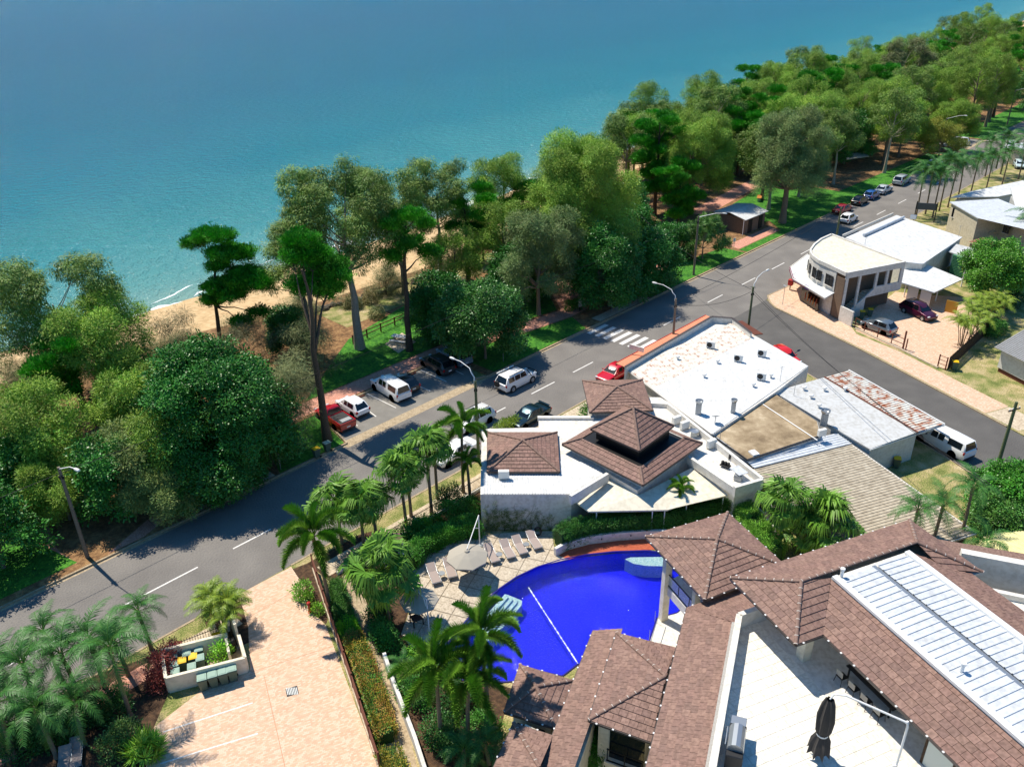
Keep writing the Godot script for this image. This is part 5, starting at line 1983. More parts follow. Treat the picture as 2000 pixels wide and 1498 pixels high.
func railing(rl: Node3D, r0: Vector2, r1: Vector2, y0: float, h: float, gap: float) -> void:
	var pl := MB.new()
	wall(pl, r0, r1, 0.0, y0, 0.2)
	part("plinth", pl, M.whitewall, rl)
	var rm := MB.new()
	bar(rm, v3(r0, y0 + h - 0.15), v3(r1, y0 + h - 0.15), 0.03, 0.04)
	bar(rm, v3(r0, y0 + 0.1), v3(r1, y0 + 0.1), 0.03, 0.04)
	part("rail", rm, M.black, rl)
	var L := r0.distance_to(r1)
	var d := (r1 - r0) / L
	var pk := MB.new()
	pk.box(Vector3.ZERO, Vector3(0.022, h, 0.022))
	var mesh := pk.mesh(M.black)
	var n := int(L / gap)
	for i in n + 1:
		inst("picket", mesh, rl, Transform3D(Basis(), v3(r0 + d * (L * i / n), y0 + h * 0.5)))

# ---- vehicles: bodies lofted through sections, nose towards -Z
func grid(mb: MB, rows: Array, closed := false) -> void:
	var nr := rows.size()
	var nc: int = rows[0].size()
	var nm := []
	for i in nr:
		var l := []
		for j in nc:
			var a: Vector3 = rows[mini(i + 1, nr - 1)][j] - rows[maxi(i - 1, 0)][j]
			var b: Vector3 = rows[i][mini(j + 1, nc - 1)] - rows[i][maxi(j - 1, 0)]
			l.append(a.cross(b).normalized())
		nm.append(l)
	for i in nr - 1:
		for j in nc - 1:
			mb.quads([rows[i][j], rows[i + 1][j], rows[i + 1][j + 1], rows[i][j + 1]], [nm[i][j], nm[i + 1][j], nm[i + 1][j + 1], nm[i][j + 1]])

func car(label: String, cat: String, at: Vector3, bearing: float, o: Dictionary, group := "") -> void:
	var th := thing(o.get("called", "parked_car"), label, cat, at, -deg_to_rad(bearing), group)
	var kind: String = o.kind
	var K: Dictionary = {
		hatch = {L = 3.9, W = 1.68, H = 1.5, belt = 0.93, hood = 0.84, wsb = 0.24, rf = 0.42, rr = 0.84, tb = 0.975, tail = 0.93},
		sedan = {L = 4.7, W = 1.8, H = 1.43, belt = 0.92, hood = 0.82, wsb = 0.27, rf = 0.43, rr = 0.68, tb = 0.83, tail = 0.93},
		wagon = {L = 4.6, W = 1.78, H = 1.6, belt = 0.98, hood = 0.88, wsb = 0.25, rf = 0.4, rr = 0.87, tb = 0.98, tail = 0.98},
		suv = {L = 4.7, W = 1.85, H = 1.75, belt = 1.1, hood = 1.02, wsb = 0.25, rf = 0.37, rr = 0.9, tb = 0.985, tail = 1.1},
		canopy = {L = 5.2, W = 1.85, H = 1.8, belt = 1.1, hood = 1.05, wsb = 0.23, rf = 0.34, rr = 0.95, tb = 0.99, tail = 1.1},
		ute = {L = 5.0, W = 1.85, H = 1.6, belt = 1.0, hood = 0.95, wsb = 0.23, rf = 0.34, rr = 0.49, tb = 0.53, tail = 1.0}}[kind]
	var key: String = "paint_" + o.col
	if not M.has(key):
		mt(key, C(o.col), 0.28, {coat = 0.8, metal = o.get("metal", 0.0), spec = 0.5})
	var pm: StandardMaterial3D = M[key]
	var L: float = K.L
	var hw: float = K.W * 0.5
	var Z := func(t: float) -> float: return (t - 0.5) * L
	# lower body
	var st := [[0.0, 0.42, 0.6, 0.80], [0.015, 0.3, 0.68, 0.90], [0.05, 0.24, K.hood - 0.1, 0.96], [0.1, 0.22, K.hood - 0.04, 0.99], [K.wsb - 0.03, 0.22, K.hood + 0.03, 1.0], [K.wsb + 0.04, 0.22, K.belt, 1.0], [0.5, 0.22, K.belt, 1.0], [0.8, 0.22, K.belt, 1.0], [0.93, 0.24, K.tail, 0.985], [0.98, 0.28, K.tail - 0.03, 0.95], [1.0, 0.38, K.tail - 0.12, 0.9]]
	var rows := []
	for s in st:
		var r := []
		var w: float = hw * s[3]
		var y0: float = s[1]
		var y1: float = s[2]
		for q in [[-0.9, y0], [-0.985, y0 + 0.1], [-1.0, lerpf(y0, y1, 0.55)], [-0.965, y1 - 0.05], [-0.88, y1 + 0.005], [-0.4, y1 + 0.03], [0.4, y1 + 0.03], [0.88, y1 + 0.005], [0.965, y1 - 0.05], [1.0, lerpf(y0, y1, 0.55)], [0.985, y0 + 0.1], [0.9, y0]]:
			r.append(Vector3(q[0] * w, q[1], Z.call(s[0])))
		rows.append(r)
	var bm := MB.new()
	grid(bm, rows)
	for e in [0, rows.size() - 1]:
		for j in range(1, rows[e].size() - 1):
			if e == 0:
				bm.tri(rows[e][0], rows[e][j], rows[e][j + 1])
			else:
				bm.tri(rows[e][0], rows[e][j + 1], rows[e][j])
	# cabin
	var belt: float = K.belt
	var H: float = K.H
	var wb := hw * 0.93
	var wt := hw * 0.76
	var zs := [[K.wsb, 0.0], [K.rf, 1.0], [(K.rf + K.rr) * 0.5, 1.04], [K.rr, 0.98], [K.tb, 0.0]]
	var cr := []
	for s in zs:
		var y: float = belt + (H - belt) * minf(s[1], 1.0) + (0.02 if s[1] > 1.0 else 0.0)
		var t: float = minf(s[1], 1.0)
		var w2 := lerpf(wb * 0.94, wt, t)
		var z: float = Z.call(s[0])
		cr.append([Vector3(-wb * (1.0 if t > 0.5 else 0.94), belt - 0.02, z), Vector3(-w2 - 0.005, y - 0.07 * t, z), Vector3(-w2 * 0.93, y - 0.015, z), Vector3(-w2 * 0.4, y + 0.015 * t, z), Vector3(w2 * 0.4, y + 0.015 * t, z), Vector3(w2 * 0.93, y - 0.015, z), Vector3(w2 + 0.005, y - 0.07 * t, z), Vector3(wb * (1.0 if t > 0.5 else 0.94), belt - 0.02, z)])
	var cab := MB.new()
	grid(cab, cr)
	var n0 := bm.v.size()
	bm.v.append_array(cab.v)
	bm.n.append_array(cab.n)
	bm.c.append_array(cab.c)
	if kind == "ute":
		# open tray: floor is part of the body, walls stand up round it
		var z0: float = Z.call(0.55)
		var z1: float = Z.call(0.99)
		for e in [[Vector3(-hw * 0.9, 1.02, (z0 + z1) / 2), Vector3(0.09, 0.16, z1 - z0)], [Vector3(hw * 0.9, 1.02, (z0 + z1) / 2), Vector3(0.09, 0.16, z1 - z0)], [Vector3(0, 1.02, z1), Vector3(hw * 1.86, 0.16, 0.07)], [Vector3(0, 1.02, z0), Vector3(hw * 1.7, 0.16, 0.07)]]:
			bm.cbox(e[0], e[1], 0.015)
	part("body", bm, pm, th)
	if kind == "ute":
		var tr := MB.new()
		tr.box(Vector3(0, 1.035, Z.call(0.77)), Vector3(hw * 1.64, 0.02, L * 0.41))
		var to := part("tray", tr, M.dark, th)
		var tg := MB.new()
		tg.cbox(Vector3(0.1, 1.08, Z.call(0.88)), Vector3(1.1, 0.08, 0.6), 0.02)
		part("tray_mat", tg, M.galv, to)
	# glass
	part("windscreen", glass_panel(Vector3(-wb * 0.94, belt, Z.call(K.wsb)), Vector3(wb * 0.94, belt, Z.call(K.wsb)), Vector3(wt * 0.95, H - 0.03, Z.call(K.rf)), Vector3(-wt * 0.95, H - 0.03, Z.call(K.rf)), 0.08, Vector3(0, 0.5, -1)), M.glass, th)
	part("rear_window", glass_panel(Vector3(-wb * 0.94, belt, Z.call(K.tb)), Vector3(wb * 0.94, belt, Z.call(K.tb)), Vector3(wt * 0.95, H - 0.03, Z.call(K.rr)), Vector3(-wt * 0.95, H - 0.03, Z.call(K.rr)), 0.09, Vector3(0, 0.5, 1)), M.glass, th)
	var cuts := [[K.rf + 0.005, 0.555], [0.575, K.rr - 0.02]]
	if kind == "canopy":
		cuts = [[K.rf + 0.005, 0.46], [0.475, 0.585], [0.66, K.rr - 0.03]]
	elif kind == "ute":
		cuts = [[K.rf - 0.02, K.rr - 0.01]]
	elif kind in ["suv", "wagon"]:
		cuts = [[K.rf - 0.02, 0.52], [0.535, 0.7], [0.715, K.rr - 0.01]]
	for sd in [-1.0, 1.0]:
		for cu in cuts:
			var za: float = Z.call(cu[0])
			var zb: float = Z.call(cu[1])
			var lean := 0.06 if cu == cuts[0] else 0.0
			part("side_window", glass_panel(Vector3(sd * (wb - 0.01), belt + 0.04, za - lean), Vector3(sd * (wb - 0.01), belt + 0.04, zb), Vector3(sd * (wt + 0.012), H - 0.09, zb), Vector3(sd * (wt + 0.012), H - 0.09, za + lean), 0.02, Vector3(sd, 0.3, 0)), M.glass, th)
	# wheels
	var wr := 0.36 if kind in ["suv", "canopy", "ute"] else 0.32
	for sx in [-1.0, 1.0]:
		for t in [0.17, 0.79 if kind != "ute" else 0.77]:
			var c := Vector3(sx * (hw - 0.1), wr, Z.call(t))
			var b := Basis(Vector3(0, 0, 1), Vector3(sx, 0, 0), Vector3(0, 1, 0))
			var am := MB.new()
			am.lathe([Vector2(wr + 0.07, 0.0), Vector2(wr + 0.07, 0.115), Vector2(0.0, 0.118)], 18, c, b)
			part("wheel_arch", am, M.black, th)
			var wm := MB.new()
			wm.lathe([Vector2(wr * 0.6, 0.14), Vector2(wr * 0.95, 0.14), Vector2(wr, 0.1), Vector2(wr, -0.08)], 18, c, b)
			var wo := part("wheel", wm, M.dark, th)
			var rm := MB.new()
			rm.lathe([Vector2(0.0, 0.15), Vector2(0.05, 0.15), Vector2(0.08, 0.125), Vector2(wr * 0.5, 0.13), Vector2(wr * 0.62, 0.145), Vector2(wr * 0.64, 0.12)], 16, c, b)
			part("rim", rm, M.steel, wo)
	# lamps, plates, mirrors, bumpers
	for sx in [-1.0, 1.0]:
		var hl := MB.new()
		hl.cbox(Vector3(sx * hw * 0.72, K.hood - 0.16, Z.call(0.02)), Vector3(0.34, 0.14, 0.16), 0.03)
		mt("headlamp", C("dfe6ea"), 0.1)
		part("headlight", hl, M.headlamp, th)
		var tl := MB.new()
		tl.cbox(Vector3(sx * hw * 0.86, K.tail - 0.18, Z.call(0.985)), Vector3(0.22, 0.26 if kind != "sedan" else 0.16, 0.14), 0.03)
		mt("taillamp", C("9c1414"), 0.2)
		part("taillight", tl, M.taillamp, th)
		var mi := MB.new()
		mi.cbox(Vector3(sx * (hw + 0.08), belt + 0.06, Z.call(K.wsb + 0.05)), Vector3(0.18, 0.13, 0.1), 0.03)
		part("mirror", mi, pm if kind != "canopy" else M.dark, th)
	var pl := MB.new()
	pl.box(Vector3(0, 0.62, Z.call(1.0) - 0.015), Vector3(0.4, 0.12, 0.06))
	part("number_plate", pl, M.whitemetal, th)
	var bp := MB.new()
	bp.cbox(Vector3(0, 0.4, Z.call(0.0) + 0.02), Vector3(hw * 1.5, 0.14, 0.1), 0.02)
	bp.cbox(Vector3(0, 0.36, Z.call(1.0) - 0.03), Vector3(hw * 1.6, 0.16, 0.1), 0.02)
	part("bumper_trim", bp, M.dark, th)
	if o.has("rack"):
		for sx in [-1.0, 1.0]:
			var rk := MB.new()
			rk.box(Vector3(sx * wt * 0.85, H + 0.06, Z.call(0.63)), Vector3(0.05, 0.05, L * 0.44))
			part("roof_rail", rk, M.dark, th)
	if o.has("awning"):
		var aw := MB.new()
		aw.tube([Vector3(-wt - 0.12, H + 0.06, Z.call(0.4)), Vector3(-wt - 0.12, H + 0.06, Z.call(0.92))], [0.08, 0.08], 8)
		part("side_awning_roll", aw, M.acwhite, th)
		var sp := MB.new()
		sp.lathe([Vector2(0.0, 0.12), Vector2(0.2, 0.12), Vector2(0.34, 0.1), Vector2(0.36, 0.0), Vector2(0.34, -0.08)], 18, Vector3(-0.35, 0.95, Z.call(1.0) + 0.1), Basis(Vector3(1, 0, 0), Vector3(0, 0, 1), Vector3(0, -1, 0)))
		part("spare_wheel", sp, M.dark, th)
		var bb := MB.new()
		bb.tube([Vector3(-hw * 0.9, 0.62, Z.call(0.0) - 0.12), Vector3(-0.5, 0.95, Z.call(0.0) - 0.16), Vector3(0.5, 0.95, Z.call(0.0) - 0.16), Vector3(hw * 0.9, 0.62, Z.call(0.0) - 0.12)], [0.05, 0.05, 0.05, 0.05], 8)
		part("bull_bar", bb, M.dark, th)
		var sn_ := MB.new()
		sn_.tube([Vector3(hw - 0.02, 0.95, Z.call(0.2)), Vector3(hw - 0.02, 1.1, Z.call(0.23)), Vector3(wt + 0.05, H + 0.1, Z.call(0.33))], [0.05, 0.05, 0.05], 6)
		part("snorkel", sn_, M.black, th)
	if o.has("sunroof"):
		var sr := MB.new()
		sr.box(Vector3(0, H + 0.025, Z.call(0.52)), Vector3(0.8, 0.02, 0.7))
		part("sunroof", sr, M.glass, th)
	if o.has("spoiler"):
		var so := MB.new()
		so.cbox(Vector3(0, K.tail + 0.18, Z.call(0.95)), Vector3(hw * 1.6, 0.05, 0.24), 0.02)
		for sx in [-0.6, 0.6]:
			so.box(Vector3(sx * hw, K.tail + 0.08, Z.call(0.95)), Vector3(0.05, 0.18, 0.14))
		part("spoiler", so, pm, th)

func glass_panel(a: Vector3, b: Vector3, c: Vector3, d: Vector3, ins: float, out: Vector3) -> MB:
	var mb := MB.new()
	var ctr := (a + b + c + d) * 0.25
	var nn := (b - a).cross(d - a).normalized()
	if nn.dot(out) < 0:
		nn = -nn
	var q := []
	var lo := []
	for p in [a, b, c, d]:
		q.append(p + (ctr - p).normalized() * ins + nn * 0.018)
		lo.append(p + (ctr - p).normalized() * ins - nn * 0.02)
	face(mb, q, nn)
	for i in 4:
		var j := (i + 1) % 4
		face(mb, [lo[i], lo[j], q[j], q[i]], (q[i] + q[j]) * 0.5 - ctr)
	return mb

# centre and bearing from where the two wheels of one side touch the ground
func from_wheels(front: Vector3, rear: Vector3, side: float, half := 0.8) -> Array:
	var d := (front - rear).normalized()
	var b := rad_to_deg(atan2(d.x, -d.z))
	var right := Vector3(-d.z, 0, d.x)
	return [(front + rear) * 0.5 + right * half * side - d * 0.03, b]

func vehicles() -> void:
	var y := -0.1
	var w: Array
	w = from_wheels(V(-18.75, -0.1, -70.09), V(-16.93, -0.1, -68.07), 1.0)
	car("red open-tray ute in the first beach parking bay", "ute", w[0], w[1], {kind = "ute", col = "b40f22"}, "cars in the beach parking bays")
	w = from_wheels(V(-17.28, -0.1, -72.28), V(-15.56, -0.1, -70.46), 1.0, 0.72)
	car("small white hatchback parked beside the red ute", "car", w[0], w[1], {kind = "hatch", col = "f1f1f1"}, "cars in the beach parking bays")
	w = from_wheels(V(-14.17, -0.1, -76.06), V(-12.12, -0.1, -73.65), 1.0)
	car("white ute with a white canopy in the beach parking bays", "ute", w[0], w[1], {kind = "canopy", col = "f0f0ee", called = "parked_ute"}, "cars in the beach parking bays")
	var s := sn(48.0, -60.7)
	car("black hatchback parked close beside the white canopy ute", "car", V(-11.3, -0.1, -76.62), w[1], {kind = "hatch", col = "15181a"}, "cars in the beach parking bays")
	w = from_wheels(V(-9.56, -0.1, -81.35), V(-7.85, -0.1, -79.35), 1.0)
	car("charcoal grey wagon in the beach parking bays under tree shade", "car", w[0], w[1], {kind = "wagon", col = "4b4744", metal = 0.4, rack = 1}, "cars in the beach parking bays")
	w = from_wheels(V(-7.89, -0.1, -83.34), V(-6.07, -0.1, -81.19), 1.0)
	car("silver-blue wagon in the last beach bay beside the big fig", "car", w[0], w[1], {kind = "suv", col = "93a6b8", metal = 0.4}, "cars in the beach parking bays")
	car("white four-wheel drive with roof rack driving along the main road", "car", V(0.42, -0.1, -76.66), 44.5, {kind = "suv", col = "e9e9e8", awning = 1, rack = 1, called = "driving_car"})
	car("white wagon with sunroof parked at the kerb by the green pole", "car", V(-3.77, -0.1, -68.59), 224.5, {kind = "wagon", col = "eeeeec", sunroof = 1, rack = 1})
	car("dark teal sedan with a rear spoiler parked behind the restaurant shrubs", "car", V(1.6, -0.1, -69.15), 224.0, {kind = "sedan", col = "173540", metal = 0.5, spoiler = 1})
	car("white sedan half hidden by palms at the hotel kerb", "car", V(-5.24, -0.1, -62.92), 224.5, {kind = "sedan", col = "f0f0f0"})
	car("bright red car parked under the edge of the salmon awning", "car", v3(sn(63.3, -46.9), -0.1), 224.5, {kind = "sedan", col = "c4152c"})
	car("red car on the side street, only its roof showing behind the white roof", "car", V(29.7, -0.1, -80.89), 158.0, {kind = "hatch", col = "d8261c"})
	w = from_wheels(V(37.19, -0.1, -63.68), V(38.43, -0.1, -61.31), 1.0)
	car("white canopy ute parked on the side street by the rusting shop", "ute", w[0], w[1], {kind = "canopy", col = "f2f2f2", called = "parked_ute"})
	w = from_wheels(V(41.69, 0, -88.76), V(42.99, 0, -86.93), 1.0, 0.75)
	car("grey hatchback in the paved yard behind the steel fence", "car", w[0], w[1], {kind = "hatch", col = "7c8790", metal = 0.5})
	w = from_wheels(V(49.28, 0, -90.79), V(48.2, 0, -93.56), -1.0)
	car("maroon wagon in the paved yard by the carport", "car", w[0], w[1], {kind = "wagon", col = "4e0f2c", metal = 0.3, rack = 1})
	car("white hatchback driving away along the far main road", "car", V(55.64, -0.1, -131.91), 44.5, {kind = "hatch", col = "eeeeee", called = "driving_car"})
	var far := [[V(56.13, -0.1, -137.93), "sedan", "8f1414", "dark red car, first in the line along the park kerb"], [V(60.77, -0.1, -143.09), "hatch", "15161a", "black car, second in the line along the park kerb"], [V(64.12, -0.1, -146.61), "hatch", "2a5a9c", "blue car, third in the line along the park kerb"], [V(67.79, -0.1, -150.26), "sedan", "b9c0c4", "silver car, fourth in the line along the park kerb"], [V(73.51, -0.1, -156.25), "suv", "a9b2b8", "silver wagon, fifth in the line along the park kerb"], [V(85.13, -0.1, -168.33), "suv", "cfd3d6", "pale silver wagon, last in the line along the park kerb"]]
	for f in far:
		car(f[3], "car", v3(sn(xz(f[0]).dot(Vector2(sin(RA), -cos(RA))), -55.9), -0.1), 44.5, {kind = f[1], col = f[2]}, "cars along the park kerb")
	var bays := [[195.5, "ute", "4b5a50", "dark green ute, nearest car in the far parking bays"], [201.0, "wagon", "d5dade", "silver car, second in the far parking bays"], [205.5, "suv", "f0f0f0", "white car, last in the far parking bays"]]
	for f in bays:
		car(f[3], "car", v3(sn(f[0], -60.0), -0.1), -60.0, {kind = f[1], col = f[2]}, "cars in the far parking bays")
	car("pale silver car on the far road beside the flat white roof", "car", V(110.22, -0.1, -183.12), 224.5, {kind = "suv", col = "d9dde0"})
	car("pale car behind palms in the far roadside driveway", "car", V(102.33, 0, -165.87), 200.0, {kind = "hatch", col = "c3d5d8"})

# ---- street furniture
func lamp(label: String, at: Vector3, h: float, head: Vector3, m: Material, curved: bool) -> void:
	var th := thing("street_lamp", label, "street lamp", at, 0.0, "street lamps")
	var p := MB.new()
	p.tube([Vector3(0, -0.1, 0), Vector3(0, h, 0)], [0.16, 0.11], 8)
	part("pole", p, m, th)
	var a := MB.new()
	var top := Vector3(0, h - 0.3, 0)
	var hd := head - at
	var out := Vector3(hd.x, 0, hd.z).normalized() * 0.12
	var mid := Vector3(hd.x * 0.25, hd.y - 0.25, hd.z * 0.25)
	if curved:
		a.tube([top + out, top + out + Vector3(0, 0.6, 0), mid.lerp(top, 0.25), mid + Vector3(0, 0.0, 0), hd.lerp(mid, 0.45) + Vector3(0, 0.14, 0), hd], [0.05, 0.05, 0.045, 0.04, 0.035, 0.03], 6)
	else:
		a.tube([top + out + Vector3(0, 0.2, 0), hd.lerp(top, 0.3) + Vector3(0, 0.2, 0), hd], [0.045, 0.04, 0.035], 6)
	part("arm", a, M.whitemetal, th)
	var d := Vector3(hd.x, 0, hd.z).normalized()
	var l := MB.new()
	var prof := [Vector2(0.0, -0.1), Vector2(0.1, -0.08), Vector2(0.15, 0.2), Vector2(0.12, 0.45), Vector2(0.0, 0.55)]
	l.lathe(prof, 10, hd, Basis(d.cross(Vector3.UP), d, Vector3.UP * 0.6))
	part("lamp_head", l, M.acwhite, th)
	var b := MB.new()
	b.box(Vector3(0, h - 0.9, 0), Vector3(0.3, 0.16, 0.2))
	for k in 2:
		b.box(Vector3(0.1 - 0.2 * k, h - 0.75, 0.12), Vector3(0.08, 0.14, 0.08))
	part("bracket", b, M.dark, th)

func cable(called: String, label: String, a: Vector3, b: Vector3, sag: float, r := 0.022) -> void:
	var th := thing(called, label, "cable", a)
	var pts := []
	var rad := []
	for i in 13:
		var t := i / 12.0
		pts.append((b - a) * t - Vector3(0, 4.0 * sag * t * (1.0 - t), 0))
		rad.append(r)
	var m := MB.new()
	m.tube(pts, rad, 5)
	part("wire", m, M.black, th)

func wheelie(label: String, at: Vector3, bearing: float, lid: Material, body: Material, group := "", s := 1.0) -> void:
	var th := thing("wheelie_bin", label, "wheelie bin", at, -deg_to_rad(bearing), group)
	var b := MB.new()
	var lo := [Vector3(-0.2, 0.06, -0.24), Vector3(0.2, 0.06, -0.24), Vector3(0.2, 0.06, 0.2), Vector3(-0.2, 0.06, 0.2)]
	var hi := [Vector3(-0.28, 0.95, -0.34), Vector3(0.28, 0.95, -0.34), Vector3(0.28, 0.95, 0.32), Vector3(-0.28, 0.95, 0.32)]
	for i in 4:
		var j := (i + 1) % 4
		face(b, [lo[i] * s, lo[j] * s, hi[j] * s, hi[i] * s], (lo[i] + lo[j]))
	face(b, lo, Vector3.DOWN)
	b.cbox(Vector3(0, 0.93, -0.01) * s, Vector3(0.6, 0.06, 0.7) * s, 0.012)
	part("body", b, body, th)
	var l := MB.new()
	l.cbox(Vector3(0, 0.985, 0.0) * s, Vector3(0.58, 0.05, 0.7) * s, 0.015, Basis(Vector3(1, 0, 0), 0.05))
	l.cbox(Vector3(0, 1.012, -0.02) * s, Vector3(0.42, 0.03, 0.5) * s, 0.012, Basis(Vector3(1, 0, 0), 0.05))
	part("lid", l, lid, th)
	var h := MB.new()
	h.tube([Vector3(-0.24, 0.93, 0.4) * s, Vector3(0.24, 0.93, 0.4) * s], [0.018, 0.018], 6)
	part("handle", h, body, th)
	for sx in [-1.0, 1.0]:
		var w := MB.new()
		w.lathe([Vector2(0.0, 0.03), Vector2(0.09, 0.03), Vector2(0.1, 0.0), Vector2(0.09, -0.03), Vector2(0.0, -0.03)], 10, Vector3(sx * 0.24, 0.1, 0.26) * s, Basis(Vector3(0, 1, 0), Vector3(1, 0, 0), Vector3(0, 0, -1)))
		part("wheel", w, M.black, th)

func post_sign(called: String, label: String, cat: String, at: Vector3, h: float, bearing: float, w: float, hh: float, m: Material, round := false) -> Node3D:
	var th := thing(called, label, cat, at, -deg_to_rad(bearing))
	var p := MB.new()
	p.tube([Vector3(0, -0.05, 0), Vector3(0, h, 0)], [0.03, 0.03], 6)
	part("post", p, M.galv, th)
	var s := MB.new()
	if round:
		s.lathe([Vector2(0, 0.015), Vector2(w * 0.5, 0.015), Vector2(w * 0.5, -0.015), Vector2(0, -0.015)], 18, Vector3(0, h - w * 0.5, 0.04), Basis(Vector3(1, 0, 0), Vector3(0, 0, 1), Vector3(0, -1, 0)))
	else:
		s.cbox(Vector3(0, h - hh * 0.5, 0.045), Vector3(w, hh, 0.03), 0.008)
	part("sign_face", s, m, th)
	return th

func street_things() -> void:
	lamp("grey street lamp leaning over the road from the shaded loop path", V(-32.46, 0, -49.83), 8.1, V(-32.46, 0, -49.83) + Vector3(2.1, 8.9, 1.5), M.greypole, false)
	lamp("green timber street lamp in front of the hotel palms", V(-3.11, 0, -62.26), 7.9, V(-3.11, 0, -62.26) + Vector3(-1.85, 9.15, -1.8), M.greenpole, true)
	lamp("street lamp on the park kerb in front of the toilet block", V(25.45, 0, -108.21), 8.3, V(25.45, 0, -108.21) + Vector3(2.9, 9.0, 1.3), M.greypole, false)
	var l4 := v3(xz(V(17.75, 6.9, -82.45)))
	lamp("timber street lamp at the zebra crossing behind the salmon awning", l4, 6.9, l4 + Vector3(-1.9, 8.0, -1.8), M.greypole, true)
	var l5 := v3(xz(V(26.57, 7.2, -84.67)))
	lamp("green street lamp at the side-street corner by the white roof", l5, 7.2, l5 + Vector3(1.9, 8.3, -2.0), M.greenpole, true)
	lamp("distant street lamp arching over the far parking bays", v3(sn(188.0, -58.0)), 8.3, v3(sn(187.6, -54.6), 9.2), M.greypole, false)
	lamp("most distant street lamp, in front of the far trees", v3(sn(236.0, -58.6)), 8.3, v3(sn(235.6, -55.0), 9.2), M.greypole, false)
	# plain poles
	for d in [["plain grey pole behind the rounded corner shop", v3(xz(V(47.42, 7, -115.51))), 7.0], ["plain green pole by the far palms", v3(xz(V(97.86, 6.5, -165.8))), 6.5]]:
		var th := thing("power_pole", d[0], "power pole", d[1], 0.0, "power poles")
		var p := MB.new()
		p.tube([Vector3(0, -0.1, 0), Vector3(0, d[2], 0)], [0.17, 0.12], 8)
		part("pole", p, M.greenpole, th)
		var c := MB.new()
		c.cbox(Vector3(0, d[2] - 0.3, 0), Vector3(0.4, 0.12, 0.14), 0.02)
		part("bracket", c, M.dark, th)
	var pp := thing("power_pole", "green timber power pole with crossarm on the side-street verge", "power pole", V(39.73, 0, -56.7), 0.0, "power poles")
	var pm := MB.new()
	pm.tube([Vector3(0, -0.1, 0), Vector3(0, 7.9, 0)], [0.17, 0.12], 8)
	part("pole", pm, M.greenpole, pp)
	var pc := MB.new()
	pc.cbox(Vector3(0, 7.2, 0), Vector3(1.3, 0.1, 0.1), 0.015, yaw(-22))
	part("crossarm", pc, M.wood, pp)
	for k in 4:
		var ins := MB.new()
		ins.lathe([Vector2(0.03, 0), Vector2(0.05, 0.05), Vector2(0.03, 0.1), Vector2(0.05, 0.14), Vector2(0.0, 0.18)], 8, yaw(-22) * Vector3(-0.55 + k * 0.36, 0, 0) + Vector3(0, 7.25, 0))
		part("insulator", ins, M.acwhite, pp)
	var l1 := V(-32.46, 0, -49.83) + Vector3(0, 7.6, 0)
	var l3 := V(25.45, 0, -108.21) + Vector3(0, 7.8, 0)
	cable("overhead_cable", "thin overhead cable along the park side of the road", l1, v3(sn(54.0, -58.0), 8.0), 0.4)
	cable("overhead_cable", "overhead cable continuing over the parking bays to the crossing", v3(sn(54.0, -58.0), 8.0), l3, 0.4)
	cable("overhead_cable", "overhead cable leaving the photo at the lower road edge", l1, v3(sn(-40.0, -58.0), 8.0), 0.3)
	cable("overhead_cable", "sagging black cable between the crossing lamp and corner lamp", l4 + Vector3(0.2, 6.3, 0), l5 + Vector3(-0.2, 6.6, 0), 0.75)
	cable("overhead_cable", "cable from the crossing lamp along the road to the far pole", l4 + Vector3(0.2, 6.6, 0), v3(xz(V(47.42, 7, -115.51)), 6.8), 0.5)
	cable("overhead_cable", "cable over the side street to the power pole, upper of two", l5 + Vector3(0.1, 6.7, 0), V(32.43, 7.35, -46.28) + Vector3(-0.3, 0, 0), 0.9)
	cable("overhead_cable", "cable over the side street to the power pole, lower of two", l5 + Vector3(0.1, 6.4, 0), V(32.97, 6.8, -47.06), 0.9)
	cable("service_wire", "pale service wire from the corner lamp into the park trees", l5 + Vector3(0, 6.8, 0), V(18.46, 7, -113.78), 0.8)
	# signs
	mt("signyellow", C("d8e01c"), 0.5)
	var ys := post_sign("crossing_sign", "round fluorescent yellow pedestrian crossing sign on a thin post", "road sign", V(12.65, 0, -95.65), 2.6, 200.0, 0.75, 0.0, M.signyellow, true)
	var fig := MB.new()
	fig.lathe([Vector2(0.0, 0.01), Vector2(0.05, 0.008), Vector2(0.05, 0.0)], 8, Vector3(0, 2.42, 0.062), Basis(Vector3(1, 0, 0), Vector3(0, 0, 1), Vector3(0, -1, 0)))
	fig.box(Vector3(-0.06, 2.17, 0.065), Vector3(0.05, 0.34, 0.012), Basis(Vector3(0, 0, 1), -0.45))
	fig.box(Vector3(0.06, 2.17, 0.067), Vector3(0.05, 0.34, 0.012), Basis(Vector3(0, 0, 1), 0.45))
	part("walking_figure", fig, M.black, ys)
	post_sign("school_sign", "small faded yellow sign on a post beside the red wheelie path", "road sign", V(-20.54, 0, -61.36), 2.3, 225.0, 0.4, 0.6, M.signyellow)
	post_sign("parking_sign", "white parking sign on a thin post beside the big fig", "road sign", V(-0.91, 0, -82.14), 2.2, 160.0, 0.4, 0.55, M.whitemetal)
	post_sign("parking_sign", "white parking sign on the kerb lawn near the toilet block", "road sign", V(33.31, 0, -117.64), 2.1, 160.0, 0.4, 0.55, M.whitemetal)
	post_sign("parking_sign", "white parking sign in the shade past the zebra crossing", "road sign", V(16.86, 0, -100.8), 2.2, 160.0, 0.4, 0.55, M.whitemetal)
	var ps := thing("park_sign", "white entrance sign board in the shade beside the crossing path", "sign", V(9.34, 0, -96.5), -deg_to_rad(-35.0))
	var pb := MB.new()
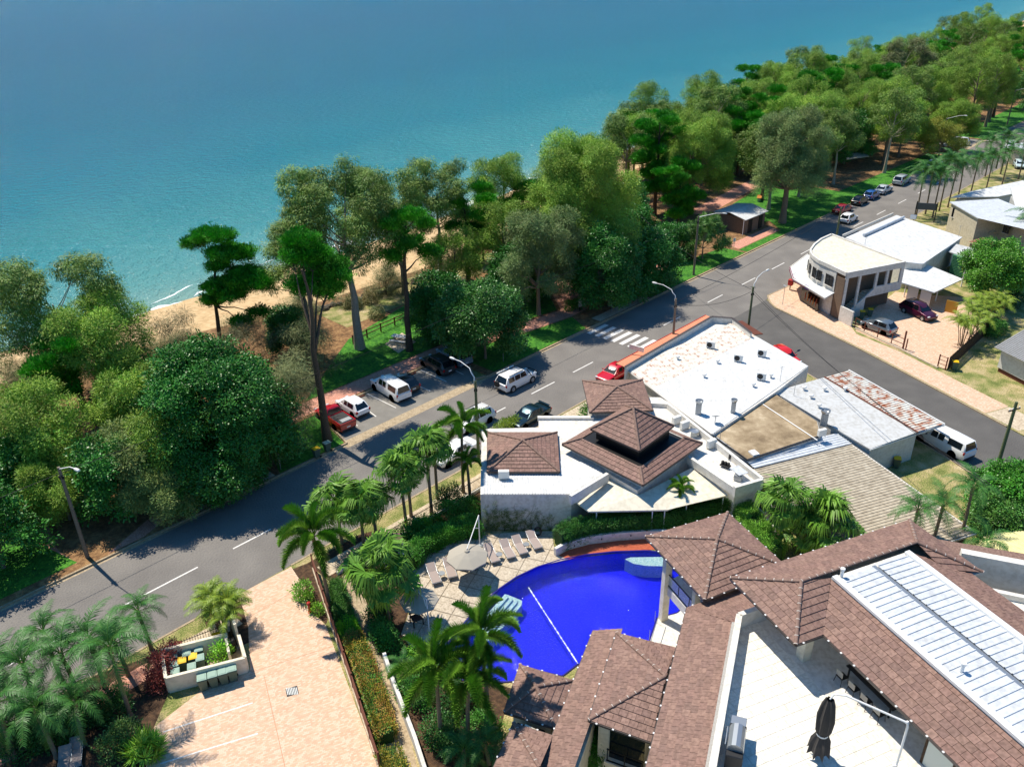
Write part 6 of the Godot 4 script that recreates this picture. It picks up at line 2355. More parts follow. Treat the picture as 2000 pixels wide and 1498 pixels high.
	plate(pb, Vector3(-0.95, 0.6, 0), Vector3(1, 0, 0), Vector3(0, 0, 1), [Vector2(0, 0), Vector2(1.9, 0), Vector2(1.9, 1.35), Vector2(0.7, 1.25), Vector2(0, 0.9)], 0.1)
	part("board", pb, M.whitewall, ps)
	var tx := MB.new()
	for k in 3:
		tx.box(Vector3(0.1, 0.95 + k * 0.25, 0.006), Vector3(1.2 - k * 0.15, 0.08, 0.012))
	part("lettering", tx, M.galv, ps)
	for sx in [-0.8, 0.8]:
		var lg := MB.new()
		lg.box(Vector3(sx, 0.3, -0.05), Vector3(0.1, 0.7, 0.08))
		part("leg", lg, M.dark, ps)
	# red post box on the corner
	var rb := thing("post_box", "red street post box on the block-paved corner", "post box", V(36.82, 0, -101.86), -deg_to_rad(40.0))
	var bx := MB.new()
	bx.cbox(Vector3(0, 1.05, 0), Vector3(0.62, 0.8, 0.5), 0.06)
	part("box", bx, M.red, rb)
	var bl := MB.new()
	bl.tube([Vector3(0, 0, 0), Vector3(0, 0.7, 0)], [0.07, 0.07], 8)
	part("post", bl, M.dark, rb)
	var bs := MB.new()
	bs.box(Vector3(0, 1.25, 0.255), Vector3(0.4, 0.06, 0.02))
	part("slot", bs, M.black, rb)
	post_sign("street_sign", "thin white street-name sign on the block-paved corner", "road sign", V(34.36, 0, -96.82), 2.6, 60.0, 0.5, 0.16, M.whitemetal)
	# bins on the verge
	wheelie("wheelie bin with a yellow lid on the verge by the bays", V(-17.72, 0, -63.25), 225, M.binyellow, M.bingreen, "", 0.95)
	wheelie("wheelie bin with a pale green lid on the verge by the bays", V(-16.94, 0, -64.25), 225, M.binlid, M.bingreen, "", 0.95)
	wheelie("yellow-lidded bin beside the stair wall of the corner shop, left one", V(42.43, 0, -91.94), 200, M.binyellow, M.bingreen, "yellow-lidded bins in the yard")
	wheelie("yellow-lidded bin beside the stair wall of the corner shop, nearer the car", V(43.64, 0, -92.51), 200, M.binyellow, M.bingreen, "yellow-lidded bins in the yard")
	wheelie("yellow-lidded bin against the timber yard fence", V(46.83, 0, -77.88), 200, M.binyellow, M.bingreen)
	wheelie("yellow-lidded bin in the shade behind the rusting shop", V(32.97, 0, -59.65), 200, M.binyellow, M.bingreen)
	# picnic table
	var pt := thing("picnic_table", "pale picnic table with benches on a slab beneath the tall trees", "picnic table", V(-12.9, 0.02, -87.85), -deg_to_rad(20.0))
	var tt := MB.new()
	tt.cbox(Vector3(0, 0.75, 0), Vector3(2.0, 0.06, 0.8), 0.015)
	part("table_top", tt, M.whitemetal, pt)
	for sz in [-0.75, 0.75]:
		var bn := MB.new()
		bn.cbox(Vector3(0, 0.44, sz), Vector3(2.0, 0.05, 0.3), 0.015)
		part("bench", bn, M.whitemetal, pt)
	for sx in [-0.7, 0.7]:
		var lg := MB.new()
		lg.box(Vector3(sx, 0.36, 0), Vector3(0.08, 0.72, 0.5))
		lg.box(Vector3(sx, 0.36, 0), Vector3(0.07, 0.06, 1.6))
		part("leg", lg, M.galv, pt)
	var sl := MB.new()
	sl.prism(pv([W(-14.63, -87.41), W(-13.01, -90.54), W(-11.11, -87.8), W(-12.8, -84.83)]), -0.05, 0.02)
	struct("picnic_slab", sl, M.footpath)
	# post and rail fence on the bank
	var fp := [W(-18.35, -87.6), W(-16.98, -89.26), W(-15.58, -90.97), W(-14.12, -92.74), W(-12.53, -94.88), W(-10.81, -97.1)]
	var fe := site("bank_fence", "brown post-and-rail fence between the lawn and the grass bank", "fence", fp[2])
	for i in fp.size():
		var m := MB.new()
		m.box(v3(fp[i], 0.55), Vector3(0.13, 1.15, 0.13), yaw(45))
		part("post", m, M.rustbrown, fe)
	for i in fp.size() - 1:
		for y in [0.5, 0.98]:
			var m := MB.new()
			bar(m, v3(fp[i], y), v3(fp[i + 1], y), 0.05, 0.1)
			part("rail", m, M.rustbrown, fe)
	# steel fence of the paved yard
	var yf := [W(40.61, -89.26), W(41.17, -87.9), W(42.01, -86.12), W(42.94, -84.54), W(43.67, -83.14)]
	var ye := site("yard_fence", "brown steel post-and-rail fence along the front of the paved yard", "fence", yf[2])
	for i in yf.size():
		var h := 1.3 if i < 4 else 2.2
		var m := MB.new()
		m.box(v3(yf[i], h * 0.5), Vector3(0.08 if i < 4 else 0.14, h, 0.08 if i < 4 else 0.14), yaw(-22))
		part("post", m, M.rustbrown, ye)
	for i in yf.size() - 1:
		for y in [0.6, 1.22]:
			var m := MB.new()
			bar(m, v3(yf[i], y), v3(yf[i + 1], y), 0.05, 0.06)
			part("rail", m, M.rustbrown, ye)
	var yg := site("yard_gate", "open brown steel gate at the driveway end of the yard", "gate", W(45.67, -78.18))
	for q in [W(45.41, -78.56), W(45.87, -77.81), W(43.72, -82.6)]:
		var m := MB.new()
		m.box(v3(q, 0.75), Vector3(0.1, 1.5, 0.1), yaw(-22))
		part("post", m, M.rustbrown, yg)
	for y in [0.5, 0.95, 1.4]:
		var m := MB.new()
		bar(m, V(45.41, 0, -78.56) + Vector3(0, y, 0), V(45.87, 0, -77.81) + Vector3(0, y, 0), 0.04, 0.05)
		part("rail", m, M.rustbrown, yg)
	var kl := MB.new()
	kerb_line(kl, [W(40.56, -88.97), W(43.55, -82.61), W(45.3, -78.32)], 0.2, 0.14)
	struct("yard_kerb", kl, M.footpath)
	# timber boundary fence
	var t0 := W(45.98, -77.68)
	var t1 := W(56.5, -88.44)
	var te := site("timber_fence", "grey paling fence between the paved yard and the lawn", "fence", (t0 + t1) * 0.5)
	var tl := t0.distance_to(t1)
	var td := (t1 - t0) / tl
	var pk := MB.new()
	pk.box(Vector3(0, 0.8, 0), Vector3(0.15, 1.6, 0.025))
	var pmesh := pk.mesh(M.wood)
	var bs2 := Basis(v3(td), Vector3.UP, v3(td).cross(Vector3.UP))
	for i in int(tl / 0.17):
		inst("paling", pmesh, te, Transform3D(bs2, v3(t0 + td * (i + 0.5) * 0.17, 0.02 * sin(i * 1.7))))
	for y in [0.4, 1.3]:
		var m := MB.new()
		bar(m, v3(t0, y) + v3(td).cross(Vector3.UP) * 0.05, v3(t1, y) + v3(td).cross(Vector3.UP) * 0.05, 0.05, 0.08)
		part("rail", m, M.wood, te)
	# billboard by the flats
	var bb := thing("billboard", "dark two-post billboard among the palms by the flats", "billboard", V(67.62, 0, -130.99), -deg_to_rad(200.0))
	for sx in [-1.5, 1.5]:
		var m := MB.new()
		m.box(Vector3(sx, 1.6, 0), Vector3(0.14, 3.2, 0.14))
		part("post", m, M.dark, bb)
	var bm := MB.new()
	bm.cbox(Vector3(0, 2.4, 0.1), Vector3(3.2, 1.1, 0.08), 0.02)
	mt("slate", C("46505c"), 0.6)
	part("panel", bm, M.slate, bb)
	var bt := MB.new()
	bt.box(Vector3(0, 2.55, 0.15), Vector3(2.5, 0.3, 0.02))
	mt("dullred", C("8e4a4a"), 0.7)
	part("lettering_band", bt, M.dullred, bb)
	# hydrant
	var hy := thing("fire_hydrant", "small red hydrant post in the planting strip by the driveway", "hydrant", V(-14.24, 0, -43.37))
	var hm := MB.new()
	hm.lathe([Vector2(0.16, 0), Vector2(0.16, 0.06), Vector2(0.1, 0.08), Vector2(0.1, 0.7), Vector2(0.14, 0.74), Vector2(0.12, 0.88), Vector2(0.0, 0.95)], 12)
	part("barrel", hm, M.red, hy)
	for k in 2:
		var c := MB.new()
		c.lathe([Vector2(0.0, 0.12), Vector2(0.07, 0.12), Vector2(0.06, 0.0)], 8, Vector3(0.0, 0.5, 0), Basis(Vector3(0, 1, 0), Vector3(1 if k else -1, 0, 0), Vector3(0, 0, 1)))
		part("outlet", c, M.whitemetal, hy)
	# far picnic shelter
	var fs := site("park_shelter", "small picnic shelter with a pale roof under the far park trees", "shelter", W(75.11, -176.35))
	var fr := MB.new()
	roof_slab(fr, [V(67.95, 2.7, -168.38), V(73.01, 2.7, -170.79), V(72.57, 2.5, -167.45), V(67.31, 2.5, -165.16)], 0.1)
	part("roof", fr, M.agedroof, fs)
	for q in [W(71.63, -175.7), W(76.9, -178.16), W(77.52, -181.14), W(72.97, -179.04)]:
		var m := MB.new()
		m.box(v3(q, 1.25), Vector3(0.12, 2.5, 0.12))
		part("post", m, M.wood, fs)
	var ft := thing("park_bench", "orange-brown bench table on the lawn behind the toilet block", "bench", V(44.73, 0, -145.34))
	var fm := MB.new()
	fm.cbox(Vector3(0, 0.72, 0), Vector3(2.2, 0.08, 0.8), 0.02, yaw(110))
	mt("orangewood", C("c07a32"), 0.7)
	part("top", fm, M.orangewood, ft)
	for sx in [-0.7, 0.7]:
		var lg := MB.new()
		lg.box(yaw(110) * Vector3(sx, 0.35, 0), Vector3(0.12, 0.7, 0.5), yaw(110))
		part("leg", lg, M.galv, ft)
	# bleached rocks along the top of the beach
	R.seed = 21
	for i in 46:
		var s := 46.0 + i * 0.75
		var q := sn(s, line_at(veg, s) + R.randf_range(1.6, 3.4))
		var rk := MB.new()
		boulder(rk, R.randf_range(0.3, 0.65), 100 + i)
		var o := part("rock", rk, M.rock, self)
		o.position = v3(q, 0.1)
		tag(o, "grey rock in the low line along the top of the beach", "rock", "rocks along the top of the beach")

func boulder(mb: MB, r: float, sd: int) -> void:
	var fn := FastNoiseLite.new()
	fn.seed = sd
	fn.frequency = 0.9
	var rows := []
	for i in 7:
		var l := []
		var t := PI * i / 6.0
		for j in 9:
			var a := TAU * (j % 8) / 8.0
			var d := Vector3(sin(t) * cos(a), cos(t) * 0.7, sin(t) * sin(a))
			l.append(d * r * (1.0 + 0.45 * fn.get_noise_3dv(d * 1.6)))
		rows.append(l)
	for i in 6:
		for j in 8:
			face(mb, [rows[i][j], rows[i][j + 1], rows[i + 1][j + 1], rows[i + 1][j]], rows[i][j] + rows[i + 1][j + 1])

# ---- things standing on the roofs
func ac_unit(label: String, at: Vector3, bearing: float, s := 1.0) -> void:
	var th := thing("air_conditioner", label, "air conditioner", at, -deg_to_rad(bearing), "rooftop air conditioners")
	var b := MB.new()
	b.cbox(Vector3(0, 0.42, 0) * s, Vector3(0.85, 0.68, 0.34) * s, 0.02)
	part("case", b, M.acwhite, th)
	var g := MB.new()
	g.lathe([Vector2(0.0, 0.01), Vector2(0.26, 0.01), Vector2(0.28, 0.0)], 16, Vector3(-0.1, 0.42, 0.175) * s, Basis(Vector3(1, 0, 0), Vector3(0, 0, 1), Vector3(0, -1, 0)) * s)
	part("fan_grille", g, M.dark, th)
	for sx in [-0.3, 0.3]:
		var f := MB.new()
		f.box(Vector3(sx, 0.04, 0) * s, Vector3(0.06, 0.08, 0.4) * s)
		part("foot", f, M.galv, th)

func flue(label: String, at: Vector3, r: float, h: float) -> void:
	var th := thing("roof_flue", label, "roof flue", at, 0.0, "rooftop exhaust flues")
	var b := MB.new()
	b.box(Vector3(0, h * 0.4, 0), Vector3(r * 1.5, h * 0.8, r * 1.5), yaw(20))
	part("shaft", b, M.galv, th)
	var c := MB.new()
	c.lathe([Vector2(r * 0.7, h * 0.8), Vector2(r, h * 0.85), Vector2(r * 1.1, h), Vector2(r, h), Vector2(r * 0.8, h * 0.87), Vector2(0.0, h * 0.87)], 16)
	part("cowl", c, M.steel, th)

func whirly(label: String, at: Vector3) -> void:
	var th := thing("roof_vent", label, "roof vent", at, 0.0, "small roof vents")
	var b := MB.new()
	b.lathe([Vector2(0.1, 0), Vector2(0.1, 0.18), Vector2(0.2, 0.26), Vector2(0.22, 0.36), Vector2(0.16, 0.42), Vector2(0.0, 0.44)], 12)
	part("cowl", b, M.whitemetal, th)
	var f := MB.new()
	for k in 8:
		f.box(Vector3(cos(k * TAU / 8.0), 0, sin(k * TAU / 8.0)) * 0.19 + Vector3(0, 0.3, 0), Vector3(0.02, 0.12, 0.06), Basis(Vector3.UP, -k * TAU / 8.0))
	part("fin", f, M.galv, th)

func rooftop_things() -> void:
	ac_unit("air conditioner on the white roof nearest the salmon awning", V(20.56, 3.45, -77.17), 25)
	ac_unit("air conditioner on the white roof, middle of the row towards the side street", V(22.61, 3.42, -74), 25)
	ac_unit("air conditioner on the white roof nearest the side street", V(25.26, 3.42, -75.05), 25)
	ac_unit("air conditioner alone on the rear half of the white roof", V(23.81, 3.38, -70.01), 25)
	ac_unit("air conditioner on the restaurant parapet strip, farthest of three", V(14.24, 3.34, -62.15), 150)
	ac_unit("air conditioner on the restaurant parapet strip, middle of three", V(14.77, 3.34, -61.25), 150)
	ac_unit("air conditioner on the restaurant strip in front of the round fan", V(16.39, 3.34, -58.19), 150)
	ac_unit("air conditioner on the white metal roof beneath the street-end hip", V(-0.8, 3.38, -54.18), 180)
	ac_unit("air conditioner on a frame at the edge of the concrete roof", V(26.2, 3.1, -60), 160, 0.9)
	whirly("small white roof vent nearest the salmon awning", V(16.71, 3.45, -74.69))
	whirly("small white roof vent second from the salmon awning", V(20.51, 3.43, -73.73))
	whirly("small white roof vent left on the middle of the white roof", V(18.54, 3.4, -70.75))
	whirly("small white roof vent beside the rear air conditioner", V(24.89, 3.37, -70.51))
	whirly("small white roof vent below the rear air conditioner", V(22.74, 3.36, -68.73))
	for d in [[V(27.57, 2.88, -68.7), "dark vent on the pale grey roof, upper left of the group"], [V(29.4, 2.92, -68.44), "dark vent on the pale grey roof, upper middle"], [V(31.25, 2.98, -68.24), "dark vent on the rusty ridge of the grey roof"], [V(27.72, 2.86, -67.11), "dark vent on the pale grey roof, centre of the group"], [V(27.85, 2.85, -65.37), "dark vent on the pale grey roof nearest the square flue"]]:
		whirly(d[1], d[0])
	flue("square galvanised flue with round cowl on the white roof, left of the pair", V(16.51, 3.35, -63.84), 0.32, 1.35)
	flue("square galvanised flue with round cowl on the white roof, right of the pair", V(19.64, 3.35, -63.98), 0.26, 1.3)
	flue("tall square flue with a pale cowl between the grey and concrete roofs", V(27.23, 2.8, -62.35), 0.38, 1.5)
	flue("short round exhaust fan on the restaurant strip", V(15.38, 3.3, -60.1), 0.36, 0.55)
	# satellite dish
	var sd := thing("satellite_dish", "small dark satellite dish at the back of the white roof", "satellite dish", V(17.62, 3.36, -62.15))
	var sm := MB.new()
	sm.lathe([Vector2(0.0, 0.0), Vector2(0.2, 0.03), Vector2(0.36, 0.1), Vector2(0.37, 0.11), Vector2(0.2, 0.05), Vector2(0.0, 0.02)], 16, Vector3(0, 0.6, 0), Basis(Vector3(1, 0, 0), -0.5))
	part("dish", sm, M.galv, sd)
	var sp := MB.new()
	sp.tube([Vector3(0, 0, 0), Vector3(0, 0.62, 0)], [0.03, 0.03], 6)
	part("mast", sp, M.galv, sd)
	# plant on the restaurant strip
	var cu := thing("refrigeration_unit", "dark compressor unit with coils on the restaurant strip", "roof plant", V(16.87, 3.34, -55.25))
	var cm := MB.new()
	cm.cbox(Vector3(0, 0.15, 0), Vector3(0.8, 0.1, 0.5), 0.02, yaw(40))
	part("tray", cm, M.dark, cu)
	for k in 3:
		var c := MB.new()
		c.lathe([Vector2(0.0, 0.5), Vector2(0.12, 0.46), Vector2(0.14, 0.2), Vector2(0.0, 0.18)], 10, yaw(40) * Vector3(-0.25 + k * 0.25, 0, 0))
		part("compressor", c, M.black, cu)
	var d2 := thing("roof_duct", "galvanised roof duct with a pale lid at the end of the restaurant strip", "roof plant", V(17.43, 3.34, -53.42))
	var dm := MB.new()
	dm.cbox(Vector3(0, 0.25, 0), Vector3(0.6, 0.5, 0.5), 0.03, yaw(30))
	part("case", dm, M.galv, d2)
	var dl := MB.new()
	dl.cbox(Vector3(0.1, 0.62, -0.35), Vector3(1.2, 0.06, 0.9), 0.02, yaw(65))
	part("lid", dl, M.metalroof, d2)
	for d in [[V(17.53, 3.34, -56.28), "small dark fan motor behind the compressor, left one"], [V(17.97, 3.34, -55.88), "small dark fan motor behind the compressor, right one"]]:
		var fm := thing("fan_motor", d[1], "roof plant", d[0])
		var m := MB.new()
		m.cbox(Vector3(0, 0.3, 0), Vector3(0.3, 0.4, 0.3), 0.05, yaw(30))
		part("case", m, M.dark, fm)
		var m2 := MB.new()
		m2.tube([Vector3(-0.2, 0.05, 0), Vector3(0.2, 0.05, 0)], [0.05, 0.05], 6)
		part("stand", m2, M.steel, fm)
	for d in [[V(25.56, 3.3, -69.76), "thin antenna mast at the corner of the white roof"], [V(26.29, 2.9, -67.7), "thin antenna mast on the pale grey roof"], [V(17.49, 3, -59.68), "thin antenna mast on the concrete roof"], [V(48.81, 3.6, -108.91), "thin antenna mast on the long white roof"], [V(62.98, 3.6, -111.62), "white antenna mast at the far corner of the long white roof"]]:
		var an := thing("antenna_mast", d[1], "antenna", d[0], 0.0, "antenna masts on the roofs")
		var m := MB.new()
		m.tube([Vector3(0, 0, 0), Vector3(0, 1.6, 0)], [0.025, 0.018], 6)
		part("mast", m, M.galv, an)
		var m2 := MB.new()
		m2.box(Vector3(0, 1.55, 0), Vector3(0.5, 0.02, 0.02), yaw(30))
		m2.box(Vector3(0, 1.4, 0), Vector3(0.35, 0.02, 0.02), yaw(30))
		part("element", m2, M.galv, an)
	# terrace furniture of the hotel
	terrace_things()

func terrace_things() -> void:
	var ub := thing("cantilever_umbrella", "closed dark cantilever umbrella hanging from a white arm on the terrace", "umbrella", v3(xz(V(17.02, 9.8, -25.02)), 6.0))
	var o := v3(xz(V(17.02, 9.8, -25.02)), 6.0)
	var top := Vector3(0, 3.8, 0)
	var tip := V(14.3, 10.2, -26.43) - o
	var hang := V(14.05, 9.9, -26.36) - o
	var base := MB.new()
	base.cbox(Vector3(0, 0.06, 0), Vector3(0.8, 0.1, 0.8), 0.03)
	part("base", base, M.acwhite, ub)
	var pl := MB.new()
	pl.tube([Vector3(0, 0.05, 0), Vector3(0, 3.6, 0), top + tip * 0.02 + Vector3(0, 0.05, 0)], [0.055, 0.055, 0.055], 8)
	part("pole", pl, M.whitemetal, ub)
	var ar := MB.new()
	ar.tube([top, top.lerp(tip, 0.06) + Vector3(0, 0.05, 0), top.lerp(tip, 0.86) + Vector3(0, 0.1, 0), tip.lerp(hang, 0.3) + Vector3(0, 0.05, 0), hang], [0.055, 0.05, 0.05, 0.045, 0.04], 8)
	part("arm", ar, M.whitemetal, ub)
	var cn := MB.new()
	var rings := []
	var prof := [[0.0, 0.16], [-0.45, 0.27], [-1.2, 0.36], [-1.9, 0.32], [-2.25, 0.22], [-2.8, 0.4], [-3.3, 0.46]]
	for p in prof:
		var l := []
		for k in 25:
			var a := TAU * (k % 24) / 24.0
			var r: float = p[1] * (1.0 + 0.22 * cos(a * 8.0))
			l.append(hang + Vector3(cos(a) * r, p[0] - (0.25 * maxf(0.0, cos(a * 8.0)) if p == prof[-1] else 0.0), sin(a) * r))
		rings.append(l)
	for i in rings.size() - 1:
		for k in 24:
			face(cn, [rings[i][k], rings[i][k + 1], rings[i + 1][k + 1], rings[i + 1][k]], (rings[i][k] - hang) * Vector3(1, 0, 1))
	part("canopy", cn, M.darkcanvas, ub)
	var tie := MB.new()
	tie.lathe([Vector2(0.26, -2.3), Vector2(0.28, -2.25), Vector2(0.26, -2.2)], 16, hang)
	part("tie", tie, M.acwhite, ub)
	var ck := MB.new()
	ck.cbox(Vector3(-0.1, 1.1, 0), Vector3(0.18, 0.16, 0.16), 0.02)
	part("crank_box", ck, M.acwhite, ub)
	# barbecue
	var bq := thing("barbecue", "hooded steel barbecue against the white terrace parapet", "barbecue", V(10.16, 6, -26.52), -deg_to_rad(110.0))
	bq.scale = Vector3.ONE * 1.3
	var b := MB.new()
	b.cbox(Vector3(0, 0.45, 0), Vector3(1.5, 0.85, 0.6), 0.03)
	part("cabinet", b, M.dark, bq)
	var hd := MB.new()
	var rows := []
	for i in 7:
		var a := PI * i / 6.0
		rows.append([Vector3(-0.5, 0.88 + sin(a) * 0.32, -cos(a) * 0.3), Vector3(0.5, 0.88 + sin(a) * 0.32, -cos(a) * 0.3)])
	for i in 6:
		face(hd, [rows[i][0], rows[i][1], rows[i + 1][1], rows[i + 1][0]], Vector3(0, 1, -cos(PI * (i + 0.5) / 6.0)))
	for e in 2:
		for i in range(1, 6):
			face(hd, [rows[0][e], rows[i][e], rows[i + 1][e]], Vector3(1 if e else -1, 0, 0))
	part("hood", hd, M.steel, bq)
	var hn := MB.new()
	hn.tube([Vector3(-0.4, 1.0, 0.36), Vector3(0.4, 1.0, 0.36)], [0.02, 0.02], 6)
	part("handle", hn, M.steel, bq)
	var sh := MB.new()
	sh.cbox(Vector3(-0.9, 0.86, 0), Vector3(0.4, 0.04, 0.55), 0.01)
	part("side_shelf", sh, M.steel, bq)
	# table and chairs beneath the eave
	var tb := thing("terrace_table", "long dark dining table beneath the terrace eave", "table", lot3(28.1, 21.0, 6.0))
	var bs := Basis(v3(lot_p), Vector3.UP, v3(lot_p).cross(Vector3.UP))
	var t := MB.new()
	t.cbox(Vector3(0, 0.72, 0), Vector3(3.2, 0.05, 1.0), 0.015, bs)
	part("table_top", t, M.dark, tb)
	for e in [[-1.4, -0.4], [1.4, -0.4], [-1.4, 0.4], [1.4, 0.4]]:
		var lg := MB.new()
		lg.box(bs * Vector3(e[0], 0.36, e[1]), Vector3(0.07, 0.7, 0.07), bs)
		part("leg", lg, M.black, tb)
	for k in 4:
		var ch := thing("terrace_chair", ["first pale-backed chair of the terrace table, nearest the column", "second pale-backed chair of the terrace table from the column", "third pale-backed chair of the terrace table from the column", "fourth pale-backed chair of the terrace table from the column"][k], "chair", lot3(27.15, 22.3 - k * 0.85, 6.0), 0.0, "chairs at the terrace table")
		var s := MB.new()
		s.cbox(Vector3(0, 0.44, 0), Vector3(0.46, 0.05, 0.46), 0.015, bs)
		part("seat", s, M.dark, ch)
		var bk := MB.new()
		bk.cbox(-v3(lot_q) * 0.22 + Vector3(0, 0.72, 0), Vector3(0.44, 0.36, 0.03), 0.01, bs)
		part("backrest", bk, M.canvas, ch)
		for e in [[-0.2, -0.2], [0.2, -0.2], [-0.2, 0.2], [0.2, 0.2]]:
			var lg := MB.new()
			lg.tube([bs * Vector3(e[0], 0.42, e[1]), bs * Vector3(e[0] * 1.25, 0, e[1] * 1.25)], [0.018, 0.018], 6)
			part("leg", lg, M.black, ch)

# ---- pool furniture
func lounger(label: String, at: Vector3, bearing: float) -> void:
	var th := thing("sun_lounger", label, "sun lounger", at, -deg_to_rad(bearing), "sun loungers by the pool")
	var s := MB.new()
	s.cbox(Vector3(0, 0.33, 0.32), Vector3(0.62, 0.03, 1.28), 0.01)
	part("seat_sling", s, M.sling, th)
	var b := MB.new()
	b.cbox(Vector3(0, 0.48, -0.62), Vector3(0.62, 0.03, 0.72), 0.01, Basis(Vector3(1, 0, 0), 0.42))
	part("backrest_sling", b, M.sling, th)
	for sx in [-1.0, 1.0]:
		var f := MB.new()
		f.tube([Vector3(sx * 0.33, 0.62, -0.95), Vector3(sx * 0.33, 0.33, -0.3), Vector3(sx * 0.33, 0.31, 0.98)], [0.025, 0.025, 0.025], 6)
		part("side_rail", f, M.steel, th)
		for z in [-0.55, 0.8]:
			var l := MB.new()
			l.tube([Vector3(sx * 0.33, 0.32, z), Vector3(sx * 0.34, 0.0, z + 0.06)], [0.024, 0.024], 6)
			part("leg", l, M.steel, th)
	var br := MB.new()
	br.tube([Vector3(-0.33, 0.3, 0.98), Vector3(0.33, 0.3, 0.98)], [0.022, 0.022], 6)
	part("foot_bar", br, M.steel, th)

func side_table(label: String, at: Vector3) -> void:
	var th := thing("side_table", label, "side table", at, 0.0, "side tables between the loungers")
	var t := MB.new()
	t.lathe([Vector2(0.0, 0.42), Vector2(0.24, 0.42), Vector2(0.25, 0.4), Vector2(0.24, 0.38), Vector2(0.0, 0.38)], 16)
	part("table_top", t, M.steel, th)
	for k in 3:
		var a := TAU * k / 3.0
		var l := MB.new()
		l.tube([Vector3(cos(a) * 0.15, 0.38, sin(a) * 0.15), Vector3(cos(a) * 0.22, 0, sin(a) * 0.22)], [0.016, 0.016], 6)
		part("leg", l, M.galv, th)

func umbrella(label: String, at: Vector3, pole_at: Vector3, rim: float, rad: float, m: Material, turn := 0.0) -> void:
	var th := thing("pool_umbrella", label, "umbrella", pole_at, 0.0, "open umbrellas by the pool")
	var c := at - pole_at
	var cv := MB.new()
	var apex := c + Vector3(0, rim + 0.55, 0)
	var pts := []
	for k in 8:
		var a := TAU * (k + 0.5) / 8.0 + turn
		pts.append(c + Vector3(cos(a) * rad, rim, sin(a) * rad))
	for k in 8:
		var p0: Vector3 = pts[k]
		var p1: Vector3 = pts[(k + 1) % 8]
		var mid := (p0 + p1) * 0.5 + Vector3(0, 0.03, 0)
		var m0 := apex.lerp(p0, 0.5) + Vector3(0, 0.05, 0)
		var m1 := apex.lerp(p1, 0.5) + Vector3(0, 0.05, 0)
		face(cv, [apex, m0, m1], Vector3.UP)
		face(cv, [m0, p0, mid], Vector3.UP)
		face(cv, [m0, mid, m1], Vector3.UP)
		face(cv, [m1, mid, p1], Vector3.UP)
		face(cv, [p0, mid, mid - Vector3(0, 0.1, 0), p0 - Vector3(0, 0.1, 0)], mid - c)
		face(cv, [mid, p1, p1 - Vector3(0, 0.1, 0), mid - Vector3(0, 0.1, 0)], mid - c)
	part("canopy", cv, m, th)
	for k in 8:
		var r := MB.new()
		r.tube([apex - Vector3(0, 0.08, 0), pts[k] - Vector3(0, 0.04, 0)], [0.015, 0.012], 5)
		part("rib", r, M.galv, th)
	var cap := MB.new()
	cap.lathe([Vector2(0.2, 0.0), Vector2(0.16, 0.06), Vector2(0.05, 0.1), Vector2(0.0, 0.16)], 10, apex - Vector3(0, 0.02, 0))
	part("cap", cap, m, th)
	var p := MB.new()
	p.tube([Vector3(0, 0, 0), Vector3(0, rim + 0.9, 0)], [0.045, 0.045], 8)
	part("pole", p, M.whitemetal, th)
	if c.length() > 0.5:
		var a := MB.new()
		a.tube([Vector3(0, rim + 0.85, 0), apex + Vector3(0, 0.12, 0)], [0.04, 0.035], 8)
		part("arm", a, M.whitemetal, th)
		var s := MB.new()
		s.tube([Vector3(0, rim - 0.3, 0), Vector3(0, rim + 0.8, 0) + (apex - Vector3(0, rim + 0.8, 0)) * 0.35], [0.03, 0.03], 6)
		part("strut", s, M.whitemetal, th)
	var b := MB.new()
	b.cbox(Vector3(0, 0.05, 0), Vector3(0.6, 0.1, 0.6), 0.02)
	part("base", b, M.galv, th)

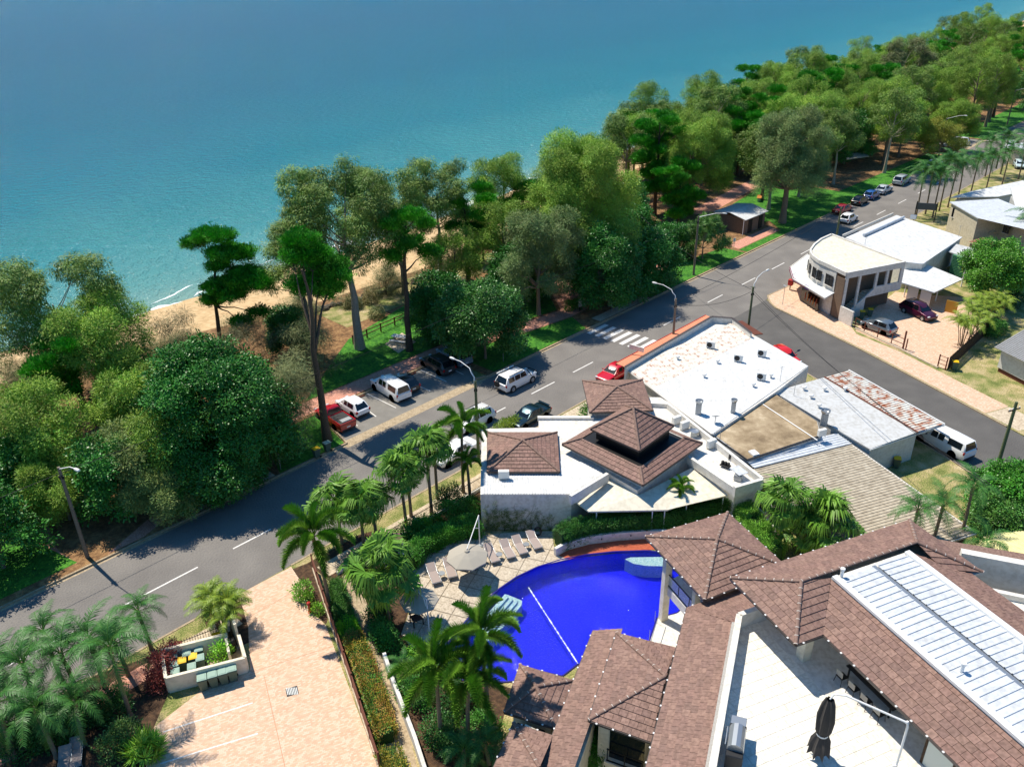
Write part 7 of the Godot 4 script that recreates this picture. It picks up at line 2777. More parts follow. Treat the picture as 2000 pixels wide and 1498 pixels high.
func pool_things() -> void:
	var dy := 0.05
	lounger("sun lounger at the vine wall end of the row by the pool", V(1.42, 0.05, -50.24), -20)
	lounger("second sun lounger from the vine wall", V(0.32, 0.05, -49.67), -20)
	lounger("third sun lounger from the vine wall", V(-0.61, 0.05, -49.22), -20)
	lounger("fourth sun lounger from the vine wall, partly under the umbrella edge", V(-1.8, 0.05, -48.78), -22)
	lounger("sun lounger with towels on the left side of the grey umbrella", V(-4.8, 0.05, -47.21), -16)
	lounger("leftmost sun lounger on the pale deck by the palm", V(-5.95, 0.05, -46.63), -20)
	side_table("side table between the two loungers nearest the vine wall", V(0.82, 0.05, -49.71))
	side_table("side table between the third and fourth loungers", V(-1.22, 0.05, -48.59))
	side_table("side table between the two leftmost loungers", V(-5.36, 0.05, -46.61))
	umbrella("large open grey umbrella shading the pool deck", v3(xz(V(-3.45, 2.2, -46.61)), 0.05), V(-2.71, 0.05, -50.26), 1.85, 1.52, M.canvas, 0.1)
	umbrella("open pale umbrella half hidden by the fan palm", v3(xz(V(-6.47, 2.2, -42.12)), 0.05), V(-5.86, 0.05, -41.24), 1.95, 1.3, M.canvas, 0.3)
	# shaded table set under the umbrella
	var tb := thing("pool_table_set", "small round table in the shade of the grey umbrella", "table", V(-3.02, 0.05, -47.55))
	var t := MB.new()
	t.lathe([Vector2(0.0, 0.72), Vector2(0.45, 0.72), Vector2(0.46, 0.69), Vector2(0.0, 0.68)], 16)
	part("table_top", t, M.dark, tb)
	var tl := MB.new()
	tl.lathe([Vector2(0.25, 0.0), Vector2(0.24, 0.04), Vector2(0.04, 0.06), Vector2(0.04, 0.68)], 10)
	part("pedestal", tl, M.dark, tb)
	for d in [[V(-3.85, 0.05, -47.57), "dark deck chair under the grey umbrella, left of the table"], [V(-2.62, 0.05, -48.11), "dark deck chair under the grey umbrella, right of the table"]]:
		deck_chair(d[1], d[0], 20.0)
	for d in [[V(-6.75, 0.05, -42.02), "dark brown lounge chair under the pale umbrella"]]:
		deck_chair(d[1], d[0], -30.0, 1.25)
	# pool rope with floats
	var a := V(0.86, -0.05, -45.5)
	var b := V(3.84, -0.05, -38.21)
	var rp := thing("pool_rope", "white float rope stretched across the blue pool", "pool rope", a)
	var m := MB.new()
	m.tube([Vector3.ZERO, b - a], [0.012, 0.012], 5)
	part("rope", m, M.rope, rp)
	var fm := MB.new()
	fm.lathe([Vector2(0.0, -0.09), Vector2(0.035, -0.07), Vector2(0.05, 0), Vector2(0.035, 0.07), Vector2(0.0, 0.09)], 8)
	var fmesh := fm.mesh(M.rope)
	var d := (b - a).normalized()
	R.seed = 5
	var n := 42
	var bs := Basis(Vector3.UP.cross(d), d, Vector3.UP)
	for i in n:
		inst("float", fmesh, rp, Transform3D(bs.scaled(Vector3.ONE * R.randf_range(0.6, 1.3)), (b - a) * ((i + 0.5 + R.randf_range(-0.3, 0.3)) / n)))
	var hr := thing("pool_ladder_rail", "thin steel handrail at the pool steps", "handrail", V(-2.45, 0.05, -44.02))
	for k in 2:
		var l := MB.new()
		var q := Vector3(0.35 * k, 0, 0.4 * k)
		l.tube([q, q + Vector3(0, 0.85, 0), q + Vector3(0.5, 0.85, -0.1), q + Vector3(0.8, 0.1, -0.15)], [0.018, 0.018, 0.018, 0.018], 6)
		part("rail", l, M.steel, hr)

func deck_chair(label: String, at: Vector3, bearing: float, s := 1.0) -> void:
	var th := thing("deck_chair", label, "chair", at, -deg_to_rad(bearing), "dark chairs under the umbrellas")
	var q := MB.new()
	q.cbox(Vector3(0, 0.42, 0) * s, Vector3(0.55, 0.06, 0.55) * s, 0.02)
	part("seat", q, M.darkcanvas, th)
	var b := MB.new()
	b.cbox(Vector3(0, 0.72, -0.3) * s, Vector3(0.55, 0.55, 0.06) * s, 0.02, Basis(Vector3(1, 0, 0), 0.25))
	part("backrest", b, M.darkcanvas, th)
	for sx in [-0.27, 0.27]:
		var a := MB.new()
		a.cbox(Vector3(sx, 0.6, 0) * s, Vector3(0.06, 0.05, 0.5) * s, 0.015)
		part("armrest", a, M.black, th)
		for z in [-0.24, 0.24]:
			var l := MB.new()
			l.box(Vector3(sx, 0.22, z) * s, Vector3(0.05, 0.42, 0.05) * s)
			part("leg", l, M.black, th)

# ---- bin enclosure of the hotel
func bin_yard() -> void:
	var A := W(-21.49, -36.63)
	var B := W(-17.08, -38.14)
	var Cc := W(-18.15, -40.35)
	var D := W(-22.56, -38.8)
	var th := site("bin_enclosure", "cream walled bin enclosure beside the car court", "enclosure", (A + Cc) * 0.5)
	var w := MB.new()
	wall(w, A, B, 0.0, 1.25, 0.2)
	part("front_wall", w, M.creamwall, th)
	var w2 := MB.new()
	wall(w2, B, Cc + (B - Cc) * 0.1, 0.0, 1.25, 0.2)
	part("side_wall", w2, M.creamwall, th)
	var w3 := MB.new()
	wall(w3, Cc - (Cc - D) * 0.14, D, 0.0, 1.35, 0.2)
	part("rear_wall", w3, M.creamwall, th)
	var w4 := MB.new()
	wall(w4, D, A, 0.0, 1.25, 0.2)
	part("end_wall", w4, M.creamwall, th)
	var w5 := MB.new()
	wall(w5, W(-18.89, -40.1), W(-18.27, -38.68), 0.0, 1.2, 0.16)
	part("divider_wall", w5, M.creamwall, th)
	var w6 := MB.new()
	wall(w6, W(-18.22, -40.35), W(-19.07, -41.76), 0.0, 1.9, 0.16)
	part("gate_pier", w6, M.creamwall, th)
	var fl := MB.new()
	fl.flat(pv([A, B, Cc, D]), 0.02)
	part("floor", fl, M.kerb, th)
	var rl := site("bin_yard_railing", "thin black railing behind the bin enclosure", "railing", (Cc + D) * 0.5)
	railing(rl, W(-22.85, -39.24), W(-19.43, -41.26), 0.1, 1.0, 0.16)
	var inn := [[V(-21.87, 0, -38.78), M.binlid, "bin standing first against the end wall of the bin enclosure"], [V(-21.55, 0, -38.05), M.binlid, "bin standing second against the end wall of the bin enclosure"], [V(-21.25, 0, -37.39), M.binlid, "bin standing third against the end wall of the bin enclosure"], [V(-21.07, 0, -38.93), M.binlid, "pale-lidded bin with a yellow body in the middle row, rear"], [V(-20.43, 0, -39.3), M.binlid, "pale-lidded bin against the rear wall of the enclosure"], [V(-20.08, 0, -38.52), M.binlid, "pale-lidded bin in the right row of the enclosure"], [V(-20.37, 0, -37.81), M.binlid, "wide pale-lidded bin behind the front wall"], [V(-21.16, 0, -38.34), M.binyellow, "yellow-lidded bin tipped between the rows, left"], [V(-20.58, 0, -38.66), M.binyellow, "yellow-lidded bin tipped between the rows, right"], [V(-19.64, 0, -40.39), M.binyellow, "wide bright yellow-lidded bin at the rear wall"]]
	for d in inn:
		wheelie(d[2], d[0] + Vector3(0, 0.02, 0), 160, d[1], M.bingreen, "bins inside the enclosure", 0.92)
	var i := 0
	for q in [V(-19.42, 0, -36.85), V(-18.85, 0, -37.08), V(-18.29, 0, -37.31), V(-17.78, 0, -37.54)]:
		wheelie(["green bin in the row outside the enclosure wall, leftmost", "green bin in the row outside the enclosure wall, second from left", "green bin in the row outside the enclosure wall, third from left", "green bin in the row outside the enclosure wall, rightmost"][i], q + Vector3(0, 0.01, 0), 160, M.binlid, M.bingreen, "green bins lined up outside the enclosure", 1.0)
		i += 1
	# round blue container and dark oil drum
	var bl := thing("blue_drum", "round dark blue drum with a white-marked lid in the enclosure corner", "drum", V(-22.16, 0, -39.44))
	var m := MB.new()
	m.lathe([Vector2(0.3, 0.0), Vector2(0.32, 0.05), Vector2(0.32, 0.85), Vector2(0.34, 0.9)], 16)
	mt("navyplastic", C("22305c"), 0.5)
	part("body", m, M.navyplastic, bl)
	var l := MB.new()
	l.lathe([Vector2(0.35, 0.9), Vector2(0.33, 0.97), Vector2(0.0, 0.99)], 16)
	var lo := part("lid", l, M.navyplastic, bl)
	var wm := MB.new()
	for k in 6:
		var a := TAU * k / 6.0
		wm.box(Vector3(cos(a) * 0.17, 0.985, sin(a) * 0.17), Vector3(0.16, 0.012, 0.05), Basis(Vector3.UP, -a))
	part("lid_mark", wm, M.whitemetal, lo)
	var od := thing("black_drum", "tall black drum beside the yellow pier of the enclosure", "drum", V(-18.63, 0, -39.92))
	var om := MB.new()
	om.lathe([Vector2(0.32, 0.0), Vector2(0.33, 0.4), Vector2(0.31, 0.44), Vector2(0.33, 0.48), Vector2(0.33, 0.95), Vector2(0.28, 1.0), Vector2(0.0, 1.02)], 16)
	part("body", om, M.black, od)
	var oc := MB.new()
	oc.lathe([Vector2(0.09, 1.0), Vector2(0.08, 1.07), Vector2(0.0, 1.08)], 10)
	part("cap", oc, M.dark, od)

# ---- plants
var clumps := {}

func leaf(mb: MB, p: Vector3, d: Vector3, l: float, w: float, tilt: Vector3) -> void:
	var s := d.cross(tilt).normalized() * w * 0.5
	var e := p + d * l
	var m := p + d * l * 0.45
	mb.tri(p, m - s, m + s)
	mb.tri(m - s, e, m + s)

func make_clump(kind: String, sd: int) -> Mesh:
	var r := RandomNumberGenerator.new()
	r.seed = sd
	var mb := MB.new()
	var n: int = {gum = 44, paper = 60, pine = 80, fig = 46, cas = 60, leafy = 46, spiky = 34}[kind]
	for i in n:
		var v := Vector3(r.randfn(), r.randfn(), r.randfn()).normalized()
		var q := v * pow(r.randf(), 0.45)
		var up := Vector3(r.randfn() * 0.4, 1, r.randfn() * 0.4).normalized()
		var k := r.randf_range(0.72, 1.18)
		mb.col = Color(k, k, k * r.randf_range(0.8, 1.0))
		match kind:
			"gum":
				leaf(mb, q * Vector3(0.62, 0.5, 0.62), (v * 0.7 + Vector3(0, -0.75, 0)).normalized(), r.randf_range(0.2, 0.34), 0.075, up)
			"paper":
				leaf(mb, q * Vector3(0.6, 0.42, 0.6), (v + Vector3(0, 0.15, 0)).normalized(), r.randf_range(0.16, 0.3), 0.06, up)
			"pine":
				mb.col = mb.col * r.randf_range(0.6, 1.35)
				leaf(mb, q * Vector3(0.6, 0.26, 0.6), (v * Vector3(0.8, 0.3, 0.8) + Vector3(0, 0.85, 0)).normalized(), r.randf_range(0.14, 0.26), 0.075, v)
			"fig":
				leaf(mb, q * Vector3(0.6, 0.45, 0.6), (v + Vector3(0, 0.1, 0)).normalized(), r.randf_range(0.16, 0.27), 0.13, up)
			"cas":
				leaf(mb, q * Vector3(0.7, 0.5, 0.7), (v * 0.8 + Vector3(0, -0.35, 0)).normalized(), r.randf_range(0.3, 0.5), 0.028, up)
			"leafy":
				leaf(mb, q * Vector3(0.34, 0.3, 0.34), (v + Vector3(0, 0.4, 0)).normalized(), r.randf_range(0.08, 0.14), 0.06, up)
			"spiky":
				leaf(mb, v * 0.05, (v * Vector3(1, 0.6, 1) + Vector3(0, 0.5, 0)).normalized(), r.randf_range(0.4, 0.75), 0.06, up)
	return mb.mesh(M["leaf_" + kind])

func plant_surfaces() -> void:
	for k in [["gum", 0.6], ["paper", 0.6], ["pine", 0.65], ["fig", 0.4], ["cas", 0.7], ["leafy", 0.5], ["spiky", 0.5]]:
		mt("leaf_" + k[0], C("ffffff"), k[1], {vcol = true, back = Color(0.16, 0.24, 0.04), spec = 0.4})
		clumps[k[0]] = make_clump(k[0], 40 + clumps.size())
	mt("frond", C("ffffff"), 0.5, {vcol = true, back = Color(0.16, 0.24, 0.04), spec = 0.4})
	mt("bark_dark", C("b3a598"), 0.95, {tex = "bark", scale = 1.2})
	mt("bark_pale", C("d9d2c8"), 0.95, {tex = "palebark", scale = 1.6})
	mt("bark_mid", C("a49a8e"), 0.95, {tex = "palebark", scale = 1.2})
	mt("palmtrunk", C("a39684"), 0.95, {tex = "palebark", scale = 0.8})

func crown(called: String, spots: Array, mesh: Mesh, parent: Node) -> MultiMeshInstance3D:
	var mm := MultiMesh.new()
	mm.transform_format = MultiMesh.TRANSFORM_3D
	mm.use_colors = true
	mm.mesh = mesh
	mm.instance_count = spots.size()
	for i in spots.size():
		mm.set_instance_transform(i, spots[i][0])
		mm.set_instance_color(i, spots[i][1])
	var o := MultiMeshInstance3D.new()
	o.name = called
	o.multimesh = mm
	parent.add_child(o, true)
	return o

const TINT := {
	gum = Color(0.17, 0.29, 0.05), paper = Color(0.24, 0.42, 0.045), pine = Color(0.055, 0.33, 0.012),
	fig = Color(0.05, 0.22, 0.03), cas = Color(0.20, 0.24, 0.10), pandanus = Color(0.10, 0.24, 0.05)}

# kinds differ in bark, branching and how the crown is built up from blobs of leaf clumps
func tree(called: String, label: String, kind: String, x: float, z: float, h: float, lean: float, spread: float, sd: int, o := {}) -> Node3D:
	var r := RandomNumberGenerator.new()
	r.seed = sd
	var th := thing(called, label, "tree", Vector3(x, 0, z), 0.0, o.get("group", ""))
	var tint: Color = o.get("tint", TINT[kind])
	var lv := Vector3(clampf(lean, -3.5, 3.5), 0, o.get("leanz", 0.0))
	var cb: float = o.get("base", {gum = 0.48, paper = 0.34, pine = 0.5, fig = 0.2, cas = 0.2, pandanus = 0.3}[kind])
	var blobs := []
	if o.has("pads"):
		for p in o.pads:
			blobs.append([Vector3(p[0] - x, p[1], p[2] - z), p[3], p[4]])
	else:
		var nb: int = o.get("blobs", {gum = 15, paper = 20, pine = 9, fig = 22, cas = 12, pandanus = 12}[kind])
		for i in nb:
			var t := (i + r.randf()) / nb
			var y := lerpf(cb, 0.93, t)
			var u := (y - cb) / (1.0 - cb)
			var wd := 1.0
			match kind:
				"gum": wd = sin(clampf(0.25 + u * 0.85, 0, 1) * PI) * 0.4 + 0.62
				"paper": wd = sqrt(maxf(0.05, 1.0 - pow(u * 1.02 - 0.18, 2.0) * 1.15))
				"pine": wd = 0.55 + 0.45 * r.randf()
				"fig", "pandanus": wd = sqrt(maxf(0.03, 1.0 - u * u))
				"cas": wd = sqrt(maxf(0.03, 1.0 - u * u * 0.9))
			var a := i * 2.399 + r.randf_range(-0.5, 0.5)
			var rad: float = spread * wd * (sqrt(r.randf()) * 0.5 + 0.42 if kind != "pine" else r.randf_range(0.35, 0.9))
			var br: float = spread * {gum = 0.3, paper = 0.32, pine = 0.3, fig = 0.34, cas = 0.34, pandanus = 0.36}[kind] * r.randf_range(0.75, 1.25)
			blobs.append([Vector3(cos(a) * rad, y * h, sin(a) * rad) + lv * y, br, 0.42 if kind == "pine" else (0.8 if kind != "gum" else 0.72)])
	# trunk and limbs
	var tr := MB.new()
	var tR: float = o.get("trunk", clampf(h * 0.018, 0.1, 0.42))
	var fork := h * (cb + 0.06)
	var pts := []
	var rad2 := []
	var topy: float = h * ({pine = 0.86, paper = 0.8, gum = 0.7}.get(kind, 0.6))
	for i in 8:
		var t := i / 7.0
		pts.append(Vector3(r.randfn() * 0.1 * t * h * 0.08, topy * t - 0.2, r.randfn() * 0.1 * t * h * 0.08) + lv * (topy / h) * t * t)
		rad2.append(tR * lerpf(1.15, 0.25, t) * (1.25 if i == 0 else 1.0))
	tr.tube(pts, rad2, 8)
	for b in blobs:
		var c: Vector3 = b[0]
		var y0 := clampf(c.y - Vector2(c.x, c.z).length() * r.randf_range(0.6, 1.1), fork * 0.8, topy * 0.95)
		var f := y0 / topy * 7.0
		var k := clampi(int(f), 0, 6)
		var st: Vector3 = pts[k].lerp(pts[k + 1], f - k)
		var sr: float = lerpf(rad2[k], rad2[k + 1], f - k) * 0.62
		var md := st.lerp(c, 0.5) + Vector3(r.randfn() * 0.3, r.randf_range(-0.1, 0.5), r.randfn() * 0.3)
		tr.tube([st, st.lerp(md, 0.5) + Vector3(0, -0.1, 0), md, c + Vector3(0, -0.1, 0)], [sr, sr * 0.75, sr * 0.5, 0.02], 5, false)
		# a few twigs inside the blob
		for j in 3:
			var d := Vector3(r.randfn(), r.randfn() * 0.6, r.randfn()).normalized()
			tr.tube([md.lerp(c, 0.6), c + d * b[1] * 0.8], [sr * 0.35, 0.015], 4, false)
	part("trunk", tr, M["bark_" + o.get("bark", {gum = "pale", paper = "mid", pine = "dark", fig = "mid", cas = "dark", pandanus = "mid"}[kind])], th)
	var spots := []
	var dens: float = o.get("dens", {gum = 21.0, paper = 25.0, pine = 30.0, fig = 25.0, cas = 15.0, pandanus = 16.0}[kind])
	var cs := 1.0 if h > 6.0 else 0.75
	for b in blobs:
		var br: float = b[1]
		var n := int(dens * br * br / (cs * cs) * (1.0 if kind != "pine" else 1.25)) + 4
		var bt := r.randf_range(0.8, 1.2)
		for i in n:
			var v := Vector3(r.randfn(), r.randfn() + 0.25, r.randfn()).normalized()
			var q: Vector3 = b[0] + v * br * (0.45 + 0.6 * pow(r.randf(), 0.6)) * Vector3(1, b[2], 1)
			var s := cs * r.randf_range(0.7, 1.3)
			var bs := Basis(Vector3(r.randfn(), 3.0, r.randfn()).normalized(), r.randf() * TAU)
			if kind in ["paper", "fig", "pandanus"]:
				bs = Basis(Quaternion(Vector3.UP, (v + Vector3(0, 0.8, 0)).normalized())) * Basis(Vector3.UP, r.randf() * TAU)
			var kk := bt * r.randf_range(0.78, 1.22)
			var c := Color(tint.r * kk * r.randf_range(0.85, 1.25), tint.g * kk, tint.b * kk)
			spots.append([Transform3D(bs.scaled(Vector3.ONE * s), q), c])
	var ck: String = {pandanus = "spiky"}.get(kind, kind)
	stuff(crown("crown", spots, clumps[ck], th))
	return th

func trees() -> void:
	plant_surfaces()
	# ---- trees one can tell apart
	tree("gum_tree", "wispy olive gum at the far left, its crown against the sea", "gum", -43.1, -73.1, 16.4, -0.2, 6.2, 1, {base = 0.55, dens = 17.0, bark = "mid"})
	tree("paperbark_tree", "bright olive paperbark in front of the left gum, spreading over the sand", "paper", -38.9, -70.4, 12.6, -0.5, 5.2, 2, {base = 0.5, dens = 19.0})
	tree("pine_tree", "small vivid green pine low at the left photo edge", "pine", -41.5, -65.3, 11.6, 1.2, 3.2, 3)
	tree("fig_tree", "huge dark green dome-shaped fig left of the tall lone pine", "fig", -25.3, -60.9, 11.7, 0.3, 5.9, 4, {blobs = 34})
	tree("paperbark_tree", "mid-green paperbark touching the left side of the huge fig", "paper", -31.8, -62.8, 9.7, 0.2, 3.8, 5)
	tree("paperbark_tree", "light olive paperbark by the road below the huge fig", "paper", -31.5, -56.6, 6.9, 0.4, 3.4, 6, {tint = Color(0.221, 0.323, 0.085)})
	tree("paperbark_tree", "olive paperbark hanging over the road kerb in the shade", "paper", -28.4, -54.7, 4.7, -0.2, 2.9, 7, {tint = Color(0.187, 0.289, 0.0765)})
	tree("paperbark_tree", "slender paperbark beside the shaded loop path", "paper", -36.0, -54.6, 5.4, -0.4, 2.9, 8)
	tree("fig_tree", "round dark fig on the lawn at the left photo edge", "fig", -39.6, -56.8, 6.7, -0.3, 3.2, 9)
	tree("fig_tree", "small glossy fig by the road right of the loop path", "fig", -26.3, -56.4, 4.3, 0.0, 2.6, 10)
	tree("fig_tree", "small dark fig leaning over the kerb before the pale slab", "fig", -23.9, -58.5, 4.8, 0.2, 3.0, 11)
	tree("casuarina_tree", "grey-green she-oak beside the tall dark trunk at the bays", "cas", -21.1, -67.2, 7.8, 0.2, 4.0, 12, {base = 0.25})
	tree("casuarina_tree", "low grey-green she-oak right of the huge fig", "cas", -22.4, -63.7, 6.6, 0.4, 3.4, 13)
	tree("casuarina_tree", "wispy brownish she-oak bush on the sand beside the lone pine", "cas", -36.0, -80.2, 7.5, 0.5, 3.0, 14, {dens = 9.0, tint = Color(0.221, 0.212, 0.111)})
	tree("casuarina_tree", "wispy she-oak bush on the sand behind the lone pine", "cas", -28.7, -79.8, 6.3, 0.5, 3.2, 15, {dens = 10.0, tint = Color(0.204, 0.221, 0.111)})
	tree("fig_tree", "small rounded dark shrub-tree right of the lone pine", "fig", -24.7, -84.1, 5.9, -0.2, 2.5, 16)
	tree("casuarina_tree", "thin she-oak between the lone pine and the white gum", "cas", -21.5, -79.5, 6.8, -0.2, 2.8, 17, {dens = 11.0})
	# the lone pine: flat pads at its branch ends
	var lone := []
	for p in [[V(-31.89, 14.2, -84.74), 1.7], [V(-29.66, 14.6, -82.96), 1.4], [V(-33.59, 13.2, -85.36), 1.2], [V(-29.76, 12.6, -83.51), 2.0], [V(-28.53, 12.2, -84.63), 1.5], [V(-30.84, 11.2, -83.56), 1.2], [V(-27.87, 10.2, -82.99), 2.3], [V(-26.51, 9.8, -81.68), 1.6], [V(-31.16, 9, -83.31), 1.6], [V(-29.21, 8.6, -81.99), 1.5], [V(-31.94, 7.6, -83.2), 1.2], [V(-28.84, 5.6, -81.72), 1.0], [V(-26.77, 6.6, -81.76), 1.0]]:
		lone.append([p[0].x, p[0].y, p[0].z, p[1], 0.36])
	tree("pine_tree", "tall lone pine with flat bright green pads against the sea", "pine", -32.3, -83.8, 15.3, 1.6, 3.5, 18, {pads = lone, dens = 34.0})
	var mast := []
	for p in [[V(-18.74, 17.5, -71.76), 1.5], [V(-17.64, 16.2, -71.58), 1.6], [V(-19.37, 16.4, -70.82), 1.2], [V(-17.12, 15, -71.93), 1.5], [V(-16.21, 14, -71.91), 1.6], [V(-17.73, 13.6, -71.09), 1.5], [V(-16.8, 12.8, -71.82), 1.4], [V(-19, 13.6, -70.51), 1.1], [V(-16.08, 14.6, -73.71), 1.0]]:
		mast.append([p[0].x, p[0].y, p[0].z, p[1], 0.5])
	tree("pine_tree", "tall pine with a long bare dark trunk beside the red ute", "pine", -17.3, -66.0, 19.8, -0.1, 2.5, 19, {pads = mast, dens = 32.0, trunk = 0.36})
	tree("gum_tree", "great white-trunked gum rising from the lawn edge behind the bays", "gum", -17.4, -86.4, 21.5, -0.8, 6.4, 20, {base = 0.5, blobs = 24, trunk = 0.5, dens = 20.0})
	tree("gum_tree", "gum with hanging olive foliage left of the great white gum", "gum", -22.6, -85.3, 16.0, -0.3, 4.2, 21, {base = 0.5, dens = 17.0, bark = "mid"})
	tree("pine_tree", "straight dark-trunked pine next to the picnic table", "pine", -11.6, -85.5, 17.7, 0.7, 3.6, 22, {base = 0.62, trunk = 0.34})
	tree("gum_tree", "many-stemmed gum behind the picnic table, crown over the beach", "gum", -14.0, -103.1, 17.7, -1.8, 5.4, 23, {bark = "mid"})
	tree("gum_tree", "pale slim gum standing on the grass bank above the sand", "gum", -9.5, -108.1, 17.5, 0.2, 4.6, 24)
	tree("pine_tree", "dark twin-trunk pine on the grass bank with vivid green tufts", "pine", -5.8, -108.5, 13.7, -0.0, 4.2, 25)
	tree("paperbark_tree", "light green paperbark at the beach edge right of the bank", "paper", -0.7, -123.3, 13.5, -0.1, 4.6, 26)
	tree("pine_tree", "dark green pine between the two beach-edge paperbarks", "pine", 2.2, -123.1, 10.5, -0.0, 3.6, 27, {base = 0.3})
	tree("paperbark_tree", "very large olive paperbark behind the pedestrian path", "paper", 9.4, -104.6, 19.8, 0.1, 6.6, 28, {blobs = 34, base = 0.28})
	tree("paperbark_tree", "drooping grey-olive paperbark left of the large paperbark", "paper", 3.5, -95.2, 13.3, 0.2, 4.8, 29, {tint = Color(0.153, 0.238, 0.0765), base = 0.3})
	tree("fig_tree", "dark broadleaf fig behind the parked wagons", "fig", -7.9, -89.5, 7.0, -0.7, 3.9, 30)
	tree("fig_tree", "broad glossy fig standing over the end of the parking bays", "fig", -2.9, -83.0, 8.1, -0.6, 4.8, 31, {blobs = 26, tint = Color(0.068, 0.221, 0.0374), base = 0.34})
	tree("fig_tree", "dense dark broadleaf tree behind the park sign", "fig", 12.5, -97.5, 9.6, -0.3, 4.8, 32, {blobs = 26})
	tree("fig_tree", "dense dark broadleaf tree behind the kerb lawn lamp", "fig", 18.4, -104.1, 7.3, -0.6, 4.2, 33)
	tree("pandanus_tree", "spiky rounded pandanus in front of the toilet block", "pandanus", 28.1, -115.0, 6.2, -0.2, 3.1, 34)
	tree("pine_tree", "tall dark pine at the beach end of the toilet block path", "pine", 24.8, -137.7, 17.7, -0.1, 5.0, 35, {base = 0.25, blobs = 20})
	tree("pine_tree", "bushy vivid pine below the tall dark pine", "pine", 27.5, -130.2, 11.4, -0.5, 4.2, 36, {base = 0.2, blobs = 16})
	tree("paperbark_tree", "large rounded paperbark left of the toilet block", "paper", 29.9, -137.4, 16.7, 1.7, 6.0, 37, {blobs = 30})
	tree("pine_tree", "dark pine behind the toilet block, left of a pair", "pine", 45.3, -163.2, 13.6, -0.5, 4.4, 38, {base = 0.3, blobs = 13})
	tree("pine_tree", "dark pine behind the toilet block, right of a pair", "pine", 52.2, -169.1, 16.5, -0.7, 4.6, 39, {base = 0.3, blobs = 14})
	tree("paperbark_tree", "pale grey-green paperbark with a thick trunk right of the toilet block", "paper", 44.8, -131.8, 18.1, 0.1, 5.6, 40, {blobs = 30, tint = Color(0.204, 0.306, 0.102), trunk = 0.5})
	tree("pine_tree", "tall flat-topped pine on the skyline of the tree belt", "pine", 66.2, -182.2, 18.2, 0.2, 5.0, 41, {blobs = 14})
	tree("gum_tree", "reddish-tipped gum highest on the belt's sea edge", "gum", 103.3, -225.8, 19.6, -0.9, 6.5, 42, {base = 0.45, tint = Color(0.17, 0.204, 0.085)})
	tree("paperbark_tree", "yellowish round tree beside the far parking bays", "paper", 91.8, -175.7, 7.5, -2.7, 4.2, 43, {tint = Color(0.323, 0.374, 0.051)})
	tree("paperbark_tree", "leaning green tree in front of the far parking bays", "paper", 95.4, -181.5, 10.2, 1.2, 4.6, 44, {base = 0.45})
	tree("fig_tree", "bright green tree in front of the green house", "fig", 61.1, -96.2, 7.5, -1.9, 3.6, 45, {tint = Color(0.119, 0.34, 0.034), base = 0.35})
	tree("fig_tree", "bright green tree at the right edge behind the power pole", "fig", 39.2, -52.0, 4.3, -0.9, 2.9, 46, {tint = Color(0.068, 0.272, 0.0255)})
	tree("fig_tree", "loose leafy tree in front of the yellow roof", "fig", 36.8, -49.9, 3.1, -0.7, 2.2, 47, {tint = Color(0.102, 0.272, 0.051)})
	# ---- the belt that runs on along the coast, tree by tree
	R.seed = 33
	var count := {}
	var kinds := ["paper", "paper", "gum", "pine", "paper", "fig"]
	var names := {paper = "paperbark_tree", gum = "gum_tree", pine = "pine_tree", fig = "fig_tree", cas = "casuarina_tree"}
	var words := {paper = "olive paperbark", gum = "tall gum", pine = "dark pine", fig = "dark broadleaf tree", cas = "grey-green she-oak"}
	var ones := ["first", "second", "third", "fourth", "fifth", "sixth", "seventh", "eighth", "ninth", "tenth", "eleventh", "twelfth", "thirteenth", "fourteenth", "fifteenth", "sixteenth", "seventeenth", "eighteenth", "nineteenth"]
	var ord := ones.duplicate()
	for t in [["twentieth", "twenty"], ["thirtieth", "thirty"], ["fortieth", "forty"], ["fiftieth", "fifty"], ["sixtieth", "sixty"], ["seventieth", "seventy"], ["eightieth", "eighty"]]:
		ord.append(t[0])
		for q in 9:
			ord.append(t[1] + "-" + ones[q])
	var s := 132.0
	while s < 420.0:
		var far := line_at(veg, s)
		var n := -63.5
		while n > far - 1.0:
			var ss := s + R.randf_range(-2.5, 2.5)
			var nn := n + R.randf_range(-2.0, 2.0)
			var skip := (ss > 188.0 and ss < 219.0 and nn > -68.0) or (ss < 150.0 and nn > -82.0) or (nn > -66.0 and R.randf() < 0.35)
			if not skip:
				var k: String = kinds[R.randi() % 6]
				count[k] = count.get(k, 0) + 1
				var p := sn(ss, nn)
				var h := R.randf_range(12.5, 18.0) if k != "fig" else R.randf_range(8.0, 11.5)
				var kk := R.randf_range(0.8, 1.15)
				tree(names[k], "%s of the coastal tree belt, %s of its kind from the toilet block" % [words[k], ord[mini(count[k] - 1, 88)]], k, p.x, p.y, h, R.randf_range(-1, 1), R.randf_range(4.0, 5.4), 200 + int(ss * 7.0 - nn), {tint = TINT[k] * Color(kk, kk, kk * 1.05), dens = (17.0 if s < 230 else 11.0) * (1.3 if k == "pine" else 1.0), group = "trees of the coastal belt"})
			n -= R.randf_range(7.5, 9.5) if s < 260 else 12.0
		s += 7.5 if s < 240 else 13.0
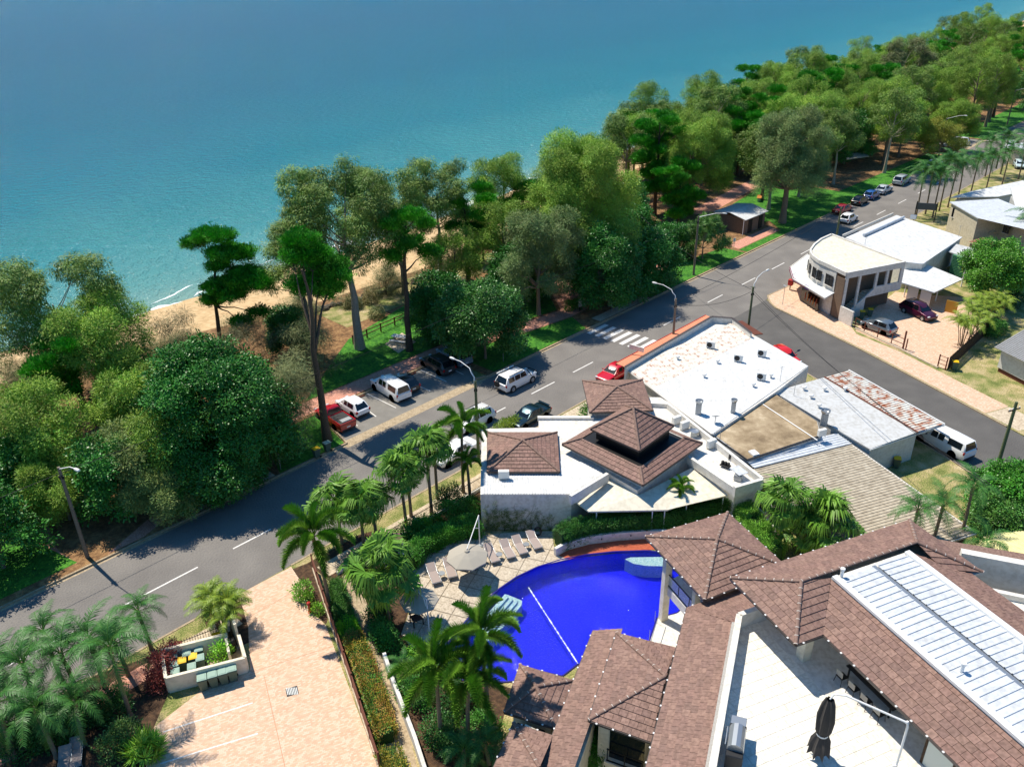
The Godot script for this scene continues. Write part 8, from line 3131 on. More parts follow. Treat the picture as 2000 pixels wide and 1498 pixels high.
	# ---- undergrowth trees inside the near wood, told apart by their order from the left
	var low := [[2.0, -62.0, "paper", 9.0], [8.0, -61.5, "fig", 7.5], [17.0, -61.0, "fig", 7.0], [22.0, -60.5, "paper", 8.5], [27.0, -62.0, "fig", 6.0], [-4.0, -63.0, "paper", 9.0], [-10.0, -66.0, "fig", 8.0], [3.0, -72.0, "paper", 9.5], [10.0, -76.0, "fig", 8.0], [14.0, -69.0, "paper", 10.0], [24.0, -74.0, "fig", 8.0], [31.0, -79.0, "cas", 6.0], [33.0, -71.0, "cas", 5.0], [44.0, -78.0, "cas", 4.5], [48.0, -82.0, "cas", 5.0], [6.0, -84.0, "gum", 12.0], [-2.0, -80.0, "paper", 11.0], [18.0, -84.0, "cas", 7.0], [26.0, -86.0, "cas", 5.5]]
	var i := 0
	for q in low:
		var p := sn(q[0], q[1])
		tree(names[q[2]], "%s of the shaded wood at the left, %s of the low trees" % [words[q[2]], ord[i]], q[2], p.x, p.y, q[3], -0.5, q[3] * 0.42, 500 + i, {dens = 15.0, group = "low trees of the left wood"})
		i += 1
	var mid := [[72.0, -70.0, "fig", 6.5], [76.0, -76.0, "paper", 11.0], [86.0, -73.0, "fig", 7.0], [91.0, -78.0, "paper", 12.0], [97.0, -70.0, "fig", 7.0], [88.0, -83.0, "cas", 7.0], [98.0, -85.0, "paper", 12.0], [104.0, -77.0, "fig", 8.0], [106.0, -87.0, "pine", 13.0], [99.0, -64.5, "fig", 5.0], [68.0, -77.0, "paper", 9.0], [112.0, -92.0, "paper", 12.0], [122.0, -90.0, "gum", 15.0], [130.0, -94.0, "paper", 13.0], [126.0, -84.0, "pine", 13.0], [137.0, -97.0, "gum", 15.0], [80.0, -84.0, "paper", 8.0], [62.0, -84.0, "cas", 4.5], [131.0, -66.0, "gum", 15.0], [136.0, -70.0, "pine", 15.0], [142.0, -66.0, "gum", 14.0]]
	i = 0
	for q in mid:
		var p := sn(q[0], q[1])
		tree(names[q[2]], "%s of the wood behind the crossing, %s of the filling trees" % [words[q[2]], ord[i]], q[2], p.x, p.y, q[3], 0.3, q[3] * (0.4 if q[2] != "fig" else 0.55), 600 + i, {dens = 16.0, group = "filling trees behind the crossing"})
		i += 1

# ---- palms: every frond is a part
var fronds := {}
func frond_mesh(kind: String, sd: int) -> Mesh:
	var r := RandomNumberGenerator.new()
	r.seed = sd
	var mb := MB.new()
	var g := {foxtail = Color(0.15, 0.32, 0.03), feather = Color(0.05, 0.17, 0.03), fan = Color(0.11, 0.26, 0.03), cane = Color(0.2, 0.30, 0.03)}
	var tint: Color = g[kind]
	var L: float = {foxtail = 2.3, feather = 2.5, fan = 1.15, cane = 1.7}[kind]
	var stem := []
	for i in 11:
		var t := i / 10.0
		var droop: float = {foxtail = 0.62, feather = 0.8, fan = 0.25, cane = 0.75}[kind]
		stem.append(Vector3(0, (0.62 * t - droop * t * t * (0.7 + 0.5 * t)) * L, -L * t * (1.0 - 0.16 * t)))
	mb.col = Color(tint.r * 1.6, tint.g * 1.2, tint.b)
	var rr := []
	for i in 11:
		rr.append(0.035 * (1.0 - i * 0.085))
	mb.tube(stem, rr, 4, false)
	if kind == "fan":
		var c: Vector3 = stem[10]
		var n := 24
		for k in n:
			var a := lerpf(-1.9, 1.9, float(k) / (n - 1)) + r.randf_range(-0.04, 0.04)
			var d := Vector3(sin(a), 0.12 + r.randf_range(-0.1, 0.14), -cos(a)).normalized()
			var s := Vector3(cos(a), 0, sin(a)) * 0.045
			var e := c + d * r.randf_range(0.4, 0.62)
			var l := r.randf_range(0.3, 0.8)
			var f := e + (d * 0.45 + Vector3(0, -1.0, 0)).normalized() * l
			var q := r.randf_range(0.75, 1.25)
			mb.col = Color(tint.r * q, tint.g * q, tint.b * q)
			mb.tri(c, e - s, e + s)
			mb.col = Color(tint.r * q * 1.25, tint.g * q * 1.1, tint.b * q)
			mb.tri(e - s, f, e + s)
	else:
		var n: int = {foxtail = 340, feather = 92, cane = 64}[kind]
		for k in n:
			var t := lerpf(0.14, 1.0, (k + 0.5) / n)
			var f := t * 10.0
			var j := clampi(int(f), 0, 9)
			var p: Vector3 = stem[j].lerp(stem[j + 1], f - j)
			var fw: Vector3 = (stem[j + 1] - stem[j]).normalized()
			var q := r.randf_range(0.72, 1.3)
			mb.col = Color(tint.r * q, tint.g * q, tint.b * q)
			var ln: float = sin(clampf(t * 0.9 + 0.1, 0, 1) * PI) * 0.6 + 0.4
			if kind == "foxtail":
				var a := k * 2.399
				var o := Vector3(cos(a), sin(a), 0)
				var d := (o + fw * 0.75).normalized()
				leaf(mb, p, d, ln * r.randf_range(0.34, 0.52), 0.065, fw + Vector3(0.1, 0.2, 0))
			else:
				var sg := -1.0 if k % 2 else 1.0
				var d := (Vector3(sg, 0.2 - t * 0.35 + r.randf_range(-0.3, 0.12), 0) + fw * r.randf_range(0.45, 0.8)).normalized()
				var l2 := ln * r.randf_range(0.42, 0.66) * (1.0 if kind == "feather" else 0.8)
				var s := fw * 0.015
				var m := p + d * l2 * 0.6
				var e := m + (d + Vector3(0, r.randf_range(-1.1, -0.3), 0)).normalized() * l2 * 0.5
				mb.quad(p - s, p + s, m + s, m - s)
				mb.tri(m - s, m + s, e)
	return mb.mesh(M.frond)

func palm(called: String, label: String, kind: String, at: Vector3, h: float, sd: int, o := {}) -> void:
	if not fronds.has(kind):
		fronds[kind] = []
		for i in 3:
			fronds[kind].append(frond_mesh(kind, 70 + i))
	var r := RandomNumberGenerator.new()
	r.seed = sd
	var th := thing(called, label, "palm", at, 0.0, o.get("group", ""))
	var lean := Vector3(o.get("lx", r.randfn() * 0.15), 0, o.get("lz", r.randfn() * 0.15))
	var stems: int = o.get("stems", 1)
	var s: float = o.get("s", 1.0)
	for q in stems:
		var b := Vector3.ZERO
		var hh := h
		var ln := lean
		if stems > 1:
			var a := TAU * q / stems + r.randf()
			b = Vector3(cos(a), 0, sin(a)) * r.randf_range(0.15, 0.45) * s
			ln = b * r.randf_range(0.8, 2.2)
			hh = h * r.randf_range(0.65, 1.05)
		var tm := MB.new()
		var pts := []
		var rad := []
		var tr: float = o.get("tr", 0.13 if kind != "cane" else 0.05)
		for i in 9:
			var t := i / 8.0
			pts.append(b + Vector3(0, hh * t - 0.1 * (1.0 - t), 0) + ln * t * t)
			rad.append(tr * (1.35 if i == 0 else lerpf(1.05, 0.8, t)))
		tm.tube(pts, rad, 8)
		if kind in ["foxtail", "feather", "cane"]:
			tm.col = Color(0.2, 0.42, 0.1)
			var top: Vector3 = pts[8]
			tm.tube([top, top + Vector3(0, 0.25 * s, 0), top + Vector3(0, 0.65 * s, 0)], [tr * 0.95, tr * 1.05, tr * 0.5], 8)
		var to := part("trunk", tm, M.palmtrunk, th)
		var n: int = o.get("n", {foxtail = 11, feather = 12, fan = 30, cane = 6}[kind])
		var c: Vector3 = pts[8] + Vector3(0, 0.45 * s if kind != "fan" else 0.0, 0)
		for i in n:
			var u := (i + 0.5) / n
			var el := lerpf(1.15, -0.35, u) if kind != "fan" else lerpf(1.25, -0.75, u)
			if kind in ["foxtail", "feather"]:
				el = lerpf(0.95, -0.45, pow(u, 0.9))
			elif kind == "cane":
				el = lerpf(0.9, 0.0, u)
			elif kind == "fan":
				el = lerpf(1.2, -0.9, u) + r.randfn() * 0.25
			var bs := Basis(Vector3.UP, i * 2.399 + r.randf_range(-0.25, 0.25)) * Basis(Vector3(1, 0, 0), el + r.randf_range(-0.1, 0.1))
			bs = bs * Basis(Vector3(0, 0, 1), r.randf_range(-0.3, 0.3))
			var f := MeshInstance3D.new()
			f.name = "frond"
			f.mesh = fronds[kind][r.randi() % 3]
			f.transform = Transform3D(bs.scaled(Vector3.ONE * s * (r.randf_range(0.85, 1.1) if kind != "fan" else r.randf_range(0.6, 1.2))), c)
			th.add_child(f, true)

func palms() -> void:
	# pool garden
	palm("fan_palm", "bushy ribbon fan palm standing at the left edge of the pool deck", "fan", V(-8.65, 0, -42.27), 4.4, 1, {n = 40, s = 1.5})
	palm("fan_palm", "slim fan palm on the street railing, left of the close pair", "fan", V(-8.61, 0, -52.94), 5.0, 2, {n = 28, s = 1.25})
	palm("fan_palm", "slim fan palm on the street railing, second of the close pair", "fan", V(-8.33, 0, -54.13), 4.8, 3, {n = 26, s = 1.15})
	palm("fan_palm", "slim fan palm by the railing with the highest crown", "fan", V(-6.7, 0, -54.35), 6.0, 4, {n = 28, s = 1.25})
	palm("fan_palm", "slim fan palm by the railing behind the highest crown", "fan", V(-6.39, 0, -56.46), 5.2, 5, {n = 26, s = 1.1})
	palm("fan_palm", "dense fan palm beside the small garden shelter", "fan", V(-11.45, 0, -49.93), 4.2, 6, {n = 36, s = 1.4})
	palm("fan_palm", "dense fan palm between the shelter and the street", "fan", V(-13.31, 0, -50.79), 3.6, 7, {n = 32, s = 1.35})
	palm("fan_palm", "fan palm in the corner where railing meets driveway bed", "fan", V(-10.76, 0, -51.46), 3.4, 8, {n = 28, s = 1.25})
	palm("foxtail_palm", "plume-fronded foxtail palm at the driveway corner", "foxtail", V(-12.88, 0, -43.63), 5.6, 9, {s = 1.35, lx = -0.4, n = 13})
	palm("foxtail_palm", "tall foxtail palm in front of the street lamp", "foxtail", V(-4.26, 0, -57.26), 5.9, 10, {s = 1.2})
	palm("foxtail_palm", "small foxtail palm beside the restaurant wall end", "foxtail", V(-3.66, 0, -56.07), 3.6, 11, {s = 0.75})
	palm("foxtail_palm", "small bright foxtail palm in front of the terrace roof", "foxtail", V(12.97, 0, -53.13), 2.6, 12, {s = 0.62})
	palm("foxtail_palm", "bright foxtail palm reaching over the pool's lower edge", "foxtail", V(-1.76, 0, -33.54), 6.3, 13, {s = 1.3, n = 13})
	palm("foxtail_palm", "foxtail palm left of the bright one below the pool", "foxtail", V(-4.47, 0, -32.55), 4.6, 14, {s = 1.35, n = 13})
	palm("foxtail_palm", "foxtail palm between the pool corner and white garden wall", "foxtail", V(-2.91, 0, -32.34), 4.4, 15, {s = 1.3, n = 13})
	palm("feather_palm", "young pale green palm beside the white garden wall", "feather", V(-7.07, 0, -37.13), 0.9, 16, {s = 0.6})
	palm("feather_palm", "young lime palm at the bottom edge below the foxtails", "feather", V(-3.14, 0, -30.85), 1.2, 17, {s = 0.75})
	palm("feather_palm", "young lime palm at the bottom edge by the brown roof", "feather", V(-1.72, 0, -31.07), 1.2, 18, {s = 0.75})
	# right of the restaurant
	palm("fan_palm", "fan palm with a bare trunk next to the white planters", "fan", V(19.68, 0, -48.92), 4.2, 19, {n = 32, s = 1.35})
	palm("fan_palm", "broad fan palm clump in front of the corrugated shed", "fan", V(22.73, 0, -48.22), 3.0, 20, {n = 38, s = 1.45})
	palm("fan_palm", "lower fan palm beside the broad clump", "fan", V(21.63, 0, -48.55), 2.0, 21, {n = 28, s = 1.25})
	palm("feather_palm", "feather palm over the shed roof, left of three", "feather", V(28.15, 0, -46.9), 4.6, 22, {s = 0.95})
	palm("feather_palm", "feather palm over the shed roof, middle of three", "feather", V(30, 0, -47.12), 4.6, 23, {s = 0.9})
	palm("feather_palm", "feather palm over the shed roof, right of three with leaning trunk", "feather", V(32.47, 0, -47.91), 5.4, 24, {s = 0.95})
	palm("feather_palm", "feather palm crown rising between hotel roof and yellow roof", "feather", V(32.59, 0, -45.37), 2.8, 25, {s = 1.0})
	# lower left court garden
	var spots := [[V(-23.99, 0, -40.24), 3.0, 0.95, "feather palm leaning over the kerb nearest the bin railing"], [V(-23.17, 0, -34.82), 5.2, 1.25, "big feather palm with the tallest pale trunk by the court"], [V(-25.63, 0, -37.02), 3.6, 1.1, "feather palm behind the big one in the court garden"], [V(-26.54, 0, -35.86), 3.8, 1.1, "feather palm in the middle of the court garden thicket"], [V(-28.66, 0, -37.71), 3.6, 1.05, "feather palm at the road side of the court garden"], [V(-28.58, 0, -34.96), 3.8, 1.15, "feather palm left in the court garden thicket"], [V(-30.33, 0, -35.38), 3.4, 1.1, "feather palm at the left photo edge by the road"], [V(-28.63, 0, -32.12), 3.6, 1.2, "feather palm at the left photo edge, lower one"], [V(-26.27, 0, -32.06), 3.2, 1.15, "feather palm in the shaded lower court garden"], [V(-30.87, 0, -33.56), 3.8, 1.2, "feather palm cut by the left photo edge"], [V(-25.05, 0, -32.89), 2.8, 1.0, "feather palm above the hidden loungers"], [V(-24.6, 0, -38.01), 2.6, 0.95, "feather palm beside the red-leaved bush"]]
	var i := 0
	for q in spots:
		palm("feather_palm", q[3], "feather", q[0], q[1], 30 + i, {s = q[2], n = 13, group = "feather palms of the court garden"})
		i += 1
	palm("cane_palm", "clumping cane palm between the driveway and the bin enclosure", "cane", V(-19.96, 0, -42.12), 1.9, 50, {stems = 8, s = 1.05})
	palm("cane_palm", "second clumping cane palm next to the enclosure pier", "cane", V(-19.2, 0, -41.39), 1.5, 51, {stems = 6, s = 0.9})
	for q in [[V(50.59, 0, -83.74), 2.2, "golden cane palm clump at the timber fence, nearest the gate"], [V(52.97, 0, -86.42), 2.4, "golden cane palm clump at the timber fence, middle"], [V(55.64, 0, -89.69), 2.2, "golden cane palm clump at the timber fence, rear"], [V(57.96, 0, -90.64), 2.0, "golden cane palm clump beside the bungalow lawn"]]:
		palm("cane_palm", q[2], "cane", q[0], q[1], 60 + i, {stems = 8, s = 1.15, group = "golden cane palms along the timber fence"})
		i += 1
	# roadside palms in front of the flats
	var far := [[V(67.68, 0, -133.94), 6.5, "leftmost palm of the cluster in front of the flats"], [V(69.69, 0, -135), 7.2, "palm in front of the billboard"], [V(69.91, 0, -132.88), 6.8, "palm right behind the billboard"], [V(72.76, 0, -136.63), 8.0, "tallest palm of the cluster in front of the flats"], [V(75.2, 0, -138.66), 7.0, "palm touching the corner of the flats' roof"], [V(78.25, 0, -141.69), 6.4, "palm behind the flats' roof, left"], [V(82.04, 0, -144.8), 6.2, "palm behind the flats' roof, middle"], [V(85.88, 0, -146.95), 6.0, "palm behind the flats' roof, right"], [V(89.64, 0, -148.81), 6.4, "palm before the bright steep roof"], [V(92.15, 0, -159.07), 6.0, "palm beside the far sandy driveway, left"], [V(96.04, 0, -160.81), 6.4, "palm beside the far sandy driveway, right"], [V(97.2, 0, -156.6), 7.0, "palm at the right photo edge by the far road"], [V(73.62, 0, -113.17), 5.0, "palm beside the flats at the right photo edge"]]
	for q in far:
		palm("feather_palm", q[2], "feather", q[0], q[1] * 0.95, 80 + i, {s = 1.5, n = 15, group = "roadside palms in front of the flats"})
		i += 1

# ---- hedges, shrubs, vine
func bush(called: String, label: String, cat: String, at: Vector2, blobs: Array, tint: Color, sd: int, clump := "leafy", dens := 60.0, group := "", size := 1.0) -> void:
	var r := RandomNumberGenerator.new()
	r.seed = sd
	var th := thing(called, label, cat, v3(at), 0.0, group)
	var st := MB.new()
	var spots := []
	for b in blobs:
		var c: Vector3 = b[0]
		for k in 3:
			st.tube([Vector3(c.x * 0.3 + r.randfn() * 0.1, 0, c.z * 0.3 + r.randfn() * 0.1), c + Vector3(r.randfn(), r.randfn(), r.randfn()) * b[1] * 0.3], [0.03, 0.012], 4, false)
		var n := int(dens * b[1] * b[1] / (size * size)) + 4
		for i in n:
			var v := Vector3(r.randfn(), r.randfn() + 0.4, r.randfn()).normalized()
			var q: Vector3 = c + v * b[1] * (0.5 + 0.5 * sqrt(r.randf()))
			q.y = maxf(q.y, 0.06)
			var kk := r.randf_range(0.7, 1.3)
			spots.append([Transform3D(Basis(Quaternion(Vector3.UP, (v + Vector3(0, 0.7, 0)).normalized())).scaled(Vector3.ONE * size * r.randf_range(0.75, 1.3)), q), Color(tint.r * kk * r.randf_range(0.8, 1.3), tint.g * kk, tint.b * kk)])
	part("stem", st, M.bark_dark, th)
	stuff(crown("foliage", spots, clumps[clump], th))

func hedge(label: String, pts: Array, w: float, y0: float, y1: float, tint: Color, sd: int, tops := []) -> void:
	var r := RandomNumberGenerator.new()
	r.seed = sd
	var mid: Vector2 = pts[pts.size() / 2]
	var th := site("hedge", label, "hedge", mid, "clipped hedges", y0)
	var core := MB.new()
	var spots := []
	for i in pts.size() - 1:
		var a: Vector2 = pts[i]
		var b: Vector2 = pts[i + 1]
		var d := (b - a).normalized()
		var s := Vector2(-d.y, d.x)
		core.prism(pv([a - s * w * 0.36 - d * 0.1, b - s * w * 0.36 + d * 0.1, b + s * w * 0.36 + d * 0.1, a + s * w * 0.36 - d * 0.1]), y0, y1 - 0.16)
		var L := a.distance_to(b)
		var n := int(L * (w + 2.0 * (y1 - y0)) * 17.0)
		for k in n:
			var t := r.randf() * L
			var g := r.randf() * (w + 2.0 * (y1 - y0))
			var p: Vector3
			var nn: Vector3
			if g < w:
				p = v3(a + d * t + s * (g - w * 0.5), y1 + r.randfn() * 0.05 - 0.1)
				nn = Vector3.UP
			else:
				var sg := 1.0 if r.randf() < 0.5 else -1.0
				p = v3(a + d * t + s * sg * (w * 0.5 - 0.08 + r.randfn() * 0.04), r.randf_range(y0 + 0.1, y1 - 0.05))
				nn = v3(s * sg, 0.5).normalized()
			var kk := r.randf_range(0.7, 1.3)
			var c := Color(tint.r * kk * r.randf_range(0.8, 1.25), tint.g * kk, tint.b * kk)
			if tops.size() and r.randf() < 0.6:
				var tc: Color = tops[r.randi() % tops.size()]
				c = Color(tc.r * kk, tc.g * kk, tc.b * kk)
			spots.append([Transform3D(Basis(Quaternion(Vector3.UP, nn)).scaled(Vector3.ONE * r.randf_range(0.7, 1.2)), p - v3(mid, y0)), c])
	mt("hedgecore", C("ffffff"), 0.9, {tex = "hedge", scale = 1.0})
	part("branch_core", core, M.hedgecore, th)
	stuff(crown("foliage", spots, clumps.leafy, th))

func shrubs() -> void:
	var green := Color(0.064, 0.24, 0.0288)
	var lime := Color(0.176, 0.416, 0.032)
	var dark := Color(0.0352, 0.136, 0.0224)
	hedge("dark clipped hedge on the curved white planter wall behind the pool", [W(3.3, -49.63), W(4.11, -50.22), W(5.85, -50.9), W(8.06, -51.27), W(10.47, -51.45), W(13.34, -51.93), W(16.9, -53.46)], 1.15, 0.3, 1.75, Color(0.056, 0.192, 0.0288), 1)
	hedge("lime-topped hedge between the hotel tower and the white planters", [W(17.71, -53.43), W(18.34, -50.49), W(18.84, -47.48)], 1.5, 0.0, 1.5, Color(0.12, 0.32, 0.032), 2, [Color(0.192, 0.432, 0.048)])
	hedge("tall dark hedge curving round the umbrella end of the pool deck", [W(-7.81, -47.76), W(-7.12, -49.31), W(-5.9, -50.55), W(-4.4, -51.25), W(-2.83, -51.77)], 1.3, 0.0, 1.35, Color(0.048, 0.208, 0.0224), 3, [Color(0.096, 0.32, 0.032)])
	hedge("hedge with orange new growth beside the boundary fence", [W(-10.78, -40.46), W(-9.68, -38.03), W(-8.58, -35.39), W(-7.56, -32.63)], 1.05, 0.0, 1.0, Color(0.112, 0.272, 0.032), 4, [Color(0.448, 0.352, 0.048), Color(0.48, 0.256, 0.064)])
	hedge("vivid lime piece of hedge between fence and path", [W(-11.43, -41.73), W(-10.82, -40.51)], 1.05, 0.0, 1.0, Color(0.192, 0.512, 0.0192), 5)
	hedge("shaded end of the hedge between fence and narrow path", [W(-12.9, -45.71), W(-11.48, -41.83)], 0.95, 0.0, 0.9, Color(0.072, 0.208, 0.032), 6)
	hedge("low hedge at the bottom edge beside the narrow path", [W(-7.29, -31.6), W(-6.35, -29.04)], 1.05, 0.0, 0.9, Color(0.112, 0.24, 0.032), 7, [Color(0.4, 0.32, 0.048)])
	# garden shrubs
	var list := [
		["glossy green shrub in the bed by the restaurant wall, left", W(-5.19, -53.22), [[Vector3(0, 0.9, 0), 0.9], [Vector3(0.7, 0.7, 0.2), 0.7]], green],
		["glossy green shrub in the bed by the restaurant wall, right", W(-3.7, -53.7), [[Vector3(0, 0.9, 0), 0.9], [Vector3(0.4, 1.2, -0.3), 0.6]], green],
		["dark shrub behind the glossy shrubs at the railing", W(-5.16, -55.62), [[Vector3(0, 0.8, 0), 0.9], [Vector3(-0.8, 0.6, 0.1), 0.7]], dark],
		["lime shrub at the foot of the railing palms", W(-7.26, -52.3), [[Vector3(0, 0.5, 0), 0.7], [Vector3(0.9, 0.4, -0.2), 0.6], [Vector3(-0.9, 0.4, 0.3), 0.6]], lime],
		["low green shrub below the slim fan palms", W(-8.52, -50.88), [[Vector3(0, 0.5, 0), 0.8], [Vector3(0.9, 0.5, -0.6), 0.7]], green],
		["leafy shrub between the deck and the bushy fan palm", W(-8.69, -40.4), [[Vector3(0, 0.6, 0), 0.8], [Vector3(0.5, 0.5, 0.6), 0.7], [Vector3(-0.4, 0.5, -0.7), 0.7]], green],
		["leafy shrub beside the narrow path under the palm", W(-9.52, -42.3), [[Vector3(0, 0.5, 0), 0.7], [Vector3(0.2, 0.5, -0.9), 0.7]], dark],
		["bright shrub at the pool's lower left corner", W(-6.16, -38.35), [[Vector3(0, 0.6, 0), 0.9], [Vector3(0.9, 0.5, 0.3), 0.7]], lime],
		["green shrub against the white garden wall", W(-6.63, -35.92), [[Vector3(0, 0.6, 0), 0.8], [Vector3(0.6, 0.5, 0.6), 0.8]], green],
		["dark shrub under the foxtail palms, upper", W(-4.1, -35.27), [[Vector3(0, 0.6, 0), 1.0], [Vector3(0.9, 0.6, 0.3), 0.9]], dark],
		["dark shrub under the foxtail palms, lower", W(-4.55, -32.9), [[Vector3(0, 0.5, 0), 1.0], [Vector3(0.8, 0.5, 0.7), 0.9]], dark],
		["green shrub between the foxtails and the brown roof", W(-2.05, -32.84), [[Vector3(0, 0.6, 0), 1.0]], green],
		["spiky green plant beside the glazed hotel bay", W(4.11, -31), [[Vector3(0, 0.9, 0), 0.7], [Vector3(0.1, 1.6, -0.3), 0.6]], green],
		["flowering shrub at the driveway kerb by the hydrant", W(-15.05, -44.98), [[Vector3(0, 0.5, 0), 0.6], [Vector3(0.3, 0.4, 0.7), 0.45]], lime],
		["small green plant next to the red hydrant", W(-13.78, -43.16), [[Vector3(0, 0.3, 0), 0.35]], lime],
		["red-leaved bush against the bin enclosure wall", W(-22.38, -37.95), [[Vector3(0, 0.9, 0), 0.8], [Vector3(0.1, 0.7, -1.0), 0.8], [Vector3(0.2, 0.5, 0.9), 0.7]], Color(0.256, 0.056, 0.048)],
		["lime fern growing inside the bin enclosure", W(-18.93, -38.92), [[Vector3(0, 0.7, 0), 0.6]], Color(0.256, 0.576, 0.032)],
		["red-flowered bush at the bottom of the court garden", W(-22.52, -32.83), [[Vector3(0, 0.7, 0), 0.9], [Vector3(-0.5, 0.6, 0.8), 0.8]], Color(0.096, 0.208, 0.048)],
		["round lime grass plant at the court edge", W(-21.15, -31.94), [[Vector3(0, 0.5, 0), 0.8]], Color(0.24, 0.48, 0.048)],
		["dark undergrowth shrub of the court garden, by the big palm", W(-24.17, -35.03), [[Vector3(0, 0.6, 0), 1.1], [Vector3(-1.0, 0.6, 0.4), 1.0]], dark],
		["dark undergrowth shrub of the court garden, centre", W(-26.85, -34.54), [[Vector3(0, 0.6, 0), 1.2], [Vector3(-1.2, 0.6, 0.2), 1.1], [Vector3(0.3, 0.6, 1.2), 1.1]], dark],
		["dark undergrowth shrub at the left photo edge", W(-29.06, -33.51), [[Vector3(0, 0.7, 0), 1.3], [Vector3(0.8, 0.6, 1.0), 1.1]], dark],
		["flowering shrub in front of the dark teal sedan", W(-0.58, -67.52), [[Vector3(0, 0.5, 0), 0.7], [Vector3(0.7, 0.4, -0.5), 0.6], [Vector3(-0.7, 0.4, 0.5), 0.5]], Color(0.192, 0.32, 0.032)],
		["green shrub beside the restaurant entry", W(7.39, -69.72), [[Vector3(0, 0.6, 0), 0.7]], green],
		["leafy shrub behind the timber fence, left", W(55.09, -86.31), [[Vector3(0, 0.8, 0), 1.1], [Vector3(1.0, 0.7, -0.6), 1.0]], green],
		["leafy shrub below the tree at the green house", W(61.08, -94.5), [[Vector3(0, 0.8, 0), 1.2], [Vector3(1.2, 0.8, -0.2), 1.1]], dark],
		["leafy bush left of the tree behind the power pole", W(36.14, -50.83), [[Vector3(0, 0.7, 0), 1.0], [Vector3(0.9, 0.6, 0.5), 0.9]], Color(0.112, 0.304, 0.048)],
		["leafy bush in front of the yellow roof ridge", W(38.28, -50.44), [[Vector3(0, 0.8, 0), 1.2], [Vector3(-0.6, 0.7, 0.6), 1.0]], green],
		["dark shrub at the foot of the pandanus", W(26.11, -115.08), [[Vector3(0, 0.6, 0), 1.2]], dark],
		["shrub at the foot of the park sign", W(8.25, -96.56), [[Vector3(0, 0.5, 0), 0.8], [Vector3(-0.8, 0.5, 0), 0.7]], green],
		["dry grassy shrub on the bank above the rocks", W(-20.18, -98.98), [[Vector3(0, 0.4, 0), 1.2], [Vector3(2.0, 0.4, -1.5), 1.1]], Color(0.256, 0.24, 0.096)],
		["tufted shrub beside the bank fence", W(-16.73, -95.43), [[Vector3(0, 0.4, 0), 1.0]], Color(0.176, 0.224, 0.08)]]
	var i := 0
	for d in list:
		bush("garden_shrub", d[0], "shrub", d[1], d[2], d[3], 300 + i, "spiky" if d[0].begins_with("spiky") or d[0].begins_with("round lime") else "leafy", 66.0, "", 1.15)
		i += 1
	# beach scrub in front of the sand
	R.seed = 77
	for k in 26:
		var s := -6.0 + k * 3.4
		var p := sn(s + R.randf_range(-1.5, 1.5), line_at(veg, s) + R.randf_range(0.5, 5.0))
		var w := R.randf_range(0.9, 1.6)
		bush("beach_scrub", "low grey-green beach scrub bush, one of the line on the dune edge", "shrub", p, [[Vector3(0, 0.6, 0), w], [Vector3(w, 0.5, 0.3), w * 0.8]], Color(0.16, 0.2, 0.088), 400 + k, "cas", 9.0, "beach scrub along the dune edge", 0.8)
	# vine on the restaurant wall
	var a := V(-2.52, 3.3, -52.08)
	var b := V(3.13, 3.3, -51.88)
	var vn := site("wall_vine", "sparse climbing vine spread over the white restaurant wall", "vine", xz((a + b) * 0.5) + Vector2(0, 0.08))
	var r := RandomNumberGenerator.new()
	r.seed = 9
	var spots := []
	var along := (b - a).normalized()
	var out := Vector3(0, 0, 1)
	for k in 8:
		var x0 := (k + 0.4) / 8.0
		var L := a.distance_to(b)
		var base := Vector3(a.x, 0, a.z) + along * (x0 * L) + out * 0.05
		for q in 4:
			var pts := [base]
			var rad := [0.018]
			var p := base
			var ang := r.randf_range(-0.9, 0.9) * (0.3 + 0.5 * q / 4.0)
			var reach := r.randf_range(1.6, 3.2) * (1.0 - 0.25 * x0)
			for j in 7:
				ang += r.randf_range(-0.55, 0.55)
				ang = clampf(ang, -1.5, 1.5)
				p += (along * sin(ang) + Vector3.UP * cos(ang)) * reach / 7.0
				p.y = minf(p.y, 3.15)
				if (p - a).dot(along) < 0.05 or (p - a).dot(along) > L + 1.2:
					break
				pts.append(p)
				rad.append(0.016 - j * 0.0016)
				var nl := 3 if x0 < 0.45 else 1
				for e in nl:
					var kk := r.randf_range(0.7, 1.3)
					spots.append([Transform3D(Basis(Quaternion(Vector3.UP, (out + Vector3(r.randfn(), r.randfn(), 0) * 0.4).normalized())).scaled(Vector3(0.5, 0.3, 0.5) * r.randf_range(0.6, 1.2)), p + out * 0.05 + Vector3(r.randfn() * 0.12, r.randfn() * 0.12, 0) - origin_of(vn)), Color(0.14 * kk, 0.22 * kk, 0.06 * kk)])
			if pts.size() > 2:
				var st := MB.new()
				st.tube(pts, rad, 4)
				part("stem", st, M.bark_dark, vn)
	stuff(crown("foliage", spots, clumps.leafy, vn))
	# coiled hose hung at the end of the wall
	var hc := thing("hose_reel", "coiled garden hose at the right end of the vine wall", "hose reel", V(1.74, 0.45, -51.35) + Vector3(0, 0, 0.12))
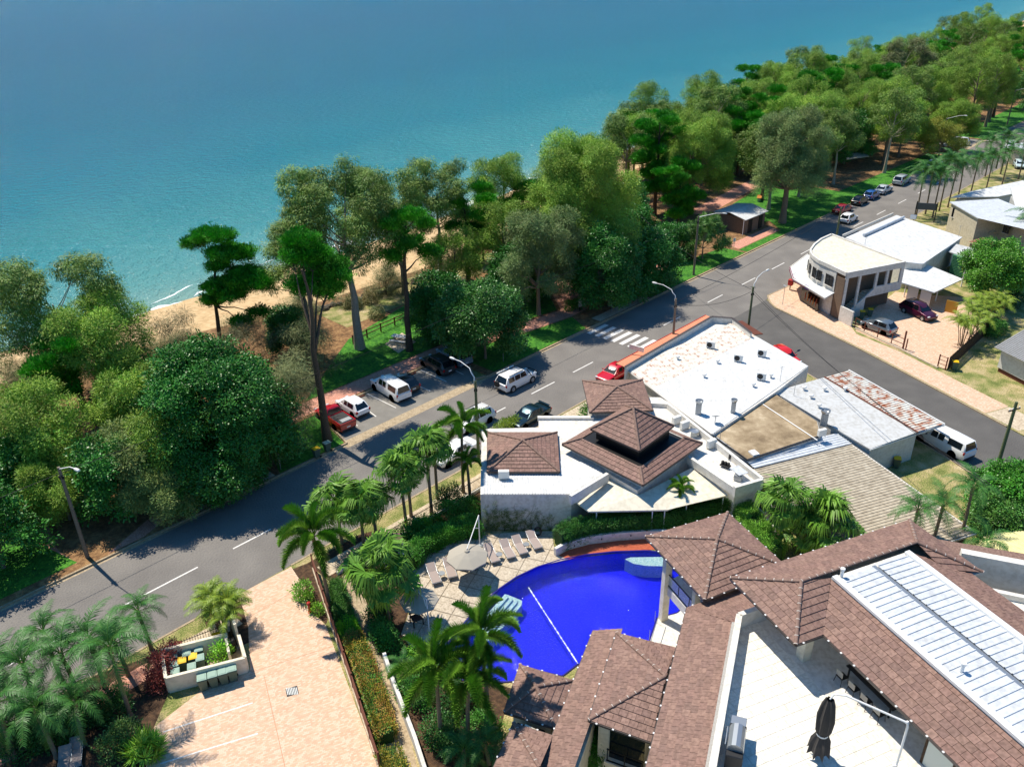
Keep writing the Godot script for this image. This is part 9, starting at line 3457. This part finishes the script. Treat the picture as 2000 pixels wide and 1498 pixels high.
	for k in 3:
		var hm := MB.new()
		var ring := []
		var rr := []
		for j in 21:
			var t := TAU * j / 20.0
			ring.append(Vector3(cos(t) * (0.3 - k * 0.04), sin(t) * (0.42 - k * 0.05), 0.04 * k))
			rr.append(0.03)
		hm.tube(ring, rr, 5, false)
		part("coil", hm, M.dark, hc)
	# white planter tubs by the hedge
	i = 0
	for q in [[V(19.85, 0, -53.36), "square white planter tub nearer the restaurant wall"], [V(20.25, 0, -51.37), "square white planter tub in front of the fan palm trunk"]]:
		var pt := thing("planter_tub", q[1], "planter", q[0], -deg_to_rad(-22.0), "white planter tubs")
		var m := MB.new()
		for sx in [-1.0, 1.0]:
			m.cbox(Vector3(sx * 0.6, 0.4, 0), Vector3(0.12, 0.8, 1.3), 0.02)
			m.cbox(Vector3(0, 0.4, sx * 0.6), Vector3(1.08, 0.8, 0.12), 0.02)
		part("tub", m, M.whitewall, pt)
		var so := MB.new()
		so.box(Vector3(0, 0.6, 0), Vector3(1.1, 0.05, 1.1))
		part("soil", so, M.mulch, pt)
		var dp := MB.new()
		for k in 7:
			var an := k * 2.4
			dp.tube([Vector3(cos(an) * 0.2, 0.6, sin(an) * 0.2), Vector3(cos(an) * 0.5, 1.2 + 0.1 * k, sin(an) * 0.5)], [0.02, 0.01], 4)
		part("dry_stem", dp, M.wood, pt)
	# little tiled shelter among the palms
	var gs := site("garden_shelter", "small brown-tiled shelter half hidden by palms near the railing", "shelter", W(-9.46, -49.57))
	var c4 := [V(-10.05, 2.3, -47.79), V(-8.6, 2.3, -49.05), V(-8.03, 2.3, -47.96), V(-9.49, 2.3, -46.62)]
	tile_roof(gs, pyramid(c4, centre(c4) + Vector3(0, 0.5, 0)), 0, 0.42, 0.37)
	for q in c4:
		var pm := MB.new()
		var w: Vector3 = q.lerp(centre(c4), 0.15)
		pm.box(Vector3(w.x, 1.15, w.z), Vector3(0.14, 2.3, 0.14))
		part("post", pm, M.whitemetal, gs)
	# stacked loungers in the shaded court corner
	i = 0
	for q in [[V(-25.12, 0.02, -32.09), "white sun lounger in the shaded court corner, upper"], [V(-25.48, 0.02, -31.5), "white sun lounger in the shaded court corner, lower"]]:
		lounger(q[1], q[0], -20)
